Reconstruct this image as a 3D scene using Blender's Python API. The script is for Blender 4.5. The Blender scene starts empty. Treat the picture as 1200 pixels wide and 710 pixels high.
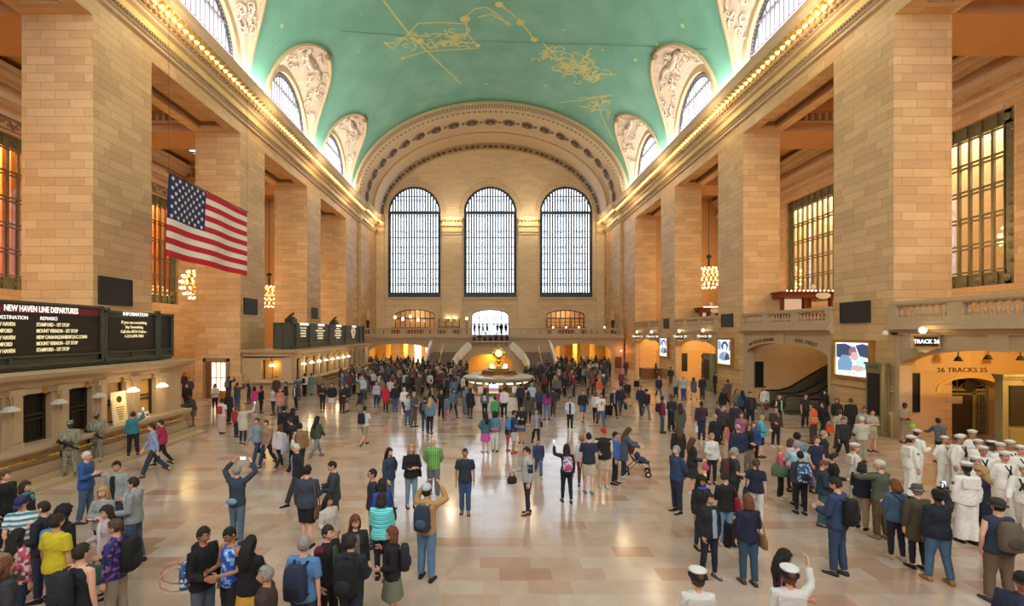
import bpy, math, random
import numpy as np
from math import sin, cos, pi, sqrt, radians, acos, atan2, floor
from mathutils import Vector, Matrix, noise
random.seed(7)
SC = bpy.context.scene
COL = SC.collection
F = 540.0
CAMH = 4.8
def PX(px, Y): return (px - 573.0) * Y / F - 0.2
def PZ(py, Y): return CAMH + (390.0 - py) * Y / F

# ------------------------------------------------------------------ mesh builder
class MB:
    def __init__(s):
        s.v = []; s.f = []; s.m = []; s.mi = 0
    def add(s, vs, fs):
        b = len(s.v); s.v += [tuple(p) for p in vs]
        for q in fs:
            s.f.append(tuple(b + i for i in q)); s.m.append(s.mi)
        return s
    def poly(s, *pts):
        return s.add(pts, [tuple(range(len(pts)))])
    def box(s, x0, x1, y0, y1, z0, z1):
        if x0 > x1: x0, x1 = x1, x0
        if y0 > y1: y0, y1 = y1, y0
        if z0 > z1: z0, z1 = z1, z0
        v = [(x0,y0,z0),(x1,y0,z0),(x1,y1,z0),(x0,y1,z0),(x0,y0,z1),(x1,y0,z1),(x1,y1,z1),(x0,y1,z1)]
        return s.add(v, [(0,3,2,1),(4,5,6,7),(0,1,5,4),(1,2,6,5),(2,3,7,6),(3,0,4,7)])
    def bar(s, a, b, w, h=None, up=(0,0,1)):
        h = h or w; a = Vector(a); b = Vector(b); d = (b-a).normalized(); up = Vector(up)
        if abs(d.dot(up)) > .95: up = Vector((1,0,0))
        r = d.cross(up).normalized(); u = r.cross(d)
        v = []
        for p in (a, b):
            for sx, sy in ((-1,-1),(1,-1),(1,1),(-1,1)):
                v.append(p + r*sx*w/2 + u*sy*h/2)
        return s.add(v, [(0,1,2,3),(7,6,5,4),(0,4,5,1),(1,5,6,2),(2,6,7,3),(3,7,4,0)])
    def tube(s, pts, r, n=8, cap=True, sq=None):
        pts = [Vector(p) for p in pts]; k = len(pts)
        rs = r if isinstance(r, (list, tuple)) else [r]*k
        sq = sq or [(1,1)]*k
        if len(sq) == 2 and not isinstance(sq[0], (tuple, list)): sq = [sq]*k
        v = []; ref = None
        for i, p in enumerate(pts):
            d = (pts[min(i+1,k-1)] - pts[max(i-1,0)]).normalized()
            if ref is None:
                ref = Vector((1,0,0)) if abs(d.x) < .8 else Vector((0,1,0))
            a = (ref - d*ref.dot(d)).normalized(); b = d.cross(a); ref = a
            for j in range(n):
                t = 2*pi*j/n
                v.append(p + a*cos(t)*rs[i]*sq[i][0] + b*sin(t)*rs[i]*sq[i][1])
        f = []
        for i in range(k-1):
            for j in range(n):
                f.append((i*n+j, i*n+(j+1)%n, (i+1)*n+(j+1)%n, (i+1)*n+j))
        if cap:
            f.append(tuple(range(n))[::-1]); f.append(tuple((k-1)*n+j for j in range(n)))
        return s.add(v, f)
    def lathe(s, prof, n=24, o=(0,0,0), a0=0, a1=2*pi):
        full = abs(a1-a0-2*pi) < 1e-6; m = n if full else n+1
        v = []; f = []
        for r, z in prof:
            for j in range(m):
                t = a0 + (a1-a0)*j/n
                v.append((o[0]+r*cos(t), o[1]+r*sin(t), o[2]+z))
        for i in range(len(prof)-1):
            for j in range(n):
                j2 = (j+1) % m
                f.append((i*m+j, i*m+j2, (i+1)*m+j2, (i+1)*m+j))
        return s.add(v, f)
    def sph(s, c, r, n=12, k=8):
        r3 = r if isinstance(r, (tuple, list)) else (r, r, r)
        v = []; f = []
        for i in range(k+1):
            a = pi*i/k
            for j in range(n):
                t = 2*pi*j/n
                v.append((c[0]+r3[0]*sin(a)*cos(t), c[1]+r3[1]*sin(a)*sin(t), c[2]+r3[2]*cos(a)))
        for i in range(k):
            for j in range(n):
                f.append((i*n+j, (i+1)*n+j, (i+1)*n+(j+1)%n, i*n+(j+1)%n))
        return s.add(v, f)
    def grid(s, rows, close=False):
        """rows: list of equally long point lists"""
        n = len(rows[0]); v = [p for r in rows for p in r]; f = []
        for i in range(len(rows)-1):
            for j in range(n-1 if not close else n):
                j2 = (j+1) % n
                f.append((i*n+j, i*n+j2, (i+1)*n+j2, (i+1)*n+j))
        return s.add(v, f)
    def sweep(s, prof, path, mp):
        """profile points (a,b) swept along path parameters through mp(param, a, b)"""
        return s.grid([[mp(t, a, b) for a, b in prof] for t in path])
    def arcade(s, mp, u0, u1, zb, zt, ops, depth, nseg=18, side=True, sill=True):
        """wall face with arched openings. ops: (uc, hw, z0, zspring, zcrown). mp(u,z,d)"""
        us = {u0, u1}
        for (uc, hw, a, sp, cr) in ops:
            for i in range(nseg+1):
                us.add(round(uc - hw*cos(pi*i/nseg), 5))
        if callable(zt):
            for i in range(60): us.add(u0+(u1-u0)*i/59)
        us = sorted(u for u in us if u0-1e-6 <= u <= u1+1e-6)
        ztf = zt if callable(zt) else (lambda u: zt)
        def arch(o, u):
            uc, hw, a, sp, cr = o
            return sp + (cr-sp)*sqrt(max(0, 1-((u-uc)/hw)**2))
        for a, b in zip(us, us[1:]):
            if b-a < 1e-6: continue
            m = (a+b)/2
            act = sorted([o for o in ops if abs(m-o[0]) < o[1]], key=lambda o: o[2])
            lo = (zb, zb)
            for o in act:
                if o[2] > lo[0]+1e-4:
                    s.poly(mp(a,lo[0],0), mp(b,lo[1],0), mp(b,o[2],0), mp(a,o[2],0))
                    if sill: s.poly(mp(a,o[2],0), mp(b,o[2],0), mp(b,o[2],depth), mp(a,o[2],depth))
                lo = (arch(o,a), arch(o,b))
                s.poly(mp(a,lo[0],0), mp(b,lo[1],0), mp(b,lo[1],depth), mp(a,lo[0],depth))
            s.poly(mp(a,lo[0],0), mp(b,lo[1],0), mp(b,ztf(b),0), mp(a,ztf(a),0))
        if side:
            for o in ops:
                for u in (o[0]-o[1], o[0]+o[1]):
                    s.poly(mp(u,o[2],0), mp(u,o[3],0), mp(u,o[3],depth), mp(u,o[2],depth))
        return s
    def build(s, name, mats=None, parent=None, smooth=False, loc=None, rz=0, angle=None):
        me = bpy.data.meshes.new(name)
        me.from_pydata(s.v, [], s.f)
        if mats is None: mats = []
        if not isinstance(mats, (list, tuple)): mats = [mats]
        for m in mats: me.materials.append(m)
        if len(mats) > 1: me.polygons.foreach_set('material_index', s.m)
        if smooth: me.polygons.foreach_set('use_smooth', [True]*len(me.polygons))
        me.validate(); me.update()
        if angle is not None:
            me.shade_smooth() if hasattr(me, 'shade_smooth') else None
            try: me.set_sharp_from_angle(angle=angle)
            except Exception: pass
        o = bpy.data.objects.new(name, me); COL.objects.link(o)
        if parent: o.parent = parent
        if loc: o.location = loc
        if rz: o.rotation_euler.z = rz
        return o
def fix_normals(o):
    import bmesh
    bm = bmesh.new(); bm.from_mesh(o.data); bmesh.ops.recalc_face_normals(bm, faces=bm.faces); bm.to_mesh(o.data); bm.free()
def empty(name, loc=(0,0,0), rz=0):
    o = bpy.data.objects.new(name, None); COL.objects.link(o); o.location = loc; o.rotation_euler.z = rz
    o.empty_display_size = .2
    return o
def tag(o, label=None, cat=None, group=None, kind=None):
    if label: o['label'] = label
    if cat: o['category'] = cat
    if group: o['group'] = group
    if kind: o['kind'] = kind
    return o
def struct(o, label=None):
    o['kind'] = 'structure'
    if label: o['label'] = label
    return o
def kids(o): return [c for c in COL.objects if c.parent == o]
KID = {}
def copy_tree(o, loc=None, rz=None, parent=None):
    ch = KID.get(o.name)
    if ch is None:
        ch = KID[o.name] = list(o.children)
    c = o.copy(); COL.objects.link(c)
    if parent: c.parent = parent
    if loc is not None: c.location = loc
    if rz is not None: c.rotation_euler.z = rz
    for k in ch: copy_tree(k, parent=c)
    return c
TMPS = []
def eval_dg():
    with bpy.context.temp_override(scene=TMPS[0], view_layer=TMPS[0].view_layers[0]):
        return bpy.context.evaluated_depsgraph_get()
def tmp_scene():
    if not TMPS: TMPS.append(bpy.data.scenes.new('tmp'))
    return TMPS[0]
def text(name, s, size, mat, parent=None, mw=None, depth=.01, align='CENTER', sx=1.0, bold=0.0):
    """lettering as a mesh. mw: 4x4 matrix placing the text's xy-plane"""
    cu = bpy.data.curves.new(name, 'FONT'); cu.body = s; cu.size = size; cu.extrude = depth; cu.align_x = align; cu.align_y = 'CENTER'
    cu.resolution_u = 2; cu.offset = bold
    t = bpy.data.objects.new(name, cu); TS_ = tmp_scene(); TS_.collection.objects.link(t)
    dg = eval_dg()
    me = bpy.data.meshes.new_from_object(t.evaluated_get(dg))
    bpy.data.objects.remove(t)
    me.materials.clear(); me.materials.append(mat)
    if sx != 1.0: me.transform(Matrix.Diagonal((sx,1,1,1)))
    if mw is not None: me.transform(mw)
    o = bpy.data.objects.new(name, me); COL.objects.link(o)
    if parent: o.parent = parent
    return o
def MX_camface(x, y, z):   # plane facing -Y, text x to +X, text y to +Z
    return Matrix(((1,0,0,x),(0,0,-1,y),(0,1,0,z),(0,0,0,1)))
def MX_right(x, y, z):     # on a plane facing -X (right wall seen from the hall): text x towards -Y
    return Matrix(((0,0,-1,x),(-1,0,0,y),(0,1,0,z),(0,0,0,1)))
def MX_left(x, y, z):      # on a plane facing +X : text x towards +Y
    return Matrix(((0,0,1,x),(1,0,0,y),(0,1,0,z),(0,0,0,1)))

# ------------------------------------------------------------------ materials
def lin(c):
    return tuple(((x/255)/12.92 if x/255 <= .04045 else ((x/255+.055)/1.055)**2.4) for x in c)
def rgb(r, g, b): return lin((r, g, b)) + (1,)
MATS = {}
def nt(name):
    m = bpy.data.materials.new(name); m.use_nodes = True
    t = m.node_tree; b = t.nodes['Principled BSDF']
    return m, t, b
def plain(name, col, rough=.6, metal=0, noise_amt=0, nscale=8, bump=0, spec=None, sheen=0):
    if name in MATS: return MATS[name]
    m, t, b = nt(name)
    b.inputs['Base Color'].default_value = col; b.inputs['Roughness'].default_value = rough; b.inputs['Metallic'].default_value = metal
    if spec is not None: b.inputs['Specular IOR Level'].default_value = spec
    if noise_amt or bump:
        tc = t.nodes.new('ShaderNodeTexCoord'); n = t.nodes.new('ShaderNodeTexNoise'); n.inputs['Scale'].default_value = nscale; n.inputs['Detail'].default_value = 4
        t.links.new(tc.outputs['Object'], n.inputs['Vector'])
        if noise_amt:
            mx = t.nodes.new('ShaderNodeMix'); mx.data_type = 'RGBA'
            mx.inputs[6].default_value = tuple(c*(1-noise_amt) for c in col[:3])+(1,)
            mx.inputs[7].default_value = tuple(min(1,c*(1+noise_amt)) for c in col[:3])+(1,)
            t.links.new(n.outputs['Fac'], mx.inputs[0]); t.links.new(mx.outputs[2], b.inputs['Base Color'])
        if bump:
            bp = t.nodes.new('ShaderNodeBump'); bp.inputs['Strength'].default_value = bump; bp.inputs['Distance'].default_value = .02
            t.links.new(n.outputs['Fac'], bp.inputs['Height']); t.links.new(bp.outputs[0], b.inputs['Normal'])
    MATS[name] = m
    return m
def emit(name, col, strength, sample=False):
    if name in MATS: return MATS[name]
    m, t, b = nt(name)
    b.inputs['Base Color'].default_value = (0,0,0,1)
    b.inputs['Emission Color'].default_value = col; b.inputs['Emission Strength'].default_value = strength
    if not sample: m.cycles.emission_sampling = 'NONE'
    MATS[name] = m
    return m
def stone(name, c1, c2, mortar, bw=1.0, bh=.37, rough=.55, contrast=.35, msize=.012, soft=.5):
    m, t, b = nt(name)
    N = t.nodes.new; L = t.links.new
    g = N('ShaderNodeNewGeometry'); sp = N('ShaderNodeSeparateXYZ'); sn = N('ShaderNodeSeparateXYZ')
    L(g.outputs['Position'], sp.inputs[0]); L(g.outputs['True Normal'], sn.inputs[0])
    def M(op, a, b_=None, c=None):
        n = N('ShaderNodeMath'); n.operation = op
        for i, x in enumerate((a, b_, c)):
            if x is None: continue
            if isinstance(x, (int, float)): n.inputs[i].default_value = x
            else: L(x, n.inputs[i])
        return n.outputs[0]
    ax = M('GREATER_THAN', M('ABSOLUTE', sn.outputs[0]), .6)
    az = M('GREATER_THAN', M('ABSOLUTE', sn.outputs[2]), .7)
    def mixf(f, a, b_): return M('ADD', M('MULTIPLY', a, M('SUBTRACT', 1.0, f)), M('MULTIPLY', b_, f))
    u = mixf(ax, sp.outputs[0], sp.outputs[1])
    v = mixf(az, sp.outputs[2], sp.outputs[1])
    cb = N('ShaderNodeCombineXYZ'); L(u, cb.inputs[0]); L(v, cb.inputs[1])
    br = N('ShaderNodeTexBrick'); L(cb.outputs[0], br.inputs['Vector'])
    br.inputs['Color1'].default_value = c1; br.inputs['Color2'].default_value = c2; br.inputs['Mortar'].default_value = mortar
    br.inputs['Scale'].default_value = 1; br.inputs['Mortar Size'].default_value = msize; br.inputs['Mortar Smooth'].default_value = .3
    br.inputs['Brick Width'].default_value = bw; br.inputs['Row Height'].default_value = bh; br.offset = .5
    br.squash = 1.25; br.squash_frequency = 3; br.inputs['Bias'].default_value = -.1
    n1 = N('ShaderNodeTexNoise'); n1.inputs['Scale'].default_value = .35; n1.inputs['Detail'].default_value = 3; L(g.outputs['Position'], n1.inputs['Vector'])
    n2 = N('ShaderNodeTexNoise'); n2.inputs['Scale'].default_value = 6; n2.inputs['Detail'].default_value = 6; L(g.outputs['Position'], n2.inputs['Vector'])
    val = M('ADD', M('MULTIPLY', n1.outputs[0], contrast), M('MULTIPLY', n2.outputs[0], contrast*.5))
    val = M('ADD', val, 1-contrast*.75)
    hs = N('ShaderNodeHueSaturation'); L(br.outputs[0], hs.inputs['Color']); L(val, hs.inputs['Value'])
    L(hs.outputs[0], b.inputs['Base Color'])
    b.inputs['Roughness'].default_value = rough
    bp = N('ShaderNodeBump'); bp.inputs['Strength'].default_value = soft; bp.inputs['Distance'].default_value = .015
    L(M('SUBTRACT', M('MULTIPLY', n2.outputs[0], .3), br.outputs['Fac']), bp.inputs['Height']); L(bp.outputs[0], b.inputs['Normal'])
    MATS[name] = m
    return m
M_WALL = stone('limestone_blocks', rgb(218,180,132), rgb(196,156,110), rgb(160,124,86), 1.35, .40, msize=.010)
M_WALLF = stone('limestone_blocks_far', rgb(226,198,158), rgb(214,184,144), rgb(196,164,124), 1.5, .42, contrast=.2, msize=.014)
M_BASE = stone('botticino_base', rgb(196,164,128), rgb(184,150,114), rgb(150,120,90), 2.4, 1.2, rough=.4, contrast=.3, msize=.008)
M_TRIM = plain('carved_limestone', rgb(205,178,140), .6, noise_amt=.12, nscale=3, bump=.3)
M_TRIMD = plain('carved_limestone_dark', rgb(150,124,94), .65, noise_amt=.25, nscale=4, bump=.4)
M_TRIMG = plain('grey_tan_stone', rgb(188,162,130), .5, noise_amt=.12, nscale=5, bump=.2)
M_FRIEZE = plain('lamplit_frieze_stone', rgb(226,196,128), .5, noise_amt=.1, nscale=3)  # glow of the cornice lamps put into the stone's yellow colour
M_SHELL = plain('white_plaster_relief', rgb(212,196,176), .6, noise_amt=.2, nscale=2.5, bump=.5)
M_ORN = plain('brown_ornament', rgb(142,114,88), .6, noise_amt=.3, nscale=5)
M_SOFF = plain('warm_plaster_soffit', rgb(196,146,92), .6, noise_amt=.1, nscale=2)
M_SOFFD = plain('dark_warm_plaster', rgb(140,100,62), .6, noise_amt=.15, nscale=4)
M_BRONZE = plain('dark_bronze', rgb(62,62,52), .4, .5, noise_amt=.2)
M_BRONZEL = plain('green_bronze', rgb(116,110,80), .5, .3, noise_amt=.25, nscale=12)
M_FRAME = plain('window_iron', rgb(58,66,74), .5, .2)
M_OLIVE = plain('olive_painted_steel', rgb(128,120,84), .45, noise_amt=.05)
M_BOARD = plain('board_frame_grey_green', rgb(78,80,68), .45, .2)
M_BLACK = plain('black_panel', rgb(30,30,30), .35)
M_VENT = plain('speaker_grille_black', rgb(42,40,38), .6)
M_BRASS = plain('brass', rgb(222,176,84), .25, .9)
M_GOLD = plain('gold_leaf', rgb(236,190,90), .35, .6)
M_WOOD = plain('brown_wood', rgb(120,78,42), .4, noise_amt=.2)
M_MAHOG = plain('mahogany', rgb(124,52,26), .4, noise_amt=.2)
M_WHITE = plain('white_marble', rgb(222,216,204), .3, noise_amt=.05)
M_STEP = plain('brown_stair_stone', rgb(128,104,92), .5, noise_amt=.1)
M_YEL = plain('warm_yellow_plaster', rgb(226,186,104), .6, noise_amt=.05)
M_TILE = plain('tan_marble_panel', rgb(206,170,124), .35, noise_amt=.12, nscale=2)
M_BULB = emit('bulb_warm', (1,.72,.28,1), 9)
M_BULBG = emit('bulb_gold', (1,.62,.14,1), 4.5)
M_WARMLIT = emit('lamp_shade_lit', (1,.83,.55,1), 5)
M_LED = emit('led_text_amber', (1,.80,.42,1), .8)
M_LEDW = emit('lit_sign_white', (1,.93,.80,1), 1.0)

def floor_mat():
    m, t, b = nt('tennessee_marble_floor'); N = t.nodes.new; L = t.links.new
    g = N('ShaderNodeNewGeometry')
    br = N('ShaderNodeTexBrick'); L(g.outputs['Position'], br.inputs['Vector'])
    br.inputs['Scale'].default_value = 1; br.inputs['Brick Width'].default_value = 1.05; br.inputs['Row Height'].default_value = .47
    br.inputs['Mortar Size'].default_value = .004; br.inputs['Mortar Smooth'].default_value = .2
    br.inputs['Color1'].default_value = (0,0,0,1); br.inputs['Color2'].default_value = (1,1,1,1); br.inputs['Mortar'].default_value = (.42,.42,.42,1)
    br.offset = .37; br.offset_frequency = 2; br.squash = .8; br.squash_frequency = 3
    rp = N('ShaderNodeValToRGB'); e = rp.color_ramp.elements
    e[0].position = 0; e[0].color = rgb(176,138,120); e[1].position = 1; e[1].color = rgb(196,176,162)
    for p, c in ((.10, rgb(184,150,132)), (.2, rgb(190,166,150)), (.5, rgb(195,172,159)), (.7, rgb(188,160,144)), (.9, rgb(200,182,170))):
        x = e.new(p); x.color = c
    L(br.outputs[0], rp.inputs[0])
    n = N('ShaderNodeTexNoise'); n.inputs['Scale'].default_value = 1.6; n.inputs['Detail'].default_value = 8; n.inputs['Distortion'].default_value = 1.2
    L(g.outputs['Position'], n.inputs['Vector'])
    n2 = N('ShaderNodeTexNoise'); n2.inputs['Scale'].default_value = .25; n2.inputs['Detail'].default_value = 4
    L(g.outputs['Position'], n2.inputs['Vector'])
    ad = N('ShaderNodeMath'); ad.operation = 'MULTIPLY_ADD'; L(n.outputs[0], ad.inputs[0]); ad.inputs[1].default_value = .35; ad.inputs[2].default_value = .83
    hs = N('ShaderNodeHueSaturation'); L(rp.outputs[0], hs.inputs['Color']); L(ad.outputs[0], hs.inputs['Value'])
    L(hs.outputs[0], b.inputs['Base Color'])
    ra = N('ShaderNodeMath'); ra.operation = 'MULTIPLY_ADD'; L(n2.outputs[0], ra.inputs[0]); ra.inputs[1].default_value = .14; ra.inputs[2].default_value = .07
    L(ra.outputs[0], b.inputs['Roughness'])
    b.inputs['Specular IOR Level'].default_value = 1.0
    return m
M_FLOOR = floor_mat()
def ceil_mat():
    m, t, b = nt('turquoise_painted_vault'); N = t.nodes.new; L = t.links.new
    g = N('ShaderNodeNewGeometry')
    n = N('ShaderNodeTexNoise'); n.inputs['Scale'].default_value = .35; n.inputs['Detail'].default_value = 7; L(g.outputs['Position'], n.inputs['Vector'])
    rp = N('ShaderNodeValToRGB'); e = rp.color_ramp.elements
    e[0].position = .3; e[0].color = rgb(108,168,146); e[1].position = .7; e[1].color = rgb(130,188,168)
    L(n.outputs[0], rp.inputs[0])
    vo = N('ShaderNodeTexVoronoi'); vo.inputs['Scale'].default_value = .75; L(g.outputs['Position'], vo.inputs['Vector'])
    lt = N('ShaderNodeMath'); lt.operation = 'LESS_THAN'; lt.inputs[1].default_value = .055; L(vo.outputs['Distance'], lt.inputs[0])
    mx = N('ShaderNodeMix'); mx.data_type = 'RGBA'; L(lt.outputs[0], mx.inputs[0]); L(rp.outputs[0], mx.inputs[6]); mx.inputs[7].default_value = rgb(190,205,140)
    L(mx.outputs[2], b.inputs['Base Color']); b.inputs['Roughness'].default_value = .55
    return m
M_VAULT = ceil_mat()
def glass_mat(name, tint=(.9,.95,1,1), trans=.75, rough=.05):
    m = bpy.data.materials.new(name); m.use_nodes = True; t = m.node_tree
    for n in list(t.nodes): t.nodes.remove(n)
    N = t.nodes.new; L = t.links.new
    o = N('ShaderNodeOutputMaterial'); tr = N('ShaderNodeBsdfTransparent'); tr.inputs[0].default_value = tint
    gl = N('ShaderNodeBsdfGlossy'); gl.inputs['Roughness'].default_value = rough; gl.inputs['Color'].default_value = (.8,.8,.8,1)
    fr = N('ShaderNodeLayerWeight'); fr.inputs[0].default_value = .35
    mp = N('ShaderNodeMath'); mp.operation = 'MULTIPLY_ADD'; L(fr.outputs['Fresnel'], mp.inputs[0]); mp.inputs[1].default_value = .55; mp.inputs[2].default_value = (1-trans)*.3
    mx = N('ShaderNodeMixShader'); L(mp.outputs[0], mx.inputs[0]); L(tr.outputs[0], mx.inputs[1]); L(gl.outputs[0], mx.inputs[2]); L(mx.outputs[0], o.inputs[0])
    MATS[name] = m
    return m
M_GLASS = glass_mat('window_glass')
M_GLASSW = glass_mat('warm_window_glass', (1,.9,.75,1), .6)
M_GLASSF = None
def frosted():
    m = bpy.data.materials.new('frosted_daylight_glass'); m.use_nodes = True; t = m.node_tree
    for n in list(t.nodes): t.nodes.remove(n)
    N = t.nodes.new; L = t.links.new
    o = N('ShaderNodeOutputMaterial'); tr = N('ShaderNodeBsdfTransparent'); tr.inputs[0].default_value = (.95,.97,1,1)
    tl = N('ShaderNodeBsdfTranslucent'); tl.inputs[0].default_value = (.92,.95,1,1)
    mx = N('ShaderNodeMixShader'); mx.inputs[0].default_value = .35; L(tr.outputs[0], mx.inputs[1]); L(tl.outputs[0], mx.inputs[2]); L(mx.outputs[0], o.inputs[0])
    return m
M_GLASSF = frosted()
def area(name, loc, rot, sx, sy, power, col=(1,1,1)):
    l = bpy.data.lights.new(name, 'AREA'); l.shape = 'RECTANGLE'; l.size = sx; l.size_y = sy; l.energy = power; l.color = col
    o = bpy.data.objects.new(name, l); COL.objects.link(o); o.location = loc; o.rotation_euler = rot; return o
def point(name, loc, power, col, r=.1):
    l = bpy.data.lights.new(name, 'POINT'); l.energy = power; l.color = col; l.shadow_soft_size = r
    o = bpy.data.objects.new(name, l); COL.objects.link(o); o.location = loc; return o
# ------------------------------------------------------------------ hall shell
HX = 18.5
YW = 72.7
PIERS = [(8.7,12.4),(21.3,25.0),(33.9,37.6),(46.4,50.1),(59.0,72.7)]
BAYS = [(-3.6,8.7),(12.4,21.3),(25.0,33.9),(37.6,46.4),(50.1,59.0)]
BC = [16.85,29.45,42.0,54.55]
XO = {-1: 31.0, 1: 29.2}
Z0, VA, VB = 23.0, 18.3, 12.5
mb = MB(); mb.poly((-34,-4,0),(34,-4,0),(34,84,0),(-34,84,0))
struct(mb.build('floor', M_FLOOR))

def CORN(o0=0):
    return [(0,20.3),(.2,20.36),(.2,20.5),(.34,20.56),(.34,20.72),(.14,20.8),(.06,20.95),(.06,21.5),(.3,21.58),(.34,21.7),(.5,21.74),
            (.55,21.9),(.55,22.32),(1.12,22.42),(1.14,22.55),(1.25,22.75),(1.3,22.98),(1.3,23.03),(0,23.08)]
PD = {-1: 3.3, 1: 2.7}
def build_side(s):
    nm = 'left' if s < 0 else 'right'
    w = MB()
    for (a, b) in PIERS:
        w.box(s*HX, s*(HX+PD[s]), a, b, 0, 19.5)
    w.box(s*HX, s*(HX+PD[s]), -4, YW, 19.95, 23.0)                   # entablature
    w.box(s*(HX-.35), s*HX, 64.6, YW, 0, 20.3)                      # corner projection
    w.box(s*(HX-.6), s*HX, 70.6, YW, 0, 20.3)
    struct(w.build('wall_'+nm, M_WALL))
    sf = MB(); sd = MB()
    for (a, b) in BAYS:
        x0, x1 = HX, HX+PD[s]
        for (p, q, r, t) in ((x0,x0+.75,a,b),(x1-.75,x1,a,b),(x0+.75,x1-.75,a,a+.75),(x0+.75,x1-.75,b-.75,b)):
            sf.box(s*p, s*q, r, t, 19.5, 19.95)
        x0 += .75; x1 -= .75; a += .75; b -= .75
        for (p, q, r, t) in ((x0,x0+.14,a,b),(x1-.14,x1,a,b),(x0+.14,x1-.14,a,a+.14),(x0+.14,x1-.14,b-.14,b)):
            sd.box(s*p, s*q, r, t, 19.7, 19.95)
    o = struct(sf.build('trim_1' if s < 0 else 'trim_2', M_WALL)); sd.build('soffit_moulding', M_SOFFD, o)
    for (a, b) in PIERS:   # frieze blocks over piers read as one wall: closing pieces
        pass
    fr = MB()
    for (a, b) in PIERS[:-1]: fr.box(s*HX, s*(HX+PD[s]), a, b, 19.5, 19.95)
    fr.box(s*(HX), s*(HX+PD[s]), 59.0, YW, 19.5, 19.95)
    fr.build('pier_top', M_WALL, o)
    # cornice swept along the hall, breaking forward near the west corner
    path = [-4] + [i for i in range(0, 64, 2)] + [64.1, 64.6, 66, 70.1, 70.6, YW]
    def off(y): return .35 if y >= 64.6 and y < 70.6 else (.6 if y >= 70.6 else 0)
    c = MB()
    c.sweep(CORN(), path, lambda t, a, b: (s*(HX - a - off(t)), t, b))
    co = struct(c.build('trim_3' if s < 0 else 'trim_4', M_TRIM), None)
    g = MB(); g.sweep([(.065,20.97),(.065,21.48)], path, lambda t, a, b: (s*(HX - a - off(t)), t, b)); g.build('lamplit_frieze', M_FRIEZE, co)
    g = MB(); g.sweep([(-.001,19.4),(.003,19.4),(.003,20.3)], path, lambda t, a, b: (s*(HX - a - off(t)), t, b)); 
    d = MB()
    for i in range(340):
        y = 8 + i*.19
        if y > 72: break
        f_ = off(y)
        d.box(s*(HX-.2-f_), s*(HX-.42-f_), y, y+.1, 20.62, 20.8)
        if i % 2 == 0: d.box(s*(HX-.5-f_), s*(HX-.66-f_), y, y+.2, 21.76, 21.92)
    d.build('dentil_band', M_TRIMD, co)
    d = MB()
    for i in range(126):                                        # leaf brackets between the lamps
        y = 9.25 + i*.5
        if y > 72.2: break
        f_ = off(y)
        d.add([(s*(HX-.55-f_),y-.05,22.32),(s*(HX-.55-f_),y+.05,22.32),(s*(HX-1.1-f_),y+.08,22.42),(s*(HX-1.1-f_),y-.08,22.42),
               (s*(HX-.55-f_),y-.05,21.9),(s*(HX-.55-f_),y+.05,21.9),(s*(HX-.8-f_),y+.08,22.12),(s*(HX-.8-f_),y-.08,22.12)],
              [(0,1,2,3),(4,5,6,7),(0,4,7,3),(1,5,6,2),(3,2,6,7)])
    d.build('leaf_bracket_band', M_TRIM, co)
    # aisle
    xo = XO[s]
    a = MB()
    ops = [(c_, 3.65, 7.6, 17.6, 17.6) for c_ in BC]
    low = []
    a.arcade(lambda u, z, d_: (s*(xo+d_), u, z), -4, YW, 0, 22, ops + low, .7)
    struct(a.build('wall_aisle_'+nm, M_WALL))
    a = MB()
    for (p, q) in PIERS[:-1]: 
        a.box(s*(HX+PD[s]), s*xo, p+.3, q-.3, 19.7, 22)
    a.box(s*(HX+PD[s]), s*(xo), 59.0, 59.4, 0, 22)
    t_ = struct(a.build('trim_5' if s < 0 else 'trim_6', M_SOFF))
    d = MB()
    for (p, q) in PIERS[:-1]:
        for yy in (p+.3, q-.3):
            sg = -1 if yy < (p+q)/2 else 1
            for (z1, z2, o_) in ((19.7,19.95,.1),(20.3,20.45,.16),(21.3,21.6,.3),(21.6,22,.5)):
                d.box(s*(HX+PD[s]), s*xo, yy, yy+sg*o_, z1, z2)
    d.build('beam_moulding', M_SOFF, t_)
    d = MB()
    for (p, q) in PIERS[:-1]:
        yy = p+.3
        n = int((xo-HX-3.3)/.5)
        for i in range(n):
            x = HX+3.5+i*.5
            d.box(s*x, s*(x+.22), yy-.06, yy, 20.6, 21.1)
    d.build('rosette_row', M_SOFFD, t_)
    d = MB()   # inner and outer aisle cornices
    for (z1, z2, o_) in ((18.6,18.9,.12),(19.3,19.5,.25),(19.5,19.9,.45),(20.6,20.9,.3),(20.9,21.3,.7),(21.3,21.5,1.0)):
        d.box(s*xo, s*(xo-o_), -4, 59, z1, z2)
    d.build('aisle_cornice', M_TRIM, t_)
    # ceiling with skylights
    c = MB(); fr = MB(); gl = MB()
    xm0, xm1 = HX+5.4, xo-2.2
    ys = [-4]
    for c_ in BC: ys += [c_-2.9, c_+2.9]
    ys.append(59.2)
    for i in range(0, len(ys), 2): c.box(s*(HX+PD[s]), s*xo, ys[i], ys[i+1], 22, 22.3)
    for c_ in BC:
        for (p, q) in ((HX+PD[s], xm0), (xm1, xo)): c.box(s*p, s*q, c_-2.9, c_+2.9, 22, 22.3)
        for i in range(9): 
            y = c_-2.9+i*5.8/8; fr.box(s*xm0, s*xm1, y-.05, y+.05, 22.05, 22.2)
        for i in range(6):
            x = xm0+(xm1-xm0)*i/5; fr.box(s*(x-.05), s*(x+.05), c_-2.9, c_+2.9, 22.05, 22.2)
        gl.poly((s*xm0,c_-2.9,22.12),(s*xm1,c_-2.9,22.12),(s*xm1,c_+2.9,22.12),(s*xm0,c_+2.9,22.12))
    cc = struct(c.build('ceiling_aisle_'+nm, M_SOFF)); fr.build('skylight_bars', M_BRONZE, cc); gl.build('skylight_glass', M_GLASSF, cc)
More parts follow.
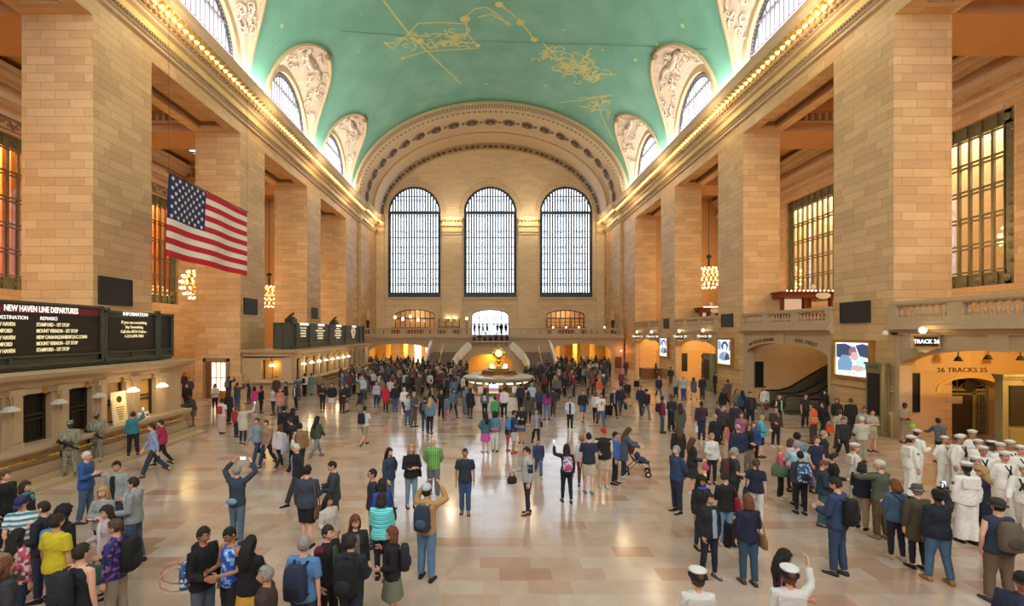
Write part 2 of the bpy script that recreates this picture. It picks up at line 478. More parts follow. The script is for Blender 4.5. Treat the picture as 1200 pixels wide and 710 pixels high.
for s in (-1, 1): build_side(s)

# ------------------------------------------------------------------ vault with lunettes
def lun_t0(y):
    for c in BC:
        d = abs(y-c)
        if d < 5.0:
            th = acos(d/5.0); return .61*sin(th)**.75
    return 0.0
def VP(t, y, r=0): return ((VA+r)*cos(t), y, Z0+(VB+r)*sin(t))
ys = set([-3, 61.0])
y = -3.0
while y < 61: ys.add(round(y,3)); y += .5
for c in BC:
    for k in range(25):
        ys.add(round(c-5*cos(pi*k/24),3))
ys = sorted(q for q in ys if -3 <= q <= 61)
mb = MB(); NT = 44
mb.grid([[VP(lun_t0(q)+(pi-2*lun_t0(q))*j/NT, q) for j in range(NT+1)] for q in ys])
vault = struct(mb.build('ceiling', M_VAULT, smooth=True))
# upper side walls behind the lunettes + windows + shells
WIN = [0]
def wname():
    WIN[0] += 1; return 'window_%d' % WIN[0]
TR = [6]
def tname():
    TR[0] += 1; return 'trim_%d' % TR[0]
def lunette(s, c):
    hw = 3.7; zs = 24.3
    N = 32
    # wall around the window
    # plaster shell between window arch and vault
    rows = []
    th = [pi*k/N for k in range(N+1)]
    def W(t): return Vector((s*18.45, c+4.25*cos(t), zs+4.25*sin(t)))
    def O(t):
        tt = .61*sin(t)**.75 if sin(t) > 0 else 0
        x, y_, z = VP(tt, c+5.0*cos(t)); return Vector((s*x, y_, z))
    base = [(Vector((s*18.45, c+4.25, 23.0)), Vector((s*18.3, c+5.0, 23.0)))]
    end = [(Vector((s*18.45, c-4.25, 23.0)), Vector((s*18.3, c-5.0, 23.0)))]
    pairs = base + [(W(t), O(t)) for t in th] + end
    K = 10
    sh = MB()
    for ip, (a, b) in enumerate(pairs):
        row = []
        for k in range(K+1):
            f = k/K; p = a.lerp(b, f)
            if 0 < k < K:
                m = 4*f*(1-f)
                n = noise.noise(p*1.6) * .35 + noise.noise(p*3.7) * .22
                d = Vector((-s, 0, -.5)).normalized()
                p = p + d*(abs(n)*m*1.1 - .28*m*min(1,(b-a).length/3))
            row.append(p)
        rows.append(row)
    sh.grid(rows)
    o = struct(sh.build(tname(), plain('relief_ground_shaded', rgb(198,178,156), .7, noise_amt=.3, nscale=2.5, bump=.6), smooth=True))  # ground coloured darker than the scrolls to imitate shading in the relief
    # carved scrolls, cartouche
    r = MB(); rng = random.Random(int(c*10)+s)
    for k in range(70):
        t = rng.uniform(.14, .9)*pi; f = rng.uniform(.15, .85)
        a, b = W(t), O(t)
        if (b-a).length < .9: continue
        p = a.lerp(b, f) + Vector((-s*.1, 0, -.05)); e1 = (b-a).normalized(); e2 = (W(t+.05)-W(t-.05)).normalized()
        R = rng.uniform(.18,.42); ph = rng.uniform(0, 6.3); pts = []
        for i in range(10):
            q = ph + i*.55; rr = R*(1-i*.085)
            pts.append(p + e1*cos(q)*rr + e2*sin(q)*rr)
        r.tube(pts, [.09*(1-i*.06) for i in range(10)], 5)
    a, b = W(pi/2), O(pi/2)
    p = a.lerp(b, .55)
    r.sph(p+Vector((-s*.1,0,-.1)), (.3,.8,.55), 14, 8)
    for sg in (-1, 1):
        r.tube([p+Vector((-s*.15, sg*.8, -.2)), p+Vector((-s*.2, sg*1.5, .15)), p+Vector((-s*.2, sg*2.0, -.45)), p+Vector((-s*.1, sg*1.7,-.8))], [.2,.24,.16,.07], 6)
        r.tube([p+Vector((-s*.15, sg*.4, .4)), p+Vector((-s*.3, sg*.9, .75)), p+Vector((-s*.3, sg*1.4, .6))], [.16,.14,.05], 6)
    r.build('carved_relief', M_SHELL, o, smooth=True)
    r = MB(); q = O(pi/2)
    r.sph((q.x-s*.1, q.y, q.z-.1), (.3,.3,.4), 8, 6)
    for k in range(7):
        an = -1.2+k*.4; r.tube([q, q+Vector((-s*.35, sin(an)*.6, .1+cos(an)*.35))], [.12,.03], 5)
    r.build('leaf_finial', M_TRIMD, o)
    # rim moulding along the vault
    rim = [x[1] + Vector((-s*.05, 0, -.03)) for x in pairs]
    r = MB(); r.tube(rim, .17, 6); r.build('rim_moulding', M_TRIM, o, smooth=True)
    # arch moulding ring + iron border + mullions
    win = struct(empty(wname(), (0,0,0)))
    def ring(r0, r1, x0, x1, mat, name):
        m = MB(); tt = [('a', 23.0)] + th + [('b', 23.0)]
        rows = []
        for t in tt:
            row = []
            for (rr, x) in ((r0,x0),(r0,x1),(r1,x1),(r1,x0),(r0,x0)):
                if isinstance(t, tuple): row.append((s*x, c+(rr if t[0]=='a' else -rr), 23.0))
                else: row.append((s*x, c+rr*cos(t), zs+rr*sin(t)))
            rows.append(row)
        m.grid(rows); return m.build(name, mat, win, smooth=False)
    ring(3.75, 4.3, 18.9, 18.3, M_TRIM, 'arch_moulding')
    ring(3.35, 3.75, 18.75, 18.6, M_FRAME, 'iron_border')
    m = MB()
    for i in range(15):
        u = -3.3+i*6.6/14; zt = zs + sqrt(max(0,3.4**2-u*u))
        m.box(s*18.62, s*18.68, c+u-.035, c+u+.035, 23.0, zt)
    for z in (24.6, 26.4): 
        hh = sqrt(max(0, 3.4**2-max(0,z-zs)**2)); m.box(s*18.56, s*18.74, c-hh, c+hh, z-.07, z+.07)
    rg = random.Random(3)
    for k in range(46):
        t = pi*(k+.5)/46; m.sph((s*18.58, c+3.55*cos(t), zs+3.55*sin(t)), (.06,.11,.11), 6, 4)
    m.build('mullions', plain('glare_lilac_iron', rgb(120,112,124), .5), win)  # window glare put into the mullion colour, paler than the iron border
    g = MB(); pts = [(s*18.68, c+3.6*cos(t), zs+3.6*sin(t)) for t in th]
    g.poly((s*18.68,c+3.6,23),*pts,(s*18.68,c-3.6,23)); g.build('glass', M_GLASSF, win)
    # outer wall behind
for s in (-1, 1):
    w = MB()
    w.arcade(lambda u, z, d_: (s*(18.45+d_), u, z), -4, 61, 23.0, 29.5, [(c, 4.2, 23.0, 24.3, 28.5) for c in BC], .6, sill=False)
    struct(w.build('wall_upper_'+('left' if s < 0 else 'right'), M_TRIM))
    for c in BC: lunette(s, c)

w = MB()
w.arcade(lambda u, z, d_: (u, -3.6-d_, z), -34, 34, 0, 36.5, [(u_,4.1,10.4,23.8,27.9) for u_ in (-12,0,12)], .7)
struct(w.build('wall_east', M_WALL))
# gold line figures on the vault (generic stand-ins of the same size and place) 
def on_vault(px, py):
    d = Vector(((px-573)/F, 1, (390-py)/F)); o = Vector((-.2, 0, CAMH))
    a = (d.x/VA)**2 + (d.z/VB)**2; b = 2*(o.x*d.x/VA**2 + (o.z-Z0)*d.z/VB**2); cc = (o.x/VA)**2 + ((o.z-Z0)/VB)**2 - 1
    t = (-b + sqrt(max(0,b*b-4*a*cc)))/(2*a); p = o + d*t
    n = Vector((-p.x/VA**2, 0, -(p.z-Z0)/VB**2)).normalized()
    return p, n
def gold_lines(polys, wid=.17):
    m = MB()
    for pl in polys:
        pts = []
        for (a, b) in zip(pl, pl[1:]):
            for i in range(4):
                f = i/4; pts.append((a[0]+(b[0]-a[0])*f, a[1]+(b[1]-a[1])*f))
        pts.append(pl[-1])
        P = [on_vault(*q) for q in pts]
        for (p, n), (q, n2) in zip(P, P[1:]):
            dr = (q-p)
            if dr.length < 1e-4: continue
            sd = dr.cross(n).normalized()*wid/2; e = n*.02
            m.poly(p-sd+e, p+sd+e, q+sd+e, q-sd+e)
    return m
rg = random.Random(11)
polys = []
def squig(cx, cy, w, h, n, ln=6, ang=0):
    for k in range(n):
        x = cx+rg.uniform(-w,w); y = cy+rg.uniform(-h,h); a = rg.uniform(0,6.28); pl = [(x,y)]; cu = rg.uniform(-.9,.9)
        for i in range(ln):
            a += cu; x += cos(a)*3.2; y += sin(a)*1.7; pl.append((x,y))
        polys.append(pl)
squig(505, 46, 32, 9, 22); squig(530, 44, 16, 8, 16); squig(672, 75, 22, 9, 26, 7); squig(690, 88, 20, 8, 18); squig(700, 122, 14, 10, 16, 5); squig(640, 62, 14, 10, 10)
polys += [[(450,50),(460,57),(476,42),(490,27),(520,26),(548,28)],[(450,50),(462,50),(480,40)],[(540,24),(556,10),(570,8),(585,18),(596,30)],
          [(472,68),(498,60),(530,58),(560,56)],[(546,26),(548,40),(560,54)],[(449,0),(478,38),(540,98)],[(585,4),(600,16),(612,28)],[(608,22),(626,46)],
          [(560,20),(575,16),(590,24),(600,29)],[(636,50),(660,74),(676,92)],[(655,120),(690,116),(716,132)],[(700,118),(706,138),(720,166)],[(672,60),(690,68),(700,82),(690,92),(676,84),(660,80)]]
ob = struct(gold_lines(polys).build(tname(), plain('dull_gold_paint', rgb(206,206,128), .5)))
dots = MB()
for (x, y, r_) in [(545,22,.5),(492,48,.42),(585,5,.4),(472,68,.25),(560,53,.3),(626,46,.4),(610,26,.4),(700,90,.35),(684,80,.5),(532,44,.5),(520,50,.4),(706,58,.15),(661,35,.15),(745,70,.2),(770,52,.18),(800,30,.2),(640,100,.18),(570,98,.18),(330,30,.18),(360,100,.2),(420,60,.15)]:
    p, n = on_vault(x, y); sd = n.cross(Vector((0,1,0))).normalized(); up = n.cross(sd)
    dots.poly(*[p+n*.03+(sd*cos(t)+up*sin(t))*r_ for t in [k*pi/5 for k in range(10)]])
dots.build('gold_star_discs', plain('dull_gold_paint', rgb(206,206,128), .5), ob)
gold_lines([[(400,36),(450,40),(560,48),(760,54),(830,58)]], .05).build('ceiling_seam', plain('dark_seam', rgb(70,110,100), .6), ob)

# ------------------------------------------------------------------ west end: arch bands and window wall
def EL(a, b, t, y, z0=22.9): return (a*cos(t), y, z0+b*sin(t))
TS = [pi*i/96 for i in range(97)]
mb = MB()
prof = [(0,61.0),(-.12,60.85),(-.5,60.8),(-.55,60.95),(-.95,61.15),(-1.0,61.05),(-1.1,61.1),(-1.15,61.4),(-1.3,61.5),(-1.35,61.9),(-1.38,66.3),(-1.5,66.35),(-1.5,66.45),(-1.62,66.5),(-1.65,66.75),(-1.85,66.8),(-1.9,67.0),(-1.92,YW)]
mb.sweep(prof, TS, lambda t, r, y: EL(18.4+r*.85, 12.62+r, t, y))
arch = struct(mb.build(tname(), M_TRIM, smooth=False))
fixm = MB()
for i in range(150):                                             # egg-and-leaf rows on the arch face
    t = pi*(i+.5)/150
    for (r, w_, y) in ((-.62,.10,60.93),(-.82,.10,61.03)):
        p = EL(18.4+r*.85, 12.62+r, t, y); fixm.sph(p, (.09,.06,.13), 6, 4)
for i in range(75):
    t = pi*(i+.5)/75; p = EL(18.4-1.2*.85, 12.62-1.22, t, 61.45); fixm.sph(p, (.16,.1,.12), 6, 4)
fixm.build('leaf_rows', M_ORN, arch)
ro = MB(); rd = MB()
for i in range(21):
    t = pi*(i+.5)/21
    p = Vector(EL(18.4-1.37*.85, 12.62-1.37, t, 64.1)); n = Vector((-cos(t),0,-sin(t)*1.2)).normalized(); e = Vector((0,1,0)); g = n.cross(e)
    for (R, hgt, mm) in ((.95,.05,ro),(.62,.12,rd),(.25,.25,ro)):
        ring = [p+n*hgt+(e*cos(k)*R+g*sin(k)*R) for k in [j*pi/8 for j in range(16)]]
        mm.poly(*ring)
        base = [q-n*hgt for q in ring]
        for j in range(16): mm.poly(ring[j], ring[(j+1)%16], base[(j+1)%16], base[j])
    t2 = pi*(i+1)/21
    if i < 20:
        p = Vector(EL(18.4-1.37*.85, 12.62-1.37, t2, 64.1)); ro.sph(p+n*.04, (.25,.3,.16), 6, 4)
ro.build('rosette_ring', M_ORN, arch); rd.build('rosette_dark_field', plain('dark_ornament', rgb(82,70,60), .7), arch)
bd = MB(); 
bd.sweep([(-1.96,69.8),(-1.96,72.0)], TS, lambda t, r, y: EL(18.4+r*.85, 12.62+r, t, y)); bd.build('ornament_band', plain('band_tan', rgb(160,134,104), .6, noise_amt=.3, nscale=2), arch)
bd = MB()
for i in range(19):
    t = pi*(i+.5)/19; p = EL(18.4-2.0*.85, 12.62-2.0, t, 70.9)
    bd.sph(p, (.32,.55,.25), 8, 5); 
    for q in (-.05, .05):
        p = EL(18.4-2.0*.85, 12.62-2.0, t+q, 70.9); bd.sph(p, (.3,.3,.2), 6, 4)
bd.build('eagle_ornaments', plain('dark_ornament', rgb(82,70,60), .7), arch)
bd = MB()
bd.sweep([(-1.6,66.62),(-1.72,66.62),(-1.72,66.72)], TS, lambda t, r, y: EL(18.4+r*.85, 12.62+r, t, y)); 
for i in range(160):
    t = pi*(i+.5)/160; p = EL(18.4-1.72*.85, 12.62-1.72, t, 66.66); bd.sph(p, (.12,.1,.1), 6, 4)
bd.build('rope_moulding', plain('tan_gilt', rgb(186,148,92), .5), arch)

mb = MB()
ia, ib = 18.4-1.92*.85+.3, 12.62-1.92+.3
big = [(-12.0,4.15,10.45,23.8,27.95),(0.0,4.15,10.45,23.8,27.95),(12.0,4.15,10.45,23.8,27.95)]
lowo = [(-11.9,3.15,4.5,7.6,8.5),(0,2.95,4.5,7.5,8.5),(11.9,3.0,4.5,7.6,8.4)]
mb.arcade(lambda u, z, d_: (u, YW+d_, z), -18.2, 18.2, 0, lambda u: 22.9+ib*sqrt(max(0,1-(u/ia)**2)) if abs(u) < ia else 22.9, big+lowo, .9)
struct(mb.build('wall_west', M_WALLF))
# pilasters between the windows, capitals with lamps, sills, string courses
mb = MB()
PIL = [(-18.2,-16.7),(-7.6,-4.4),(4.4,7.6),(16.7,18.2)]
for a, b in PIL:
    mb.box(a, b, YW-.35, YW+.1, 4.5, 21.0)
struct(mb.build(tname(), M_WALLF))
mb = MB(); gz = MB(); dk = MB()
for a, b in PIL:
    for (z1, z2, o) in ((20.2,20.35,.5),(20.35,20.6,.42),(20.6,20.75,.55),(21.3,21.5,.5),(21.5,21.75,.75),(21.75,21.85,.62),(22.35,22.5,1.0),(22.5,22.85,1.15)):
        mb.box(a-(.1 if o > .6 else 0), b+(.1 if o > .6 else 0), YW-o, YW, z1, z2)
    gz.box(a, b, YW-.45, YW, 20.75, 21.3); gz.box(a, b, YW-.5, YW, 21.85, 22.35)
for (a, b) in ((-16.7,-7.6),(-4.4,4.4),(7.6,16.7)):
    mb.box(a, b, YW-.18, YW, 9.95, 10.15); mb.box(a, b, YW-.3, YW, 10.15, 10.42); mb.box(a,b,YW-.08,YW,9.0,9.1)
for o in big:                                        # archivolts
    uc, hw, z0, zs, zc = o
    for (r0, r1, d) in ((4.2,4.5,.1),(4.75,5.0,.16)):
        N = 30; rows = []
        for i in range(N+1):
            t = pi*i/N
            rows.append([(uc+r*cos(t), YW-dd, zs+r*sin(t)) for (r, dd) in ((r0,0),(r0,d),(r1,d),(r1,0))])
        mb.grid(rows)
    mb.box(uc-.75, uc+.75, YW-.5, YW, 29.0, 29.25); mb.box(uc-.6, uc+.6, YW-.35, YW, 28.6, 29.0)
for k in range(3):
    pass
wt = struct(mb.build(tname(), M_TRIM)); gz.build('lamplit_frieze', M_FRIEZE, wt)
WALKM = plain('glass_walkway', rgb(120,140,160), .5)
def big_window(uc, hw, z0, zs, zc, mull=18, dy=.25, tint=None):
    w = struct(empty(wname()))
    m = MB(); H = lambda u, r: zs + sqrt(max(0, r*r-u*u))
    R = hw-.32
    for i in range(mull+1):
        u = -R + 2*R*i/mull
        m.box(uc+u-.115, uc+u+.115, YW+dy, YW+dy+.12, z0, H(u, R))
    for z in (z0+1.9, z0+2.15, z0+4.4, z0+6.9, z0+9.4, zs-.1, zs+.15, zs+2.6):
        r = R if z < zs else sqrt(max(0.01, R*R-(z-zs)**2)); t = .12 if abs(z-zs) < .3 else .06
        m.box(uc-r, uc+r, YW+dy-.03, YW+dy+.16, z-t, z+t)
    m.box(uc-hw, uc+hw, YW+dy-.08, YW+dy+.2, z0, z0+.75)
    m.build('mullions', M_FRAME, w)
    b = MB(); N = 30
    for d in (.0, .2):
        rows = []
        for i in range(-1, N+2):
            for_ = []
            t = pi*max(0,min(N,i))/N
            for r in (R, hw+.02):
                if i < 0: for_.append((uc+r, YW+dy+d, z0))
                elif i > N: for_.append((uc-r, YW+dy+d, z0))
                else: for_.append((uc+r*cos(t), YW+dy+d, zs+r*sin(t)))
            rows.append(for_)
        b.grid(rows)
    for sgn in (-1, 1):
        z = z0+.9
        while z < zs: b.box(uc+sgn*(hw-.28), uc+sgn*(hw-.12), YW+dy-.06, YW+dy, z, z+.22); z += .44
    for i in range(26):
        t = pi*(i+.5)/26; b.sph((uc+(hw-.2)*cos(t), YW+dy-.03, zs+(hw-.2)*sin(t)), (.12,.05,.12), 6, 4)
    b.build('ornate_iron_border', M_FRAME, w)
    g = MB(); pts = [(uc+hw*cos(pi*i/24), YW+dy+.1, zs+hw*sin(pi*i/24)) for i in range(25)]
    g.poly((uc+hw, YW+dy+.1, z0), *pts, (uc-hw, YW+dy+.1, z0)); g.build('glass', M_GLASSF, w)
    k = MB()                                     # walkways between the two glass skins and the outer frame
    for i in range(6):
        z = z0+3.1+i*2.5
        r = hw if z < zs else sqrt(max(.1, hw*hw-(z-zs)**2))
        k.box(uc-r, uc+r, YW+.9, YW+1.9, z-.08, z+.08)
    k.build('walkway', WALKM, w)
    return w
for o in big: big_window(*o)
# ------------------------------------------------------------------ west balcony, stairs, lower wall
YB = 63.0
mb = MB()
mb.arcade(lambda u, z, d_: (u, YB+d_, z), -18.2, 18.2, 0, 3.95, [(-12.4,4.2,0,2.3,3.3),(12.4,4.2,0,2.3,3.3)], .8)
mb.box(-18.2, -2.4, YB, YW, 3.95, 4.5); mb.box(2.4, 18.2, YB, YW, 3.95, 4.5); mb.box(-2.4, 2.4, YB, YW, 3.95, 4.5)
struct(mb.build('wall_balcony', M_TRIMG))
mb = MB()
for a, b in ((-18.2,-2.4),(2.4,18.2)):
    mb.box(a, b, YB-.15, YB, 3.55, 3.7); mb.box(a, b, YB-.3, YB+.1, 3.95, 4.15); mb.box(a, b, YB-.45, YB+.2, 4.15, 4.5)
struct(mb.build(tname(), M_TRIMG))
BAL_ME = {}
def baluster_mesh(h):
    k = round(h, 2)
    if k not in BAL_ME:
        m = MB(); m.box(-.08,.08,-.08,.08,0,.07*h); m.box(-.08,.08,-.08,.08,.93*h,h)
        m.lathe([(.045,.07*h),(.06,.12*h),(.085,.3*h),(.05,.6*h),(.038,.8*h),(.06,.86*h),(.05,.93*h)], 8)
        me = bpy.data.meshes.new('baluster'); me.from_pydata(m.v, [], m.f); me.materials.append(M_TRIMG); BAL_ME[k] = me
    return BAL_ME[k]
def balustrade(p0, p1, z, h, label, sp=.26, groups=3, die=.5, cat='balustrade', endblock=.35):
    p0 = Vector((p0[0],p0[1],z)); p1 = Vector((p1[0],p1[1],z)); L = (p1-p0).length; d = (p1-p0)/L
    e = empty('balustrade', p0); tag(e, label, cat)
    A = lambda t, zz: d*t + Vector((0,0,zz))
    m = MB(); m.bar(A(0,.09), A(L,.09), .34, .18); m.build('base_rail', M_TRIMG, e)
    m = MB(); m.bar(A(0,h-.08), A(L,h-.08), .36, .16); m.bar(A(0,h-.19), A(L,h-.19), .26, .06); m.build('top_rail', M_TRIMG, e)
    dies = [0, ]; gl = (L - endblock*2 - die*(groups-1))/groups
    t = 0; spans = []
    dm = lambda t_, w_: MB().bar(A(t_,.18), A(t_,h-.16), w_ if abs(d.x) > .5 else .3, .3 if abs(d.x) > .5 else w_, up=(0,1,0)).build('pedestal', M_TRIMG, e)
    dm(endblock/2, endblock)
    t = endblock
    for g in range(groups):
        spans.append((t, t+gl)); t += gl
        w = die if g < groups-1 else endblock
        dm(t+w/2, w); t += w
    me = baluster_mesh(h-.18-.22)
    for a, b in spans:
        n = max(1, int((b-a)/sp))
        for i in range(n):
            o = bpy.data.objects.new('baluster', me); COL.objects.link(o); o.parent = e; o.location = A(a+(b-a)*(i+.5)/n, .18)
    return e
balustrade((-18.1,YB-.2), (-2.5,YB-.2), 4.5, .95, 'stone balustrade of the far balcony left of the central stairs', sp=.36, groups=5, die=.8)
balustrade((2.5,YB-.2), (18.1,YB-.2), 4.5, .95, 'stone balustrade of the far balcony right of the central stairs', sp=.36, groups=5, die=.8)
# bow landing
bow = [(-2.6,58.1),(-2.3,57.75),(-1.2,57.5),(0,57.4),(1.2,57.5),(2.3,57.75),(2.6,58.1)]
mb = MB()
ws = []
for i in range(41):
    u = -4.6+9.2*i/40
    yb = 57.4 + .35*(u/2.3)**2*.9 if abs(u) < 3 else 57.4+.54+(abs(u)-3)*.25
    top = 2.9 if abs(u) < 2.5 else 2.9-(abs(u)-2.5)*1.15
    ws.append((u, yb, top))
for (a, b) in zip(ws, ws[1:]):
    def lowz(u): return 1.0+1.15*sqrt(max(0,1-(u/2.8)**2)) if abs(u) < 2.8 else 0
    la, lb = lowz(a[0]), lowz(b[0])
    if abs((a[0]+b[0])/2) > 2.8: la = lb = 0
    mb.poly((a[0],a[1],la),(b[0],b[1],lb),(b[0],b[1],b[2]),(a[0],a[1],a[2]))
    if la or lb: mb.poly((a[0],a[1],la),(b[0],b[1],lb),(b[0],b[1]+.6,lb),(a[0],a[1]+.6,la))
    mb.poly((a[0],a[1],a[2]),(b[0],b[1],b[2]),(b[0],YB,b[2]),(a[0],YB,a[2]))
for sg in (-1, 1): mb.box(sg*2.8, sg*4.6, 58.6, 60, 0, .9)
mb.box(-4.6,-4.55,58.5,YB,0,2.0); mb.box(4.55,4.6,58.5,YB,0,2.0)
struct(mb.build('wall_landing', M_TRIMG))
mb = MB(); mb.box(-2.9,2.9,59.9,60.1,0,2.6); mb.box(-3,-2.85,58,60,0,2.6); mb.box(2.85,3,58,60,0,2.6); mb.box(-3,3,58.2,60,2.3,2.4)
struct(mb.build('wall_niche', M_YEL))
# curved rail of the bow + sloping parapets
e = empty('stair_parapet', (0,57.4,2.9)); tag(e, 'curved stone parapet of the central landing above the yellow niche', 'parapet')
def parapet(e, pts, h, mat, name, base):
    for nm_, zz, w_, t_ in (('top_rail',h,.34,.16),('base_rail',.06,.3,.12)):
        m = MB()
        for a, b in zip(pts, pts[1:]):
            a = Vector(a)-Vector(e.location); b = Vector(b)-Vector(e.location)
            m.bar(a+Vector((0,0,zz)), b+Vector((0,0,zz)), w_, t_)
        m.build(nm_, mat, e)
bp = [(u, y-.05, z) for (u, y, z) in ws if abs(u) <= 2.5]
parapet(e, bp, .82, M_TRIMG, 'rail', 0)
me = baluster_mesh(.62)
for i in range(len(bp)):
    o = bpy.data.objects.new('baluster', me); COL.objects.link(o); o.parent = e; o.location = Vector(bp[i])+Vector((0,0,.12))-Vector(e.location)
for sg in (-1, 1):
    m = MB()
    P = [(2.5,57.9,2.9),(3.3,57.8,2.2),(4.1,57.4,1.3),(4.5,56.4,.55),(4.6,55.4,.0)]
    for a, b in zip(P, P[1:]):
        m.bar(Vector((sg*a[0],a[1]-57.4,a[2]-2.9+.45)), Vector((sg*b[0],b[1]-57.4,b[2]-2.9+.45)), .35, .95)
    m.build('sloping_parapet', M_WHITE, e)
# flank flights
for sg, side in ((-1,'left'),(1,'right')):
    e = empty('staircase', (sg*6.2,57.5,0)); tag(e, 'brown stone flight of stairs at the far end, %s of the central landing' % side, 'stairs')
    m = MB(); n = 13
    for i in range(n): m.box(-1.6,1.6, -2.5+i*.36, 5.5, i*2.2/n, (i+1)*2.2/n)
    m.build('steps', M_STEP, e)
    m = MB(); P = [(0,-2.3,.9),(0,2.2,3.1),(0,3.0,3.1)]
    m.tube(P, .05, 8)
    for k in range(4): m.tube([(0,-2.2+k*1.4,.1+k*.68),(0,-2.2+k*1.4,.95+k*.68)], .03, 6)
    m.build('brass_handrail', M_BRASS, e)
    m = MB()
    P = [(1.75,-3.2,.1),(1.7,-2.6,.5),(1.7,3.0,2.75),(1.7,4.6,3.1)]
    for a, b in zip(P, P[1:]): m.bar((sg*a[0],a[1],a[2]+.35),(sg*b[0],b[1],b[2]+.35), .32, .8)
    m.build('sloping_parapet', M_WHITE, e)
mb = MB(); n = 9
for i in range(n): mb.box(-2.35, 2.35, 60.12+i*.32, YB-.02, 2.92+i*1.58/n, 2.92+(i+1)*1.58/n)
o = mb.build('staircase', M_STEP); tag(o, 'short central flight rising from the curved landing to the far doors', 'stairs')
# passages under the balcony
mb = MB(); 
for sg in (-1, 1):
    x0, x1 = (8.0, 17.2)
    mb.box(sg*x0, sg*(x0-.3), YB+.8, 73, 0, 3.9); mb.box(sg*x1, sg*(x1+.3), YB+.8, 73, 0, 3.9)
    mb.box(sg*x0, sg*x1, YB+.8, 73, 3.7, 3.9)
    mb.box(sg*x0, sg*x1, 73, 73.3, 0, 3.9)
    for k in range(3): mb.box(sg*(9.6+k*2.6), sg*(10.2+k*2.6), 68, 68.6, 0, 3.7)
struct(mb.build('wall_passage', M_YEL))
SHOPM = emit('lit_shop_window', (1,.88,.62,1), 2.8)
for (xa, xb, ya, za, zb) in ((-16.9,-14.4,72.8,.4,3.4),(-14.0,-12.4,72.8,.4,3.3),(-11.6,-8.4,70.5,.3,3.4),(10.0,11.3,72.8,.3,3.2),(12.6,14.6,72.8,.3,3.1),(15.2,16.9,72.8,.5,3.1)):
    o = empty('shop_front', ((xa+xb)/2, ya, 0)); tag(o, 'brightly lit shop front deep in the passage, %s' % ({-16.9:'at the far left edge',-14.0:'second from the left',-11.6:'widest one beside the left stairs',10.0:'narrow one beside the right stairs',12.6:'middle one of the right passage',15.2:'at the right end of the right passage'}[xa]), 'shop front')
    w2 = (xb-xa)/2
    m = MB(); m.box(-w2,w2,0,.05,za,zb); m.build('lit_display', SHOPM, o)
    m = MB()
    for u in (-w2, 0, w2): m.box(u-.06,u+.06,-.06,.06,0,zb+.1)
    for z in (za, (za+zb)/2, zb): m.box(-w2,w2,-.05,.05,z-.04,z+.04)
    m.build('frame', M_BRASS, o)
# restaurant windows and centre doors on the balcony
WARMR = plain('restaurant_wall', rgb(222,190,150), .6)
for (uc, hw, z0, zs, zc), kind in zip(lowo, 'LCR'):
    w = struct(empty(wname()))
    m = MB(); fm = M_BRONZE
    def zt(u): return zs+(zc-zs)*sqrt(max(0,1-(u/hw)**2))
    n = 8 if kind != 'C' else 5
    for i in range(n+1):
        u = -hw+2*hw*i/n; u = max(-hw+.05, min(hw-.05, u)); m.box(uc+u-.06, uc+u+.06, YW+.3, YW+.42, z0, zt(u))
    for z in ((7.0, 7.15) if kind != 'C' else (6.1, 6.25, 7.2)): m.box(uc-hw, uc+hw, YW+.28, YW+.44, z-.05, z+.05)
    for i in range(20):
        a = -hw+2*hw*i/20; b = -hw+2*hw*(i+1)/20; m.bar((uc+a,YW+.36,zt(a)-.06),(uc+b,YW+.36,zt(b)-.06),.14,.14)
    m.build('frame', fm, w)
    g = MB(); g.poly((uc-hw,YW+.4,z0),(uc+hw,YW+.4,z0),*[(uc+hw*cos(pi*i/16), YW+.4, zs+(zc-zs)*sin(pi*i/16)) for i in range(17)])
    g.build('glass', M_GLASS if kind == 'C' else M_GLASSW, w)
mb = MB()
for uc in (-11.9, 11.9):
    mb.box(uc-3.6, uc+3.6, YW+4, YW+4.2, 4, 9.2); mb.box(uc-3.6,uc-3.5,YW+.9,YW+4,4,9.2); mb.box(uc+3.5,uc+3.6,YW+.9,YW+4,4,9.2); mb.box(uc-3.6,uc+3.6,YW+.9,YW+4,9.0,9.2); mb.box(uc-3.6,uc+3.6,YW,YW+4,4.3,4.5)
struct(mb.build('wall_restaurant', WARMR))
mb = MB(); mb.box(-4,4,YW+.5,YW+8,4.3,4.5); struct(mb.build('floor_entrance', M_STEP))
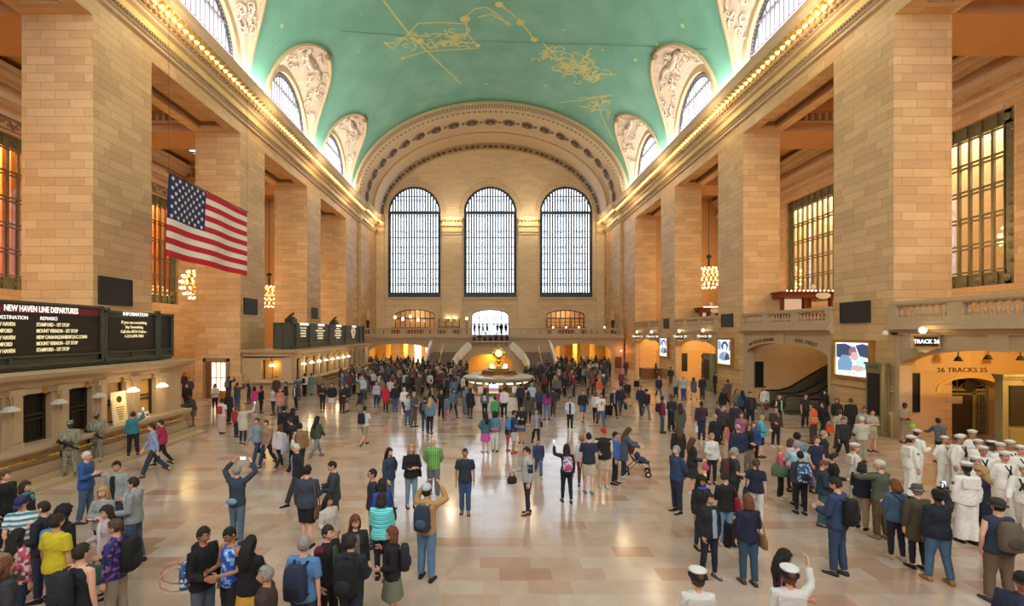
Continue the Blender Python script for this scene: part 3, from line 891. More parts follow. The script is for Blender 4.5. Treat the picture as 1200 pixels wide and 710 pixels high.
# ------------------------------------------------------------------ aisle windows and the lit rooms behind them
M_ORG = plain('orange_glow_blind', rgb(236,164,88), .6)  # orange glow of the lit windows put into the blind and wall colour
M_CREAM = plain('cream_office_wall', rgb(232,208,160), .6)
def aisle_window(s, c, back, lightcol, power):
    xo = XO[s]; w = struct(empty(wname()))
    m = MB(); hw = 3.65; z0, z1 = 7.6, 17.6
    n = 9
    for i in range(n+1):
        u = -2.95+5.9*i/n; m.box(s*(xo+.25), s*(xo+.4), c+u-.07, c+u+.07, z0+.8, z1-.8)
    for i in range(6):
        z = z0+.8+(z1-z0-1.6)*i/5
        for dz in (-.14, .1): m.box(s*(xo+.22), s*(xo+.42), c-3, c+3, z+dz, z+dz+.08)
    m.build('mullions', M_BRONZEL, w)
    b = MB()
    for (a, bb, p, q) in ((-hw,hw,z0,z0+.8),(-hw,hw,z1-.8,z1),(-hw,-hw+.7,z0,z1),(hw-.7,hw,z0,z1)):
        b.box(s*(xo+.25), s*(xo+.35), c+a, c+bb, p, q)
    rg = random.Random(5)
    for i in range(9):
        for z in (z0+.4, z1-.4):
            b.box(s*(xo+.15), s*(xo+.25), c-3.5+i*.85, c-3.5+i*.85+.1, z-.35, z+.35)
            b.sph((s*(xo+.25), c-3.1+i*.78, z), (.08,.25,.25), 6, 4)
    for i in range(12):
        for u in (-3.3, 3.3): b.sph((s*(xo+.25), c+u, z0+.7+i*.75), (.08,.24,.24), 6, 4)
    b.build('cast_bronze_border', M_BRONZEL, w)
    g = MB(); g.poly((s*(xo+.33),c-hw,z0),(s*(xo+.33),c+hw,z0),(s*(xo+.33),c+hw,z1),(s*(xo+.33),c-hw,z1)); g.build('glass', M_GLASSW, w)
    return w
for s in (-1, 1):
    for i, c in enumerate(BC): aisle_window(s, c, None, None, None)
    xo = XO[s]; m = MB()
    m.box(s*(xo+3.0), s*(xo+3.2), 8, 60, 5, 19)
    m.box(s*(xo+.7), s*(xo+3.2), 8, 60, 5.0, 5.2); m.box(s*(xo+.7), s*(xo+3.2), 8, 60, 18.8, 19); m.box(s*(xo+.7), s*(xo+3.2), 7.8, 8, 5, 19); m.box(s*(xo+.7), s*(xo+3.2), 60, 60.2, 5, 19)
    struct(m.build('wall_office_'+('left' if s < 0 else 'right'), M_ORG if s < 0 else M_CREAM))
    if s < 0:
        m = MB()
        for i in range(90): m.box(-xo-1.4, -xo-1.5, 8.5+i*.55, 8.5+i*.55+.4, 7.2, 18.2)
        o = struct(m.build(tname(), M_ORG)); o.name = 'trim_blinds'

# aisle frieze carving
for s in (-1,1):
    m = MB(); rg = random.Random(9)
    if s > 0: continue
    for c in BC:
        m.box(s*XO[s], s*(XO[s]-.06), c-4, c+4, 17.75, 17.85); m.box(s*XO[s], s*(XO[s]-.06), c-4, c+4, 18.5, 18.6)
        for i in range(11):
            y = c-3.5+i*.7; pts = [(s*(XO[s]-.06), y+cos(q*.7)*(.32-.03*q)*(-1)**i, 18.17+sin(q*.7)*(.30-.028*q)) for q in range(9)]
            m.tube(pts, [.07-.004*q for q in range(9)], 5)
            m.sph((s*(XO[s]-.05), y+.35, 18.17+.1*(-1)**i), (.09,.13,.2), 6, 4)
    o = m.build(tname(), M_ORN); struct(o)

# ------------------------------------------------------------------ right side: galleries and lower arcades
def segarch(o, r=0): pass
gx0 = HX
m = MB()
m.box(HX+.05, XO[1], -4, 59.0, 4.95, 5.3)
struct(m.build('floor_gallery', M_TRIMG))
m = MB()
for (a, b) in BAYS[:]:
    c = (a+b)/2; hw = (b-a)/2
    zc = 4.15; zs = 3.3
    m.arcade(lambda u, z, d_: (HX+d_, u, z), a, b, 0, 5.3, [(c, hw-.35, 0, zs, zc)], .55)
struct(m.build('wall_arcade', M_TRIMG))
m = MB()
for (a, b) in BAYS:
    c = (a+b)/2; hw = (b-a)/2
    m.box(HX-.12, HX, a, b, 4.72, 4.82); m.box(HX-.22, HX+.1, a, b, 4.82, 4.95); m.box(HX-.42, HX+.2, a, b, 4.95, 5.12); m.box(HX-.3, HX+.2, a, b, 5.12, 5.3)
    m.box(HX-.1, HX, c-.35, c+.35, 4.1, 4.75)
    for sg in (-1,1): m.box(HX-.05, HX, c+sg*(hw-.25)-.12, c+sg*(hw-.25)+.12, 0, 4.7)
struct(m.build(tname(), M_TRIMG))
for i, (a, b) in enumerate(BAYS[1:]):
    balustrade((HX-.05, b), (HX-.05, a), 5.3, .92, 'stone balustrade of the right-hand gallery %s' % ['above the track doors nearest the camera','above the escalator arch','above the third bay, beyond the escalators','in the farthest bay before the corner'][i], sp=.27, groups=3, die=.6)
# alcove interiors
M_ALC = stone('alcove_marble', rgb(222,186,136), rgb(212,172,120), rgb(190,150,104), 2.6, 1.5, rough=.4, contrast=.2, msize=.006)
def alcove(a, b, esc=False):
    m = MB(); zt = 4.5
    y = b
    if not esc:
        m.arcade(lambda u, z, d_: (u, y-.02+d_, z), HX+.3, 25.2, 0, zt, [(22.0, 1.45, 0, 2.1, 2.72)], .8)
    else:
        m.poly((HX+.3,y-.02,0),(25.2,y-.02,0),(25.2,y-.02,4.95),(HX+.3,y-.02,4.95))
    m.box(25.2, 25.4, a-.5, b+.8, 0, 4.95)
    m.box(HX+3.3, 25.2, a-.2, a, 0, 4.95)
    return m
doors = [0]
for i, (a, b) in enumerate(BAYS):
    if i == 0: continue
    esc = (i == 2)
    m = alcove(a, b, esc); struct(m.build('wall_alcove_%d' % i, M_ALC))
    if esc: continue
    m = MB(); m.box(HX+.5, 25.2, a, b, 4.45, 4.94); struct(m.build('ceiling_alcove_%d' % i, M_YEL))
    # arched surround and bronze gate
    m = MB(); N = 16; rows = []
    for k in range(N+1):
        t = pi*k/N; rows.append([(22+r*cos(t), b-.02-d, 2.1+ (r-.83)*sin(t)) for (r, d) in ((1.45,0),(1.45,.06),(1.58,.06),(1.58,0))])
    m.grid(rows); tr = struct(m.build(tname(), M_YEL))
    doors[0] += 1
    d = struct(empty('door_%d' % doors[0], (22, b+.55, 0)))
    m = MB()
    for u in (-1.4,-.75,.75,1.4): m.box(u-.06,u+.06,-.05,.05,0,2.1)
    for z in (2.1,1.92): m.box(-1.45,1.45,-.05,.05,z-.05,z+.05)
    for k in range(14):
        t = pi*k/14; t2 = pi*(k+1)/14
        m.bar((1.4*cos(t),0,2.1+.55*sin(t)),(1.4*cos(t2),0,2.1+.55*sin(t2)),.08,.08)
    for k in range(9): m.bar((0,0,2.12),(1.3*cos(pi*k/8),0,2.12+.5*sin(pi*k/8)),.03,.03)
    m.build('gate_frame', M_OLIVE, d)
    m = MB(); m.box(-.7,.7,-.02,.02,0,1.9); m.build('door_leaf', M_BLACK, d)
    m = MB(); m.box(-.35,.2,-.05,-.03,1.45,1.8); m.build('notice', plain('paper', rgb(190,180,150), .6), d)
    m = MB()
    for k in range(4):
        m.box(.86+k*.14,.9+k*.14,-.03,.03,.1,2.05)
    for k in range(5): m.box(.8,1.4,-.03,.03,.3+k*.4,.34+k*.4)
    for k in range(2): m.box(-1.35+k*.3,-1.3+k*.3,-.03,.03,.1,2.05)
    m.build('bars', M_OLIVE, d)
    m = MB(); m.lathe([(0,0),(.32,0),(.32,.04),(0,.04)], 16); o = m.build('roundel', M_BLACK, d); o.rotation_euler = (pi/2,0,0); o.location = (.55,-.06,2.32)
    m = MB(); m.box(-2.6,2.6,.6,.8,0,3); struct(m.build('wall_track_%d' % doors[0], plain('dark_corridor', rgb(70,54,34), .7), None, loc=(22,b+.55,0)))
tx = plain('incised_letters', rgb(92,66,40), .7)
o = text('trim_lettering', '26 TRACKS 25', .30, tx, None, MX_camface(21.65, 21.27, 3.08), .01, sx=1.25); struct(o)
def curved_word(name, word, size, uc, zc0, fall, sx=1.0):
    """word on the arcade face, following the arch"""
    e = empty(name, (HX-.02, uc, zc0))
    n = len(word)
    for i, ch in enumerate(word):
        if ch == ' ': continue
        u = uc - (i-(n-1)/2)*size*.72*sx
        z = zc0 - fall(u)
        sl = (fall(u+.1)-fall(u-.1))/.2
        mw = Matrix.Translation((HX-.02, u, z)) @ Matrix(((0,0,-1,0),(-1,0,0,0),(0,1,0,0),(0,0,0,1))) @ Matrix.Rotation(math.atan(sl)*.9, 4, 'Z')
        o = text('letter', ch, size, tx, None, mw, .008); o.parent = e; o.matrix_parent_inverse = Matrix.Translation((-(HX-.02), -uc, -zc0))
    return e
fl = lambda u: .85*(1-sqrt(max(0.02, 1-((u-29.45)/4.1)**2)))
e = curved_word('arch_inscription', 'THE METLIFE BUILDING', .32, 31.7, 4.38, fl, .62); tag(e, 'incised building name following the left half of the escalator arch', 'inscription')
e = curved_word('arch_inscription', '45TH STREET', .34, 27.2, 4.38, fl, .72); tag(e, 'incised street name following the right half of the escalator arch', 'inscription')
# dark wall panels (speaker grilles), screens
def panel(name, x, y0, y1, z0, z1, s, label, cat, mat=None, frame=.05, group=None, depth=.08):
    e = empty(name, (x, (y0+y1)/2, z0)); tag(e, label, cat, group)
    h = z1-z0; w = (y1-y0)/2; m = MB()
    m.box(-s*depth, 0, -w, w, 0, h); 
    m.build('panel', mat or M_VENT, e)
    m = MB()
    for (a,b,p,q) in ((-w-frame,w+frame,-frame,0),(-w-frame,w+frame,h,h+frame),(-w-frame,-w,0,h),(w,w+frame,0,h)):
        m.box(-s*(depth+.03), 0, a, b, p, q)
    m.build('frame', M_BRONZE, e)
    m = MB()
    for k in range(1, 12): m.box(-s*(depth+.012), -s*depth, -w, w, h*k/12-.01, h*k/12+.01)
    m.build('grille', M_BLACK, e)
    return e
for (s, y0, y1, z0, z1, lab) in ((1,22.6,24.4,5.35,6.35,'black speaker grille high on the right pier nearest the camera'),(1,35.3,36.9,5.3,6.25,'black speaker grille above the tall screen on the second right pier'),
        (1,47.9,49.1,5.3,6.25,'black speaker grille on the third right pier'),(-1,21.6,23.5,6.2,7.45,'black speaker grille above the information board on the big left pier'),
        (-1,34.4,36.2,6.25,7.4,'black speaker grille on the second left pier beside the flag'),(-1,47.5,49.0,6.3,7.4,'black speaker grille on the third left pier above the far board')):
    panel('speaker_grille', s*HX, y0, y1, z0, z1, s, lab, 'speaker grille', frame=.04)
def camface_panel(name, x0, x1, y, z0, z1, label, cat, mat):
    e = empty(name, ((x0+x1)/2, y, z0)); tag(e, label, cat); w = (x1-x0)/2; h = z1-z0
    m = MB(); m.box(-w,w,-.06,0,0,h); m.build('panel', mat, e)
    m = MB()
    for (a,b,p,q) in ((-w-.05,w+.05,-.05,0),(-w-.05,w+.05,h,h+.05),(-w-.05,-w,0,h),(w,w+.05,0,h)): m.box(a,b,-.09,0,p,q)
    m.build('frame', M_BRONZE, e); return e
camface_panel('notice_case', PX(1064,21.2), PX(1077,21.2), 21.28, 1.2, 2.9, 'tall narrow black notice case inside the nearest right arch', 'notice case', M_BLACK)
camface_panel('notice_case', PX(885,33.9), PX(893,33.9), 33.88, .85, 2.65, 'tall narrow black notice case on the wall left of the escalators', 'notice case', M_BLACK)
camface_panel('notice_case', PX(799,46.3), PX(805,46.3), 46.38, 1.0, 2.7, 'tall narrow black notice case inside the yellow arch beyond the escalators', 'notice case', M_BLACK)
M_SCRW = emit('screen_white', (.80,.92,1,1), 1.15); M_SCRB = emit('screen_blue', (.16,.30,.45,1), 1.0); M_SCRD = emit('screen_dark', (.04,.06,.12,1), 1.0)
M_SCRS = emit('screen_skin', (.62,.38,.36,1), 1.0); M_SCRC = emit('screen_cyan', (.45,.80,.95,1), 1.1); M_SCRP = emit('screen_plum', (.30,.14,.2,1), .9)
def blob(m, pts, x, s):
    m.poly(*[(x, -s*a, b) for a, b in pts])
def wall_screen(y0, y1, z0, z1, lab, kind):
    e = empty('advertising_screen', (HX, (y0+y1)/2, z0)); tag(e, lab, 'screen')
    w = (y1-y0)/2; h = z1-z0
    m = MB()
    for (a,b,p,q) in ((-w-.14,w+.14,-.14,0),(-w-.14,w+.14,h,h+.14),(-w-.14,-w,0,h),(w,w+.14,0,h)): m.box(-.24, 0, a, b, p, q)
    m.build('gilt_frame', plain('gilt_frame', rgb(188,138,62), .35, .5), e)
    m = MB(); m.box(-.14,0,-w,w,0,h); sc = m.build('screen', M_SCRW, e)
    U = lambda u, v: (u*2*w - w, v*h)     # u: left to right as seen from the hall
    def shape(name, mat, pts, lay):
        m = MB(); m.poly(*[(-.141-.004*lay, -U(u,v)[0], U(u,v)[1]) for u, v in pts]); m.build(name, mat, e)
    if kind == 0:
        shape('picture_dark', M_SCRD, [(.02,.55),(.25,.50),(.5,.62),(.55,.85),(.3,.97),(.02,.95)], 1)
        shape('picture_dark', M_SCRD, [(.72,.6),(.98,.55),(.98,.92),(.8,.97),(.6,.92)], 1)
        shape('picture_hair', M_SCRP, [(.42,.6),(.58,.55),(.64,.72),(.6,.88),(.46,.88),(.4,.75)], 2)
        shape('picture_face', M_SCRS, [(.44,.5),(.62,.46),(.7,.56),(.66,.72),(.5,.72)], 3)
        shape('picture_sleeve', M_SCRB, [(.08,.14),(.5,.16),(.52,.4),(.4,.62),(.2,.62),(.06,.4)], 4)
        shape('picture_blouse', M_SCRC, [(.5,.2),(.95,.16),(.96,.42),(.8,.6),(.62,.46)], 4)
        shape('picture_hand', M_SCRS, [(.46,.2),(.7,.14),(.9,.24),(.78,.32),(.55,.34)], 5)
        shape('picture_stripe', M_SCRD, [(.3,.09),(.6,.07),(.6,.085),(.3,.105)], 2)
    else:
        shape('picture_hair', M_SCRD, [(.3,.6),(.7,.58),(.78,.8),(.6,.95),(.35,.92),(.22,.75)], 1)
        shape('picture_face', M_SCRW, [(.42,.55),(.6,.52),(.66,.7),(.56,.84),(.42,.8)], 2)
        shape('picture_coat', M_SCRB, [(.05,.2),(.45,.12),(.9,.2),(.85,.42),(.6,.52),(.35,.5),(.1,.4)], 2)
        shape('picture_coat_dark', M_SCRD, [(.5,.15),(.9,.22),(.8,.45),(.6,.46)], 3)
        shape('picture_sky', M_SCRB, [(.02,.62),(.2,.55),(.22,.9),(.02,.97)], 1)
        shape('picture_sky', M_SCRB, [(.8,.55),(.98,.6),(.98,.97),(.8,.9)], 1)
        shape('picture_face', M_SCRS, [(.46,.36),(.58,.34),(.6,.46),(.48,.5)], 4)
wall_screen(22.45, 24.65, 2.6, 4.3, 'large gilt-framed screen showing two figures, on the nearest right pier', 0)
wall_screen(35.3, 37.3, 2.35, 4.25, 'upright gilt-framed screen on the second right pier', 1)
wall_screen(47.9, 50.0, 2.35, 4.2, 'small distant gilt-framed screen on the third right pier', 1)
# base mouldings and benches of stone on right piers
m = MB()
for (a, b) in PIERS[1:]:
    m.box(HX-.12, HX, a, b, 0, 1.0); m.box(HX-.2, HX, a, b, 1.0, 1.12); m.box(HX-.14,HX,a,b,2.05,2.12)
    m.box(-HX, -HX+.12, a, b, 0, 1.6); m.box(-HX,-HX+.2,a,b,1.6,1.75)
struct(m.build('baseboard_piers', M_TILE))
# olive steel information cabinets
def olive_cabinet(x0, x1, y0, y1, z1, lab, head='TRACKS'):
    e = empty('track_information_cabinet', ((x0+x1)/2, (y0+y1)/2, 0)); tag(e, lab, 'cabinet')
    w = (x1-x0)/2; d = (y1-y0)/2
    m = MB(); m.box(-w,w,-d,d,0,z1-.35); m.box(-w-.06,w+.06,-d-.06,d+.06,z1-.1,z1); m.box(-w-.02,w+.02,-d-.02,d+.02,z1-.35,z1-.1); m.box(-w-.05,w+.05,-d-.05,d+.05,0,.2)
    for u in (-w,w): m.box(u-.05,u+.05,-d-.04,-d+.04,.2,z1-.35)
    m.build('casing', M_OLIVE, e)
    m = MB(); m.box(-w-.03,-w,-d+.12,d-.12,.95,z1-.5); m.build('dark_display', M_BLACK, e)
    m = MB(); m.box(-w+.08,w-.08,-d-.02,-d,.25,.85); m.box(-w-.02,-w,-d+.1,d-.1,.25,.85); m.build('lower_panel', M_OLIVE, e)
    text('heading', head, .15, tx, e, MX_right(-w-.035, 0, z1-.22), .004)
    return e
olive_cabinet(18.0, HX-.22, 21.35, 22.25, 3.4, 'olive steel information cabinet beside the large screen on the nearest right pier')
olive_cabinet(17.9, HX-.22, 37.7, 38.9, 3.1, 'olive steel information cabinet at the second right pier, below the tall screen')
e = empty('track_gate_booth', (21.62, 19.0, 0)); tag(e, 'olive steel track gate booth with dark notice boards behind the sailors', 'booth')
m = MB(); m.box(-1.3,1.6,-.6,-.3,0,2.95); m.box(-1.36,1.7,-.66,-.3,2.95,3.05); m.box(-1.42,1.8,-.72,-.3,3.05,3.14); m.box(-1.35,1.65,-.65,-.3,0,.2); m.build('casing', M_OLIVE, e)
m = MB()
for x in (-1.05,-.2,.65): m.box(x,x+.72,-.64,-.6,1.1,2.7)
m.build('notice_board', M_BLACK, e)
m = MB()
for x in (-1.05,-.2,.65): m.box(x,x+.72,-.63,-.6,.25,.95)
m.build('lower_panel', M_OLIVE, e)
text('heading', 'TRACK 26', .16, tx, e, MX_camface(-.2,-.61,2.86), .004)
# track signs with a lamp on top
def track_sign(px, py0, py1, w_px, Y, lab, txt):
    x = PX(px, Y); z0 = PZ(py1, Y); z1 = PZ(py0, Y); w = w_px*Y/F/2; h = z1-z0
    e = empty('track_sign', (x, Y, z0)); tag(e, lab, 'sign')
    m = MB(); m.box(-w,w,-.12,.12,h*.1,h); m.box(-w-.05,w+.05,-.16,.16,h,h+.06); m.box(-w-.04,w+.04,-.15,.15,h*.06,h*.14); m.poly((-w*.7,-.12,.05),(w*.7,-.12,.05),(0,-.12,-.16)); m.poly((-w*.7,.12,.05),(0,.12,-.16),(w*.7,.12,.05))
    m.box(-w*.7,w*.7,-.1,.1,-.02,.08)
    m.build('casing', M_TRIMG, e)
    m = MB(); m.box(-w*.72,w*.72,-.14,-.12,h*.25,h*.85); m.build('dark_field', M_BLACK, e)
    m = MB(); 
    for (a,b,p,q) in ((-.8,.8,.18,.24),(-.8,.8,.86,.92),(-.8,-.74,.18,.92),(.74,.8,.18,.92)): m.box(a*w,b*w,-.16,-.12,p*h,q*h)
    m.build('inner_frame', M_BRASS, e)
    text('track_number', txt, h*.42, M_LEDW, e, MX_camface(0,-.16,h*.55), .01, bold=.006)
    m = MB(); m.sph((0,0,h+.22), .13, 12, 8); m.build('globe_lamp', M_BULB, e)
    m = MB(); m.lathe([(.09,h+.04),(.1,h+.08),(.05,h+.12)],10); m.build('lamp_base', M_BRASS, e)
    m = MB(); m.box(w, HX-x, -.04, .04, h*.5, h*.6); m.build('bracket', M_BRONZE, e)
track_sign(1081.5, 393, 409, 35, 19.1, 'lit track sign with globe lamp by the nearest right pier', 'TRACK 26')
track_sign(824, 390, 399, 13, 38.7, 'lit track sign with globe lamp, right one of the pair beyond the escalators', 'TRACK 28')
track_sign(796, 390.5, 399, 11.5, 43.6, 'lit track sign with globe lamp, left one of the pair beyond the escalators', 'TRACK 29')
track_sign(763.5, 391, 398.5, 9, 51.0, 'small lit track sign, right one of the farthest pair', 'TRACK 30')
track_sign(746.5, 391, 398, 8, 56.0, 'small lit track sign, left one of the farthest pair', 'TRACK 31')
for i, (x, y) in enumerate(((20.2,19.6),(21.2,17.4),(22.2,15.4))):
    pass
for (px, py, lab) in ((1123,421,'left'),(1158,419,'middle'),(1196,420,'right')):
    Y = 19.5; e = empty('spot_lamp', (PX(px,Y), Y, PZ(py,Y))); tag(e, 'small conical spotlight under the nearest right arch, %s one of three' % lab, 'lamp')
    m = MB(); m.lathe([(.02,.3),(.02,.12),(.06,.12),(.16,-.08),(.14,-.08),(.05,.08)], 14); m.lathe([(.015,.3),(.015,.75)],6); m.build('shade', M_BRONZE, e)
    m = MB(); m.sph((0,0,-.02), .06, 8, 6); m.build('bulb', M_BULB, e)
# security camera
e = empty('security_camera', (17.6,20.7,4.78)); tag(e, 'small white security camera beside the nearest lit track sign', 'camera')
m = MB(); m.sph((0,0,0), .13, 12, 8); m.build('dome', M_WHITE, e); m = MB(); m.bar((0,0,.02),(.45,0,.02),.06); m.box(.3,.5,-.06,.06,-.08,.05); m.build('bracket', M_BLACK, e)
# ------------------------------------------------------------------ escalators
M_STEEL = plain('brushed_steel', rgb(140,124,100), .42, .5); M_RUB = plain('black_rubber', rgb(24,22,22), .4)
def escalator(y0, lab):
    e = empty('escalator', (18.0, y0, 0)); tag(e, lab, 'escalator'); W_ = 1.55
    P = [(.1,.95),(1.2,.95),(1.9,1.15),(7.0,4.2)]
    for yy, nm in ((0,'a'),(W_,'b')):
        m = MB(); pts = [(0,.12),(0,.75)] + [(a+.05,b-.06) for a,b in P] + [(7.0,2.6),(2.0,.0),(.1,0)]
        m.poly(*[(a,yy-.08,b) for a,b in pts]); m.poly(*[(a,yy+.08,b) for a,b in pts][::-1])
        for (a,b),(c,d) in zip(pts, pts[1:]+pts[:1]): m.poly((a,yy-.08,b),(c,yy-.08,d),(c,yy+.08,d),(a,yy+.08,b))
        m.build('side_panel', M_STEEL, e)
        m = MB(); m.tube([(.25,yy,.15),(.02,yy,.25),(-.08,yy,.55),(.02,yy,.85)]+[(a+.05,yy,b) for a,b in P], .055, 8); m.build('handrail', M_RUB, e)
    m = MB()
    m.box(-.6,1.3,.1,W_-.1,0,.06)
    for i in range(17): m.box(1.2+i*.34, 1.56+i*.34+.2, .1, W_-.1, max(0,i*.2-.2), .06+i*.2)
    m.build('steps', plain('escalator_steps', rgb(70,66,62), .4, .5), e)
    m = MB(); m.box(-.75,.4,.05,W_-.05,0,.03); m.build('comb_plate', M_STEEL, e)
    return e
escalator(29.35, 'left escalator rising behind the arch on the right side of the hall')
escalator(26.75, 'right escalator rising behind the arch, nearer the big screen')
# mahogany bar kiosks on the gallery
def bar_kiosk(x0, x1, y, z, h, lab):
    e = empty('bar_kiosk', ((x0+x1)/2, y, z)); tag(e, lab, 'bar kiosk'); w = (x1-x0)/2
    m = MB(); m.box(-w,w,-.1,2.4,0,.9); m.box(-w,-w+.2,0,.2,0,h); m.box(w-.2,w,0,.2,0,h); m.box(-w,w,2.2,2.4,0,h); m.box(-.1,.1,0,.2,0,h); m.build('cabinet', M_MAHOG, e)
    m = MB(); m.box(-w-.15,w+.15,-.25,2.6,h-.35,h); m.box(-w-.25,w+.25,-.35,2.7,h,h+.1); m.build('canopy', M_MAHOG, e)
    for k in range(12): MB().sph((-w+.2+k*2*w/12.5,-.3,h+.14), .05, 6, 4).build('bulb', M_WARMLIT, e)
    m = MB(); m.box(-w+.3,-.2,.3,.4,1.0,h-.4); m.build('lit_shelf', emit('dim_bar_glow', (1,.6,.35,1), .5), e)
    m = MB(); m.lathe([(0,0),(.35,.0),(.35,.04),(0,.04)], 16); o = m.build('oval_sign', M_WHITE, e); o.rotation_euler=(pi/2,0,0); o.scale=(1.5,.7,1); o.location=(w*.5,-.28,h-.2)
    m = MB(); m.lathe([(.0,0),(.22,.02),(.12,.12),(.2,.3),(.16,.5),(.0,.6)], 12, o=(w*.45,.6,h+.1)); m.build('finial_vase', M_WHITE, e)
bar_kiosk(PX(916,33.0), PX(976,33.0), 33.0, 5.3, 2.35, 'mahogany bar kiosk with bulb-lit canopy on the right gallery above the escalators')
bar_kiosk(PX(821,45.5), PX(842,45.5), 45.5, 5.3, 1.9, 'small mahogany bar kiosk on the gallery beside the right chandelier')
# reading-lamp counter on the nearest gallery: display case
e = empty('display_counter', (23.5,16.5,5.3)); tag(e, 'lit display counter on the gallery above the nearest track arch', 'counter')
m = MB(); m.box(-1.5,4,-.5,.5,0,1.0); m.build('cabinet', M_WOOD, e); m = MB(); m.box(-1.4,4,-.55,.45,1.0,1.5); m.build('glass_case', M_GLASSW, e)
m = MB(); m.box(-1.4,4,-.5,.4,1.45,1.5); m.build('lit_top', emit('dim_bar_glow', (1,.6,.35,1), .5), e)
# ------------------------------------------------------------------ ticket offices (left)
XT = -14.8
def ticket_office(y0, y1, wins, lab, lit, endwin=None, z1=3.5):
    e = empty('ticket_office', (XT, (y0+y1)/2, 0)); tag(e, lab, 'ticket office')
    yc = (y0+y1)/2; a, b = y0-yc, y1-yc
    ops = [(w-yc, .47, 1.28, 2.85, 2.85) for w in wins]
    m = MB(); m.arcade(lambda u, z, d_: (-d_, u, z), a, b, 0, 3.1, ops, .35)
    if endwin:
        m.arcade(lambda u, z, d_: (u, a+d_, z), -3.68, 0, 0, 3.1, [endwin], .35)
        m.poly((0,b,0),(-3.68,b,0),(-3.68,b,3.1),(0,b,3.1))
    else:
        m.poly((0,b,0),(-3.6,b,0),(-3.6,b,3.1),(0,b,3.1))
    m.build('stone_front', M_TRIMG, e)
    m = MB()
    cor = [(0,3.05),(.06,3.05),(.1,3.15),(.1,3.22),(.3,3.3),(.4,3.36),(.46,3.5),(0,3.55)]
    for (p, q) in zip(cor, cor[1:]):
        m.poly((p[0],a,p[1]),(p[0],b,p[1]),(q[0],b,q[1]),(q[0],a,q[1]))
        m.poly((-3.6,b+p[0],p[1]),(p[0],b+p[0],p[1]),(q[0],b+q[0],q[1]),(-3.6,b+q[0],q[1])); 
        m.poly((p[0],b,p[1]),(p[0],b+p[0],p[1]),(q[0],b+q[0],q[1]),(q[0],b,q[1]))
        if endwin:
            m.poly((-3.6,a-p[0],p[1]),(p[0],a-p[0],p[1]),(q[0],a-q[0],q[1]),(-3.6,a-q[0],q[1])); m.poly((p[0],a-p[0],p[1]),(p[0],a,p[1]),(q[0],a,q[1]),(q[0],a-q[0],q[1]))
    m.box(-3.6,.05,a,b,3.45,3.56); m.box(-3.6,-.4,a,b,2.95,3.05)
    m.build('cornice', M_TRIMG, e)
    bs = sorted(set([a]+[w-yc for w in wins]+[b]))
    ws = sorted(wins)
    mids = [ (p+q)/2-yc for p, q in zip(ws, ws[1:])]
    if ws: mids = [ws[0]-.82-yc]+mids+[ws[-1]+.82-yc]
    mids = [x for x in mids if a+.2 < x < b-.15]
    for x in mids:
        m = MB(); m.box(0,.1,x-.2,x+.2,1.25,3.05); m.box(.1,.15,x-.12,x+.12,1.4,2.85); m.box(0,.16,x-.24,x+.24,2.85,3.05); m.box(0,.14,x-.22,x+.22,1.25,1.38)
        m.build('pilaster', M_TRIMG, e)
    m = MB(); m.box(0,.52,a,b+.05,1.12,1.25); m.box(0,.45,a,b+.03,1.05,1.12)
    m.box(0,.14,a,b,.0,1.05); m.box(0,.3,a,b+.05,.0,.62)
    if endwin: m.box(-3.6,.5,a-.4,a,1.12,1.25); m.box(-3.6,.3,a-.2,a,0,.62)
    m.build('counter_ledge', M_TRIMG, e)
    m = MB(); m.tube([(.42,a,.85),(.42,b-.4,.85)], .035, 8)
    y = a+.4
    while y < b-.4: m.bar((.14,y,.85),(.42,y,.85),.05); m.sph((.42,y,.85),.06,6,4); y += 1.64
    m.build('brass_rail', M_BRASS, e)
    gm = plain('bronze_grille', rgb(66,54,38), .5, .3)
    for i, w in enumerate(wins):
        u = w-yc; L_ = lit[i]
        f = MB()
        for q in (-.45,.45): f.box(-.28,-.2,u+q-.03,u+q+.03,1.28,2.85)
        for z in (1.3,2.0,2.15,2.82): f.box(-.28,-.2,u-.47,u+.47,z-.025,z+.025)
        fo = f.build('window_frame', gm, e)
        g = MB()
        for k in range(9): g.box(-.26,-.24,u-.4+k*.1-.008,u-.4+k*.1+.008,1.3,2.85)
        if not L_: g.build('window_grille', gm, fo)
        p = MB(); p.poly((-.33,u-.47,1.28),(-.33,u+.47,1.28),(-.33,u+.47,2.85),(-.33,u-.47,2.85))
        p.build('window_blind', M_BLACK if L_ == 0 else plain('lit_booth_interior', rgb(206,160,86), .6), fo)
    if endwin:
        uc, hw, z0, zs, zc = endwin
        f = MB()
        for q in (-hw,hw,0): f.box(uc+q-.03,uc+q+.03,a+.15,a+.22,z0,zs)
        for z in (z0,zs): f.box(uc-hw,uc+hw,a+.15,a+.22,z-.03,z+.03)
        f.build('window_frame', M_BRASS, e)
        f = MB(); f.poly((uc-hw,a+.6,z0),(uc+hw,a+.6,z0),(uc+hw,a+.6,zs),(uc-hw,a+.6,zs)); f.build('window_blind', plain('lit_booth_interior', rgb(206,160,86), .6), e)
    return e
wins1 = [13.35,14.92,16.5,18.1,19.75]
wins1 = [10.1,11.73]+wins1
ticket_office(9.0, 21.8, wins1, 'long stone ticket office with closed grilled windows under the large departures board', [0,0,0,0,0,1,1])
wins2 = [35.3+i*1.62 for i in range(12)]
ticket_office(34.1, 55.6, wins2, 'distant stone ticket office with a row of lit windows below the far boards', [1]*8+[0]*4, endwin=(-1.5,.75,1.35,2.8,2.8))
m = MB(); m.box(XT+.45, XT+1.05, 9.0, 22.1, 0, .14); m.box(XT+.45,XT+.6,9,22,0,.3)
struct(m.build(tname(), M_TRIMG))
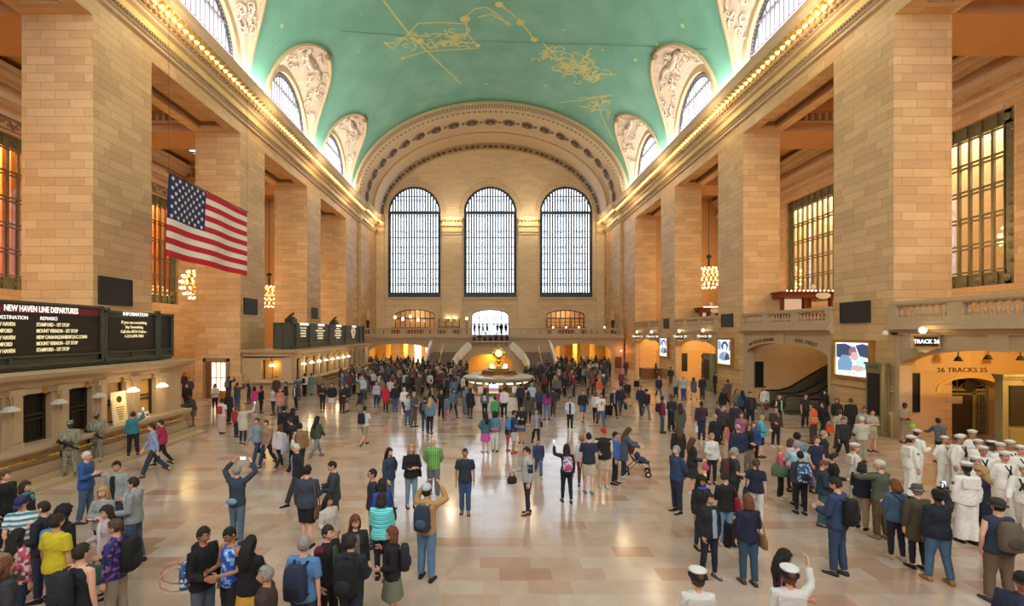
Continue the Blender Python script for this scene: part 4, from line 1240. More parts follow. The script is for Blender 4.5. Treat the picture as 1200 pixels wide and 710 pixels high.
def desk_lamp(y, x, on, lab, grp=None, z=2.42, rz=0):
    e = empty('bracket_lamp', (x, y, z)); tag(e, lab, 'lamp', grp); e.rotation_euler.z = rz
    m = MB(); m.tube([(0,-.2,.42),(.12,-.15,.46),(.26,-.05,.42),(.3,0,.25),(.3,0,.1)], .018, 6); m.box(-.02,.03,-.27,-.13,.32,.52); m.build('bracket', M_BRASS, e)
    m = MB()
    v = []
    for (hx, hy, z_) in ((.05,.07,.1),(.12,.18,-.01),(.13,.19,-.06)):
        v.append([(.3-hx,-hy,z_),(.3+hx,-hy,z_),(.3+hx,hy,z_),(.3-hx,hy,z_)])
    m.grid(v, close=True); m.poly(*v[0]); m.poly(*v[2][::-1])
    m.build('shade', M_WARMLIT if on else plain('white_shade', rgb(200,196,190), .4), e)
    return e
names = ['', '', 'bracket lamp with grey shade over the leftmost grilled window in view','unlit bracket lamp above the left soldier','unlit bracket lamp above the right soldier','lit bracket lamp beside the framed poster','lit bracket lamp over the last window of the near ticket office']
for i, w in enumerate(wins1):
    if i < 2: continue
    desk_lamp(w+.42, XT, i >= 5, names[i], z=2.5)
for i, w in enumerate(wins2[:8]):
    desk_lamp(w+.3, XT, True, 'lit bracket lamp over the distant ticket windows', 'lit lamps over the far ticket windows')
desk_lamp(34.1, XT-1.3, True, 'lit lamp at the end window of the far ticket office', rz=-pi/2)
for w in wins1[5:]: point('booth_lamp', (XT+.5, w, 2.3), 7, (1,.7,.32), .05)
for w in wins2[:8:2]: point('booth_lamp', (XT+.55, w+.8, 2.35), 14, (1,.7,.32), .05)
point('booth_lamp', (XT-1.5, 34.4, 2.4), 12, (1,.7,.32), .05)
# poster on the ledge, leaflets
e = empty('framed_poster', (XT+.22, 18.02, 1.26)); tag(e, 'tall white framed poster leaning on the ledge before a lit window', 'poster')
e.rotation_euler.y = radians(-6)
m = MB(); m.box(-.03,0,-.36,.36,0,1.25); m.build('frame', M_WHITE, e)
m = MB(); m.box(0,.012,-.32,.32,.04,1.2); m.build('sheet', plain('poster_sheet', rgb(240,216,160), .5), e)
m = MB()
m.lathe([(0,0),(.13,0),(.13,.01),(0,.01)], 16); o = m.build('emblem', M_BLACK, e); o.rotation_euler=(0,pi/2,0); o.location=(.012,0,.95)
m = MB()
for k in range(6): m.box(.012,.018,-.2+.02*k,.2-.02*k,.62-k*.09,.65-k*.09)
m.build('text_lines', M_BLACK, e)
for k, y in enumerate((19.0,19.35)):
    e = empty('leaflet_holder', (XT+.3, y, 1.25)); tag(e, 'small white leaflet card standing on the ticket ledge', 'leaflet', 'white cards on the ticket ledge')
    m = MB(); m.poly((.0,-.13,0),(.0,.13,0),(-.1,.13,.26),(-.1,-.13,.26)); m.poly((-.18,-.13,0),(-.18,.13,0),(-.1,.13,.26),(-.1,-.13,.26)); m.build('card', M_WHITE, e)
    m = MB(); m.box(-.062,-.03,-.07,.07,.08,.16); m.build('picture', M_WOOD, e)
# departure boards
M_RED = plain('maroon_header', rgb(116,28,34), .5); M_SLATB = plain('board_slats', rgb(40,38,32), .4)
def frame_rect(m, y0, y1, z0, z1, x, t=.06, d=.08):
    for (a,b,p,q) in ((y0,y1,z0,z0+t),(y0,y1,z1-t,z1),(y0,y0+t,z0,z1),(y1-t,y1,z0,z1)): m.box(x, x+d, a, b, p, q)
XB = -15.15
e = empty('departures_board', (XB, 15, 3.58)); tag(e, 'large departures board headed NEW HAVEN LINE DEPARTURES over the near ticket office', 'departure board')
T = lambda y: y-15
zb, zt = .12, 2.1
m = MB(); m.box(-1.2,0,T(8.6),T(17.75),zb-.1,2.2); m.box(-1.2,0,T(17.75),T(21.7),zb-.1,2.05); m.build('cabinet', M_BOARD, e)
m = MB()
frame_rect(m, T(8.6), T(17.75), zb, 2.24, 0, .09, .12); frame_rect(m, T(17.75), T(20.7), zb, zt, 0, .1, .12); frame_rect(m, T(20.7), T(21.7), zb, zt, 0, .1, .12)
m.box(0,.1,T(8.6),T(21.7),zb+.30,zb+.37)
for y in (9.5,12.6,14.3,17.65,19.2): m.box(0,.1,T(y),T(y)+.08,zb,zb+.33)
for y in (17.68,17.85,20.6,20.75): m.box(0,.14,T(y)-.03,T(y)+.05,zb,zt+.1)
m.build('steel_frame', M_BOARD, e)
m = MB(); m.box(0,.06,T(8.7),T(17.62),1.86,2.13); m.build('maroon_header', M_RED, e)
m = MB(); m.box(0,.05,T(8.7),T(17.62),.5,1.86); m.build('black_field', M_BLACK, e)
m = MB(); m.box(0,.05,T(18.0),T(20.55),.5,1.83); m.build('black_field', M_BLACK, e)
m = MB(); m.box(0,.03,T(20.8),T(21.6),.5,1.95); m.build('black_field', M_BLACK, e)
m = MB()
for r in range(5):
    z = 1.49-r*.21; 
    m.box(.05,.06,T(8.7),T(17.6),z-.075,z+.075); 
for r in range(8):
    z = 1.72-r*.15; m.box(.05,.06,T(18.05),T(20.5),z-.06,z+.06)
m.build('flap_rows', M_SLATB, e)
text('header_text', 'NEW HAVEN LINE DEPARTURES', .27, M_LEDW, e, MX_left(.065, T(15.42), 1.99), .004, sx=.66, bold=.006)
text('column_heading', 'DESTINATION', .17, M_LEDW, e, MX_left(.055, T(14.43), 1.70), .004, sx=.85)
text('column_heading', 'REMARKS', .17, M_LEDW, e, MX_left(.055, T(15.6), 1.70), .004, sx=.85)
for r, (dst, rem) in enumerate((('NEW HAVEN','STAMFORD - 1ST STOP'),('STAMFORD','MOUNT VERNON - 1ST STOP'),('NEW HAVEN','NEW CANAAN,DANBURY,N.C.CONN'),('STAMFORD','MOUNT VERNON - 1ST STOP'),('NEW HAVEN','STAMFORD - 1ST STOP'))):
    z = 1.49-r*.21
    text('destination', dst, .17, M_LED, e, MX_left(.065, T(13.80), z), .004, align='LEFT', sx=.68, bold=.003)
    text('remark', rem, .17, M_LED, e, MX_left(.065, T(15.16), z), .004, align='LEFT', sx=.68 if len(rem) < 26 else .66, bold=.003)
text('info_heading', 'INFORMATION', .2, M_LEDW, e, MX_left(.125, T(19.35), 1.99), .004, bold=.005)
for r, t in enumerate(('If you see something','Say Something','Call the MTA Police -','1-212-878-7001')):
    text('info_line', t, .165, M_LED, e, MX_left(.065, T(19.35), 1.65-r*.19), .004, bold=.003)
m = MB(); m.tube([(.0,0,.0),(.0,0,.1)], .1, 12); m.lathe([(.1,-.02),(.12,.02),(.1,.1),(0,.12)], 12); m.build('warning_lamp', M_BRONZE, e, loc=(.15,T(17.85),2.1))
# second board
Y2 = 45
e = empty('departures_board', (XB, Y2, 3.6)); tag(e, 'distant departures board with four lit panels over the far ticket office', 'departure board')
T = lambda y: y-Y2
m = MB(); m.box(-1.2,0,T(34.6),T(54.8),0,1.95); m.build('cabinet', M_BOARD, e)
m = MB()
sp = [34.6,35.6,38.3,43.0,47.9,53.2,54.8]
for a, b in zip(sp, sp[1:]): frame_rect(m, T(a), T(b), 0, 1.98, 0, .12, .14)
for x in (-1.2,-.6,0): m.box(x-.05,x+.05,T(34.6)-.05,T(34.6),0,1.98)
m.box(-1.2,0,T(34.6)-.05,T(34.6),1.85,1.98); m.box(0,.1,T(34.6),T(54.8),.3,.38)
m.build('steel_frame', M_BOARD, e)
m = MB()
for a, b in zip(sp[2:5], sp[3:6]): m.box(0,.06,T(a+.2),T(b-.1),.45,1.8)
m.box(0,.06,T(35.8),T(38.1),.45,1.8)
m.build('black_field', M_BLACK, e)
for (a, b, lines) in ((35.8,38.1,('If you see something','Say Something','Call the MTA Police -','1-212-878-7001')),(38.5,42.8,('HARLEM LINE','12:07 NORTH WHITE PLAINS','12:23 SOUTHEAST','12:40 CRESTWOOD','12:53 BREWSTER')),(43.2,47.7,('HUDSON LINE','12:20 CROTON HARMON','12:43 POUGHKEEPSIE','12:50 CROTON HARMON','1:20 YONKERS')),(48.1,53,('TRACK REMARKS','GREYSTONE - 1ST STOP','HARLEM - 1ST STOP','TARRYTOWN','OSSINING'))):
    cy = (a+b)/2
    text('panel_heading', 'INFORMATION' if a == 35.8 else 'DEPARTURES', .26, M_LEDW, e, MX_left(.16, T(cy), 1.88), .01, bold=.006)
    for r, t in enumerate(lines): text('panel_line', t, .17, M_LED, e, MX_left(.075, T(cy), 1.6-r*.22), .006, bold=.001, sx=min(1, (b-a)*.85/(len(t)*.11)))
for (x, y, lab) in ((-.6,36.2,'black loudspeaker box lying on top of the far departures board, nearest one'),(-.5,46,'flat grey equipment box on top of the far departures board')):
    o = MB(); o.box(-.3,.3,-.45,.45,0,.35); o.box(-.2,.2,-.3,.3,.35,.5); o.tube([(0,-.3,.5),(.1,.2,.75)], .1, 8)
    o = o.build('equipment_box', M_BRONZE, loc=(XB+x, y, 5.58)); tag(o, lab, 'equipment')
# pier door on the left (lit)
doors[0] += 1
d = struct(empty('door_%d' % doors[0], (PX(254,33.9), 33.88, 0)))
m = MB(); m.box(-.95,-.75,-.1,.0,0,2.9); m.box(.75,.95,-.1,.0,0,2.9); m.box(-.95,.95,-.1,0,2.7,2.95); m.build('stone_surround', M_TRIMD, d)
m = MB(); m.box(-.75,-.35,-.06,0,0,2.7); m.build('dark_leaf', M_WOOD, d)
m = MB(); m.box(-.35,.7,-.04,0,.55,2.65); m.build('lit_glass', emit('lit_door_glass', (1,.88,.6,1), 1.6), d)
m = MB()
for u in (-.35,0,.35,.72): m.box(u-.03,u+.03,-.07,0,0,2.7)
for z in (.3,1.5,2.65): m.box(-.35,.72,-.07,0,z-.03,z+.03)
m.box(-.35,.72,-.05,0,0,.55)
m.build('door_frame', M_BRASS, d)
# ------------------------------------------------------------------ information kiosk with clock
KX, KY = PX(584.3, 29.85), 29.85
e = empty('information_booth', (KX, KY, 0)); tag(e, 'round marble information booth with glazed sides and metal canopy in the middle of the hall', 'information booth')
R = 1.78
m = MB(); m.lathe([(R+.05,0),(R+.05,.12),(R,.15),(R,.9),(R+.06,.93),(R+.12,.97),(R+.12,1.02),(R-.35,1.02)], 48); m.build('marble_counter', M_WHITE, e, smooth=False)
m = MB(); m.lathe([(R+.13,.93),(R+.16,.96),(R+.16,1.0),(R+.13,1.03)], 48); m.build('brass_edge', M_BRASS, e)
m = MB()
for k in range(16):
    t = 2*pi*k/16; m.box(-.03+(R-.15)*cos(t), .03+(R-.15)*cos(t), -.03+(R-.15)*sin(t), .03+(R-.15)*sin(t), 1.02, 1.75)
m.lathe([(R-.18,1.0),(R-.12,1.0),(R-.12,1.1),(R-.18,1.1)], 32)
m.build('brass_mullions', M_BRASS, e)
m = MB(); m.lathe([(R-.15,1.05),(R-.15,1.75)], 48); m.build('glass', M_GLASS, e)
m = MB(); m.lathe([(R-.2,1.7),(R+.3,1.75),(2.2,1.86),(2.27,1.92),(2.27,2.0),(2.2,2.04),(1.4,2.12),(0,2.2)], 56); m.build('canopy', plain('canopy_metal', rgb(176,170,158), .3, .6), e)
m = MB()
for k in range(18):
    t = 2*pi*(k+.5)/18; c_, s_ = cos(t), sin(t); r1 = R+.12; hw = .2
    m.poly(((r1)*c_-hw*s_, r1*s_+hw*c_, 1.66),(r1*c_+hw*s_, r1*s_-hw*c_, 1.66),(r1*c_+hw*s_, r1*s_-hw*c_, 1.76),(r1*c_-hw*s_, r1*s_+hw*c_, 1.76))
m.build('lit_panels', M_WARMLIT, e)
m = MB(); m.lathe([(1.06,2.12),(1.06,2.36),(1.12,2.38),(1.0,2.42),(0,2.42)], 10); m.lathe([(.7,2.42),(.7,2.52),(0,2.52)], 10); m.build('wooden_drum', M_WOOD, e)
m = MB(); m.lathe([(1.3,2.1),(1.3,2.2),(1.2,2.2)], 24); m.build('brass_ring', M_BRASS, e)
m = MB(); m.lathe([(0,0),(.62,0),(.62,1.6),(0,1.75)], 16); m.build('inner_core', plain('dim_brass', rgb(150,112,52), .4, .5), e)
m = MB(); m.box(-.38,.32,-.04,.04,-.02,.66); sc = m.build('display_screen', M_BLACK, e, loc=(-.30,-R-.02,1.07))
for (z0_, z1_, mt) in ((.50,.60,M_SCRW),(.36,.5,M_SCRC),(.25,.36,emit('screen_violet',(.3,.1,.5,1),1)),(.16,.25,emit('screen_red',(.8,.1,.08,1),1)),(.05,.16,emit('screen_green',(.3,.8,.2,1),1))):
    m = MB(); m.box(-.33,.27,-.05,-.04,z0_,z1_); m.build('picture_band', mt, sc)
for (x_, s_) in ((-1.15,0),(.95,1)):
    m = MB(); m.box(x_-.16,x_+.16,-R*.8-.0,-R*.8+.02,1.1,1.5); m.build('white_notice', M_WHITE, e)
for sg in (-1,1):
    m = MB(); m.sph((sg*.44,-.1,2.66), .13, 12, 8); m.build('globe_lamp', M_WARMLIT, e)
# four-faced clock on top: a thing of its own
ce = empty('brass_clock', (KX, KY, 2.52)); tag(ce, 'golden four-faced ball clock on top of the round information booth', 'clock')
m = MB(); m.lathe([(.34,0),(.3,.08),(.12,.14),(.1,.22),(.2,.28),(.28,.36),(.12,.46),(.09,.56),(.16,.62),(.1,.66)], 16); m.build('pedestal', M_BRASS, ce)
m = MB(); m.sph((0,0,.98), (.33,.33,.36), 20, 12); m.build('case', M_BRASS, ce, smooth=True)
m = MB(); m.lathe([(.08,1.3),(.1,1.36),(.03,1.4),(.06,1.46),(.0,1.54)], 10); m.build('acorn_finial', M_BRASS, ce)
M_DIAL = emit('opal_clock_face', (1,.80,.32,1), 1.5)
for k in range(4):
    a = k*pi/2
    d_ = MB(); d_.lathe([(0,.37),(.23,.36)], 24); f = d_.build('dial', M_DIAL, ce, loc=(0,0,.98)); f.rotation_euler = (pi/2, 0, a+0)
    d_ = MB(); d_.lathe([(.23,.3),(.23,.38),(.285,.38),(.3,.28)], 24); r_ = d_.build('dial_rim', M_BRASS, ce, loc=(0,0,.98)); r_.rotation_euler = (pi/2,0,a)
    d_ = MB(); d_.bar((0,0,.375),(.1,.08,.375),.02,.01); d_.bar((0,0,.375),(-.04,-.17,.375),.016,.01)
    for q in range(12): t = q*pi/6; d_.bar((.17*cos(t),.17*sin(t),.37),(.21*cos(t),.21*sin(t),.37),.014,.01)
    h_ = d_.build('hands_and_numerals', M_BLACK, ce, loc=(0,0,.98)); h_.rotation_euler = (pi/2,0,a)
    d_ = MB(); d_.tube([(.24*cos(a+pi/4)*1.3,.24*sin(a+pi/4)*1.3,.66),(.3*cos(a+pi/4)*1.35,.3*sin(a+pi/4)*1.35,.98),(.24*cos(a+pi/4)*1.2,.24*sin(a+pi/4)*1.2,1.26)], [.03,.05,.03], 6); d_.build('corner_scroll', M_GOLD, ce)
point('booth_light', (KX, KY-1.2, 1.6), 25, (1,.8,.5), .05)
# ------------------------------------------------------------------ chandeliers
def chandelier(x, y, z, lab):
    e = empty('chandelier', (x, y, z)); tag(e, lab, 'chandelier')
    m = MB(); R = 1.2
    for k in range(5):
        a = -.9+k*.45; m.lathe([(R*cos(a)-.05,R*sin(a)),(R*cos(a),R*sin(a)+.05),(R*cos(a)+.05,R*sin(a)),(R*cos(a),R*sin(a)-.05)], 24)
    for k in range(10):
        t = k*2*pi/10; m.tube([(R*cos(a)*cos(t), R*cos(a)*sin(t), R*sin(a)) for a in [-1.2+i*.3 for i in range(9)]], .03, 5)
    m.build('globe_frame', M_BRASS, e)
    m = MB(); m.tube([(0,0,1.2),(0,0,2.2)], .12, 8); m.tube([(0,0,2.2),(0,0,11)], .035, 6); m.sph((0,0,2.4),(.3,.3,.25),10,6); m.build('chain', M_BRONZE, e)
    b = MB(); b.sph((0,0,0), .085, 8, 6)
    me = None
    for k in range(6):
        a = -1.05+k*.4; n = int(16*cos(a))+2
        for j in range(n):
            t = 2*pi*(j+.5*(k%2))/n; r_ = R+.12
            if me is None:
                o = b.build('bulb', M_BULB, e); me = o.data
            else:
                o = bpy.data.objects.new('bulb', me); COL.objects.link(o); o.parent = e
            o.location = (r_*cos(a)*cos(t), r_*cos(a)*sin(t), r_*sin(a))
    return e
chandelier(24.9, 52.6, 11.1, 'globe chandelier of bare bulbs hanging in the right aisle by the small bar kiosk')
chandelier(24.7, 29.45, 11.0, 'globe chandelier hanging behind the nearest right pier, mirrored in the big window')
chandelier(-24.9, 51.8, 8.9, 'globe chandelier of bare bulbs in the far left aisle between the piers')
chandelier(-25.0, 39.3, 8.9, 'globe chandelier half hidden behind the second left pier below the flag')
# cornice lamps
def cornice_lamp_proto():
    m = MB(); m.sph((0,0,-.01), (.13,.13,.14), 8, 6); return m
cl = None
M_CUP = plain('gilt_cup', rgb(226,170,60), .35, .5)
for s in (-1, 1):
    for i in range(126):
        y = 9.5+i*.5
        if y > 72.3: break
        off = .35 if 64.6 <= y < 70.6 else (.6 if y >= 70.6 else 0)
        loc = (s*(HX-.86-off), y, 22.16)
        if cl is None:
            cl = empty('cornice_lamp', loc)
            m = cornice_lamp_proto(); m.build('bulb', M_BULBG, cl)
            m = MB(); m.lathe([(.05,.26),(.2,.2),(.22,.06),(.14,.0)], 10); m.build('gilt_cup', M_CUP, cl)
            o = cl
        else: o = copy_tree(cl, loc)
        sd = 'left' if s < 0 else 'right'
        tag(o, 'small golden bulb in the row along the %s cornice' % sd, 'lamp', 'golden bulbs along the %s cornice' % sd)
for a, b in PIL:
    n = 6 if b-a > 2 else 3
    for k in range(n):
        o = copy_tree(cl, (a+(b-a)*(k+.5)/n, YW-.72, 22.1)); tag(o, 'small golden bulb on a pilaster capital between the far windows', 'lamp', 'golden bulbs on the far capitals')
# ------------------------------------------------------------------ flag
YL, YR = 22.5, 29.2
A_ = Vector((PX(198,YL),YL,PZ(203,YL))); B_ = Vector((PX(289,YR),YR,PZ(249,YR))); C_ = Vector((PX(287,YR),YR,PZ(323,YR))); D_ = Vector((PX(191,YL),YL,PZ(299,YL)))
e = empty('flag', A_); tag(e, 'large American flag hanging beside the left piers', 'flag')
def FP(u, v, d=0):
    p = (A_*(1-u)+B_*u)*(1-v) + (D_*(1-u)+C_*u)*v
    n = (B_-A_).cross(D_-A_).normalized()
    if n.x < 0: n = -n
    return p + n*(.10*sin(u*13+v*1.5)*(.3+v) + d) - A_
stripes = [[], []]
mr, mw, mc, ms = MB(), MB(), MB(), MB()
def fill(m, u0, u1, v0, v1, nu, nv, th=.012):
    for sd in (th, -th):
        m.grid([[FP(u0+(u1-u0)*i/nu, v0+(v1-v0)*j/nv, sd) for i in range(nu+1)] for j in range(nv+1)])
for k in range(13):
    m = mr if k % 2 == 0 else mw
    u0 = .42 if k < 7 else 0
    fill(m, u0, 1, k/13, (k+1)/13, 30, 2)
fill(mc, 0, .42, 0, 7/13, 12, 8)
for r in range(9):
    for c_ in range(6 if r % 2 == 0 else 5):
        u = .42*((c_+.5)/6 + (0 if r % 2 == 0 else .5/6)); v = (7/13)*(r+.7)/9.4
        for sd in (.03,-.03):
            pts = []
            for q in range(10):
                rr = .135 if q % 2 == 0 else .055; t = pi/2+q*pi/5
                pts.append(FP(u+rr*cos(t)/6.7, v-rr*sin(t)/4.0, sd))
            for q in range(10): ms.poly(pts[q], pts[(q+1)%10], FP(u, v, sd))
mr.build('red_stripes', plain('flag_red', rgb(196,24,44), .8), e); mw.build('white_stripes', plain('flag_white', rgb(236,226,214), .8), e)
mc.build('blue_canton', plain('flag_blue', rgb(32,44,92), .8), e); ms.build('white_stars', plain('flag_white', rgb(236,226,214), .8), e)
m = MB(); m.tube([FP(0,0)+Vector((0,-.1,.05)), FP(1,0)+Vector((0,.1,.05))], .03, 6); m.build('hanging_rod', M_BRONZE, e)
m = MB()
for u in (0.0, 1.0):
    p = FP(u,0); m.tube([p, p+Vector((0,0,20))], .008, 4)
m.build('suspension_wire', M_BRONZE, e)
# ------------------------------------------------------------------ balcony furnishings
def torchere(x, y, z, lab):
    e = empty('torchere_statue', (x, y, z)); tag(e, lab, 'statue lamp')
    m = MB(); m.box(-.3,.3,-.3,.3,0,.5); m.lathe([(.22,.5),(.16,.8),(.2,1.6),(.3,1.9),(.2,2.1)], 10); m.build('pedestal', M_BRONZE, e)
    m = MB(); m.lathe([(.1,2.1),(.26,2.3),(.3,2.8),(.2,3.3),(.0,3.7)], 12); m.build('stone_torch', M_TRIM, e)
torchere(-17.6, 66.2, 4.5, 'dark pedestal lamp statue in the far left corner of the balcony'); torchere(17.6, 66.2, 4.5, 'dark pedestal lamp statue in the far right corner of the balcony')
def rest_table(x, y, lab, grp, lamp=True):
    e = empty('restaurant_table', (x, y, 4.53)); tag(e, lab, 'table', grp)
    m = MB(); m.lathe([(0,.74),(.5,.74),(.5,.78),(0,.78)], 16); m.build('table_top', M_WHITE, e)
    m = MB(); m.lathe([(.3,0),(.05,.06),(.05,.74)], 10); m.build('pedestal', M_WOOD, e)
tb = None
for sg, xs in ((-1,(-16.5,-15,-13.6,-12,-10.4,-8.8,-7.2,-5.6)),(1,(5.2,7,8.8,10.6,12.4,14.2,16))):
    for x in xs:
        if tb is None: rest_table(x, 64.6, '', None); tb = [o for o in COL.objects if o.name.startswith('restaurant_table')][0]; o = tb
        else: o = copy_tree(tb, (x, 64.6, 4.53))
        sd = 'left' if sg < 0 else 'right'
        tag(o, 'small white-topped restaurant table on the %s half of the far balcony' % sd, 'table', 'restaurant tables on the %s balcony' % sd)
def tlamp(x, y, z, lab, grp=None, s=1):
    e = empty('table_lamp', (x, y, z)); tag(e, lab, 'lamp', grp)
    m = MB(); m.lathe([(.12*s,0),(.03*s,.05*s),(.03*s,.35*s)], 8); m.build('base', M_BRASS, e)
    m = MB(); m.lathe([(.09*s,.32*s),(.2*s,.4*s),(.12*s,.7*s),(0,.72*s)], 12); m.build('shade', M_WARMLIT, e)
def flamp(x, y, h, lab, grp):
    e = empty('floor_lamp', (x, y, 4.5)); tag(e, lab, 'lamp', grp)
    m = MB(); m.lathe([(.22,0),(.2,.05),(.03,.08),(.03,h)], 10); m.build('pole', M_BRASS, e)
    m = MB(); m.lathe([(.1,h-.05),(.2,h+.1),(.12,h+.4),(0,h+.42)], 12); m.build('shade', M_WARMLIT, e)
for (px, py) in ((463,372),(481,371),(472,374),(490,375)): flamp(PX(px,69.6), 69.6, PZ(py,69.6)-4.65, 'tall warm lit lamp before the left restaurant window', 'lamps before the left restaurant window')
for x_l in (8.8,10.6,12.4,16): tlamp(x_l, 64.6, 5.31, 'small orange lamp on a table of the right balcony', 'table lamps on the right balcony', .55)
tlamp(PX(547,66), 66, 6.35, 'tall bright lamp at the end of the left balcony by the stairs', None, 1.0)
e = empty('lamp_stand', (PX(547,66), 66, 4.5)); tag(e, 'dark stand carrying the bright lamp at the left balcony end', 'stand')
m = MB(); m.lathe([(.25,0),(.1,.1),(.07,.2),(.07,1.75),(.2,1.8),(.2,1.85)], 10); m.build('pole', M_WOOD, e)
def bar_counter(x0, x1, y, lab, back=True):
    e = empty('bar_counter', ((x0+x1)/2, y, 4.53)); tag(e, lab, 'bar'); w = (x1-x0)/2
    m = MB(); m.box(-w,w,-.3,.3,0,1.05); m.box(-w-.05,w+.05,-.4,.4,1.05,1.12); m.build('counter', M_MAHOG, e)
    if back:
        m = MB(); 
        for z in (1.3,1.9,2.4): m.box(-w,w,1.5,1.8,z,z+.05)
        for u in (-w,-w/3,w/3,w): m.box(u-.05,u+.05,1.5,1.8,0,2.5)
        m.build('shelving', M_MAHOG, e)
        m = MB(); rg = random.Random(4)
        k = int(w*2/.22)
        for z in (1.35,1.95):
            for i in range(k): m.lathe([(.04,0),(.04,.2),(.015,.27),(.015,.33)], 6, o=(-w+.1+i*.22,1.6,z))
        m.build('bottle_row', M_BRASS, e)['kind'] = 'stuff'
bar_counter(8.9, 14.6, 70.6, 'mahogany bar with bottle shelves before the right restaurant window')
bar_counter(-8.0, -4.8, 70.2, 'mahogany serving bar left of the far central doors under two sconces')
bar_counter(-15.2, -9.4, 71.2, 'mahogany bar before the left restaurant window', back=False)
for px in (525, 533): 
    x = PX(px,72.2); e = empty('wall_sconce', (x,72.3,6.6)); tag(e, 'bright sconce on the pilaster left of the central doors', 'lamp', 'pair of sconces left of the central doors')
    m = MB(); m.lathe([(.03,0),(.12,.1),(.2,.4),(.16,.45)], 10); m.build('cup', M_BRASS, e); m = MB(); m.sph((0,0,.45), .15, 8, 6); m.build('bulb', M_WARMLIT, e)
    point('sconce_light', (x,72.05,7.1), 16, (1,.8,.45), .05)
# lamp on the wall by right passage, small door
e = empty('warning_beacon', (PX(728,61.0), YB-.25, PZ(411,YB))); tag(e, 'glowing orange beacon on the wall right of the right passage', 'lamp')
m = MB(); m.sph((0,0,0), .14, 10, 8); m.build('bulb', emit('orange_beacon', (1,.35,.1,1), 6), e); m = MB(); m.box(-.12,.12,.05,.25,-.15,.15); m.build('housing', M_BRONZE, e)
e.location.x = 17.75; point('beacon_light', (17.75, YB-.7, 2.4), 22, (1,.3,.12), .05)
doors[0] += 1
m = MB(); m.box(17.0,17.9,YB-.08,YB,0,1.5); o = struct(m.build('door_%d' % doors[0], M_WOOD))
# reception desk
e = empty('reception_desk', (PX(766,49.2)-.4, 49.0, 0)); tag(e, 'tan wooden reception desk under the far small screen on the right', 'desk')
m = MB(); m.box(-1.05,1.05,-.5,.5,.1,1.05); m.box(-1.0,1.0,-.42,.42,0,.1); m.build('body', M_WOOD, e); m = MB(); m.box(-1.12,1.12,-.6,.6,1.05,1.15); m.build('top', M_TILE, e)
# ------------------------------------------------------------------ people
def cloth(name, col, rough=.85, bump=.5):
    return plain(name, col, rough, noise_amt=.10, nscale=9, bump=bump)
CLO = {}
def C(r, g=None, b=None):
    """cloth material from an rgb tuple or a named pattern"""
    if isinstance(r, str): return PAT[r]
    if isinstance(r, tuple): r, g, b = r
    k = (r, g, b)
    g_ = (r+g+b)/3; r, g, b = [int(max(0, (g_+(q-g_)*.86)*.94)) for q in (r, g, b)]
    if k not in CLO: CLO[k] = cloth('cloth_%d_%d_%d' % k, rgb(r, g, b))
    return CLO[k]
def pattern(name, kind, c1, c2, scale, c3=None):
    m, t, b = nt(name); N = t.nodes.new; L = t.links.new
    tc = N('ShaderNodeTexCoord'); b.inputs['Roughness'].default_value = .85
    mx = N('ShaderNodeMix'); mx.data_type = 'RGBA'; mx.inputs[6].default_value = c1; mx.inputs[7].default_value = c2
    if kind == 'stripe':
        w = N('ShaderNodeTexWave'); w.bands_direction = 'Z'; w.inputs['Scale'].default_value = scale; w.inputs['Distortion'].default_value = 0
        L(tc.outputs['Object'], w.inputs[0]); g = N('ShaderNodeMath'); g.operation = 'GREATER_THAN'; g.inputs[1].default_value = .55; L(w.outputs[1], g.inputs[0]); L(g.outputs[0], mx.inputs[0])
    elif kind == 'plaid':
        w = N('ShaderNodeTexWave'); w.bands_direction = 'Z'; w.inputs['Scale'].default_value = scale
        w2 = N('ShaderNodeTexWave'); w2.bands_direction = 'X'; w2.inputs['Scale'].default_value = scale
        L(tc.outputs['Object'], w.inputs[0]); L(tc.outputs['Object'], w2.inputs[0])
        g = N('ShaderNodeMath'); g.operation = 'MAXIMUM'; L(w.outputs[1], g.inputs[0]); L(w2.outputs[1], g.inputs[1])
        p = N('ShaderNodeMath'); p.operation = 'POWER'; L(g.outputs[0], p.inputs[0]); p.inputs[1].default_value = 5; L(p.outputs[0], mx.inputs[0])
    else:
        v = N('ShaderNodeTexNoise' if kind == 'noise' else 'ShaderNodeTexVoronoi'); v.inputs['Scale'].default_value = scale; L(tc.outputs['Object'], v.inputs['Vector'])
        r = N('ShaderNodeValToRGB'); r.color_ramp.interpolation = 'CONSTANT'; e = r.color_ramp.elements
        e[0].position = 0; e[0].color = c1; e[1].position = .5; e[1].color = c2
        if c3: x = e.new(.62 if kind == 'noise' else .3); x.color = c3
        if kind == 'noise': L(v.outputs[0], r.inputs[0])
        else:
            sep = N('ShaderNodeSeparateColor'); L(v.outputs['Color'], sep.inputs[0]); L(sep.outputs[0], r.inputs[0])
        L(r.outputs[0], b.inputs['Base Color']); return m
    L(mx.outputs[2], b.inputs['Base Color'])
    return m
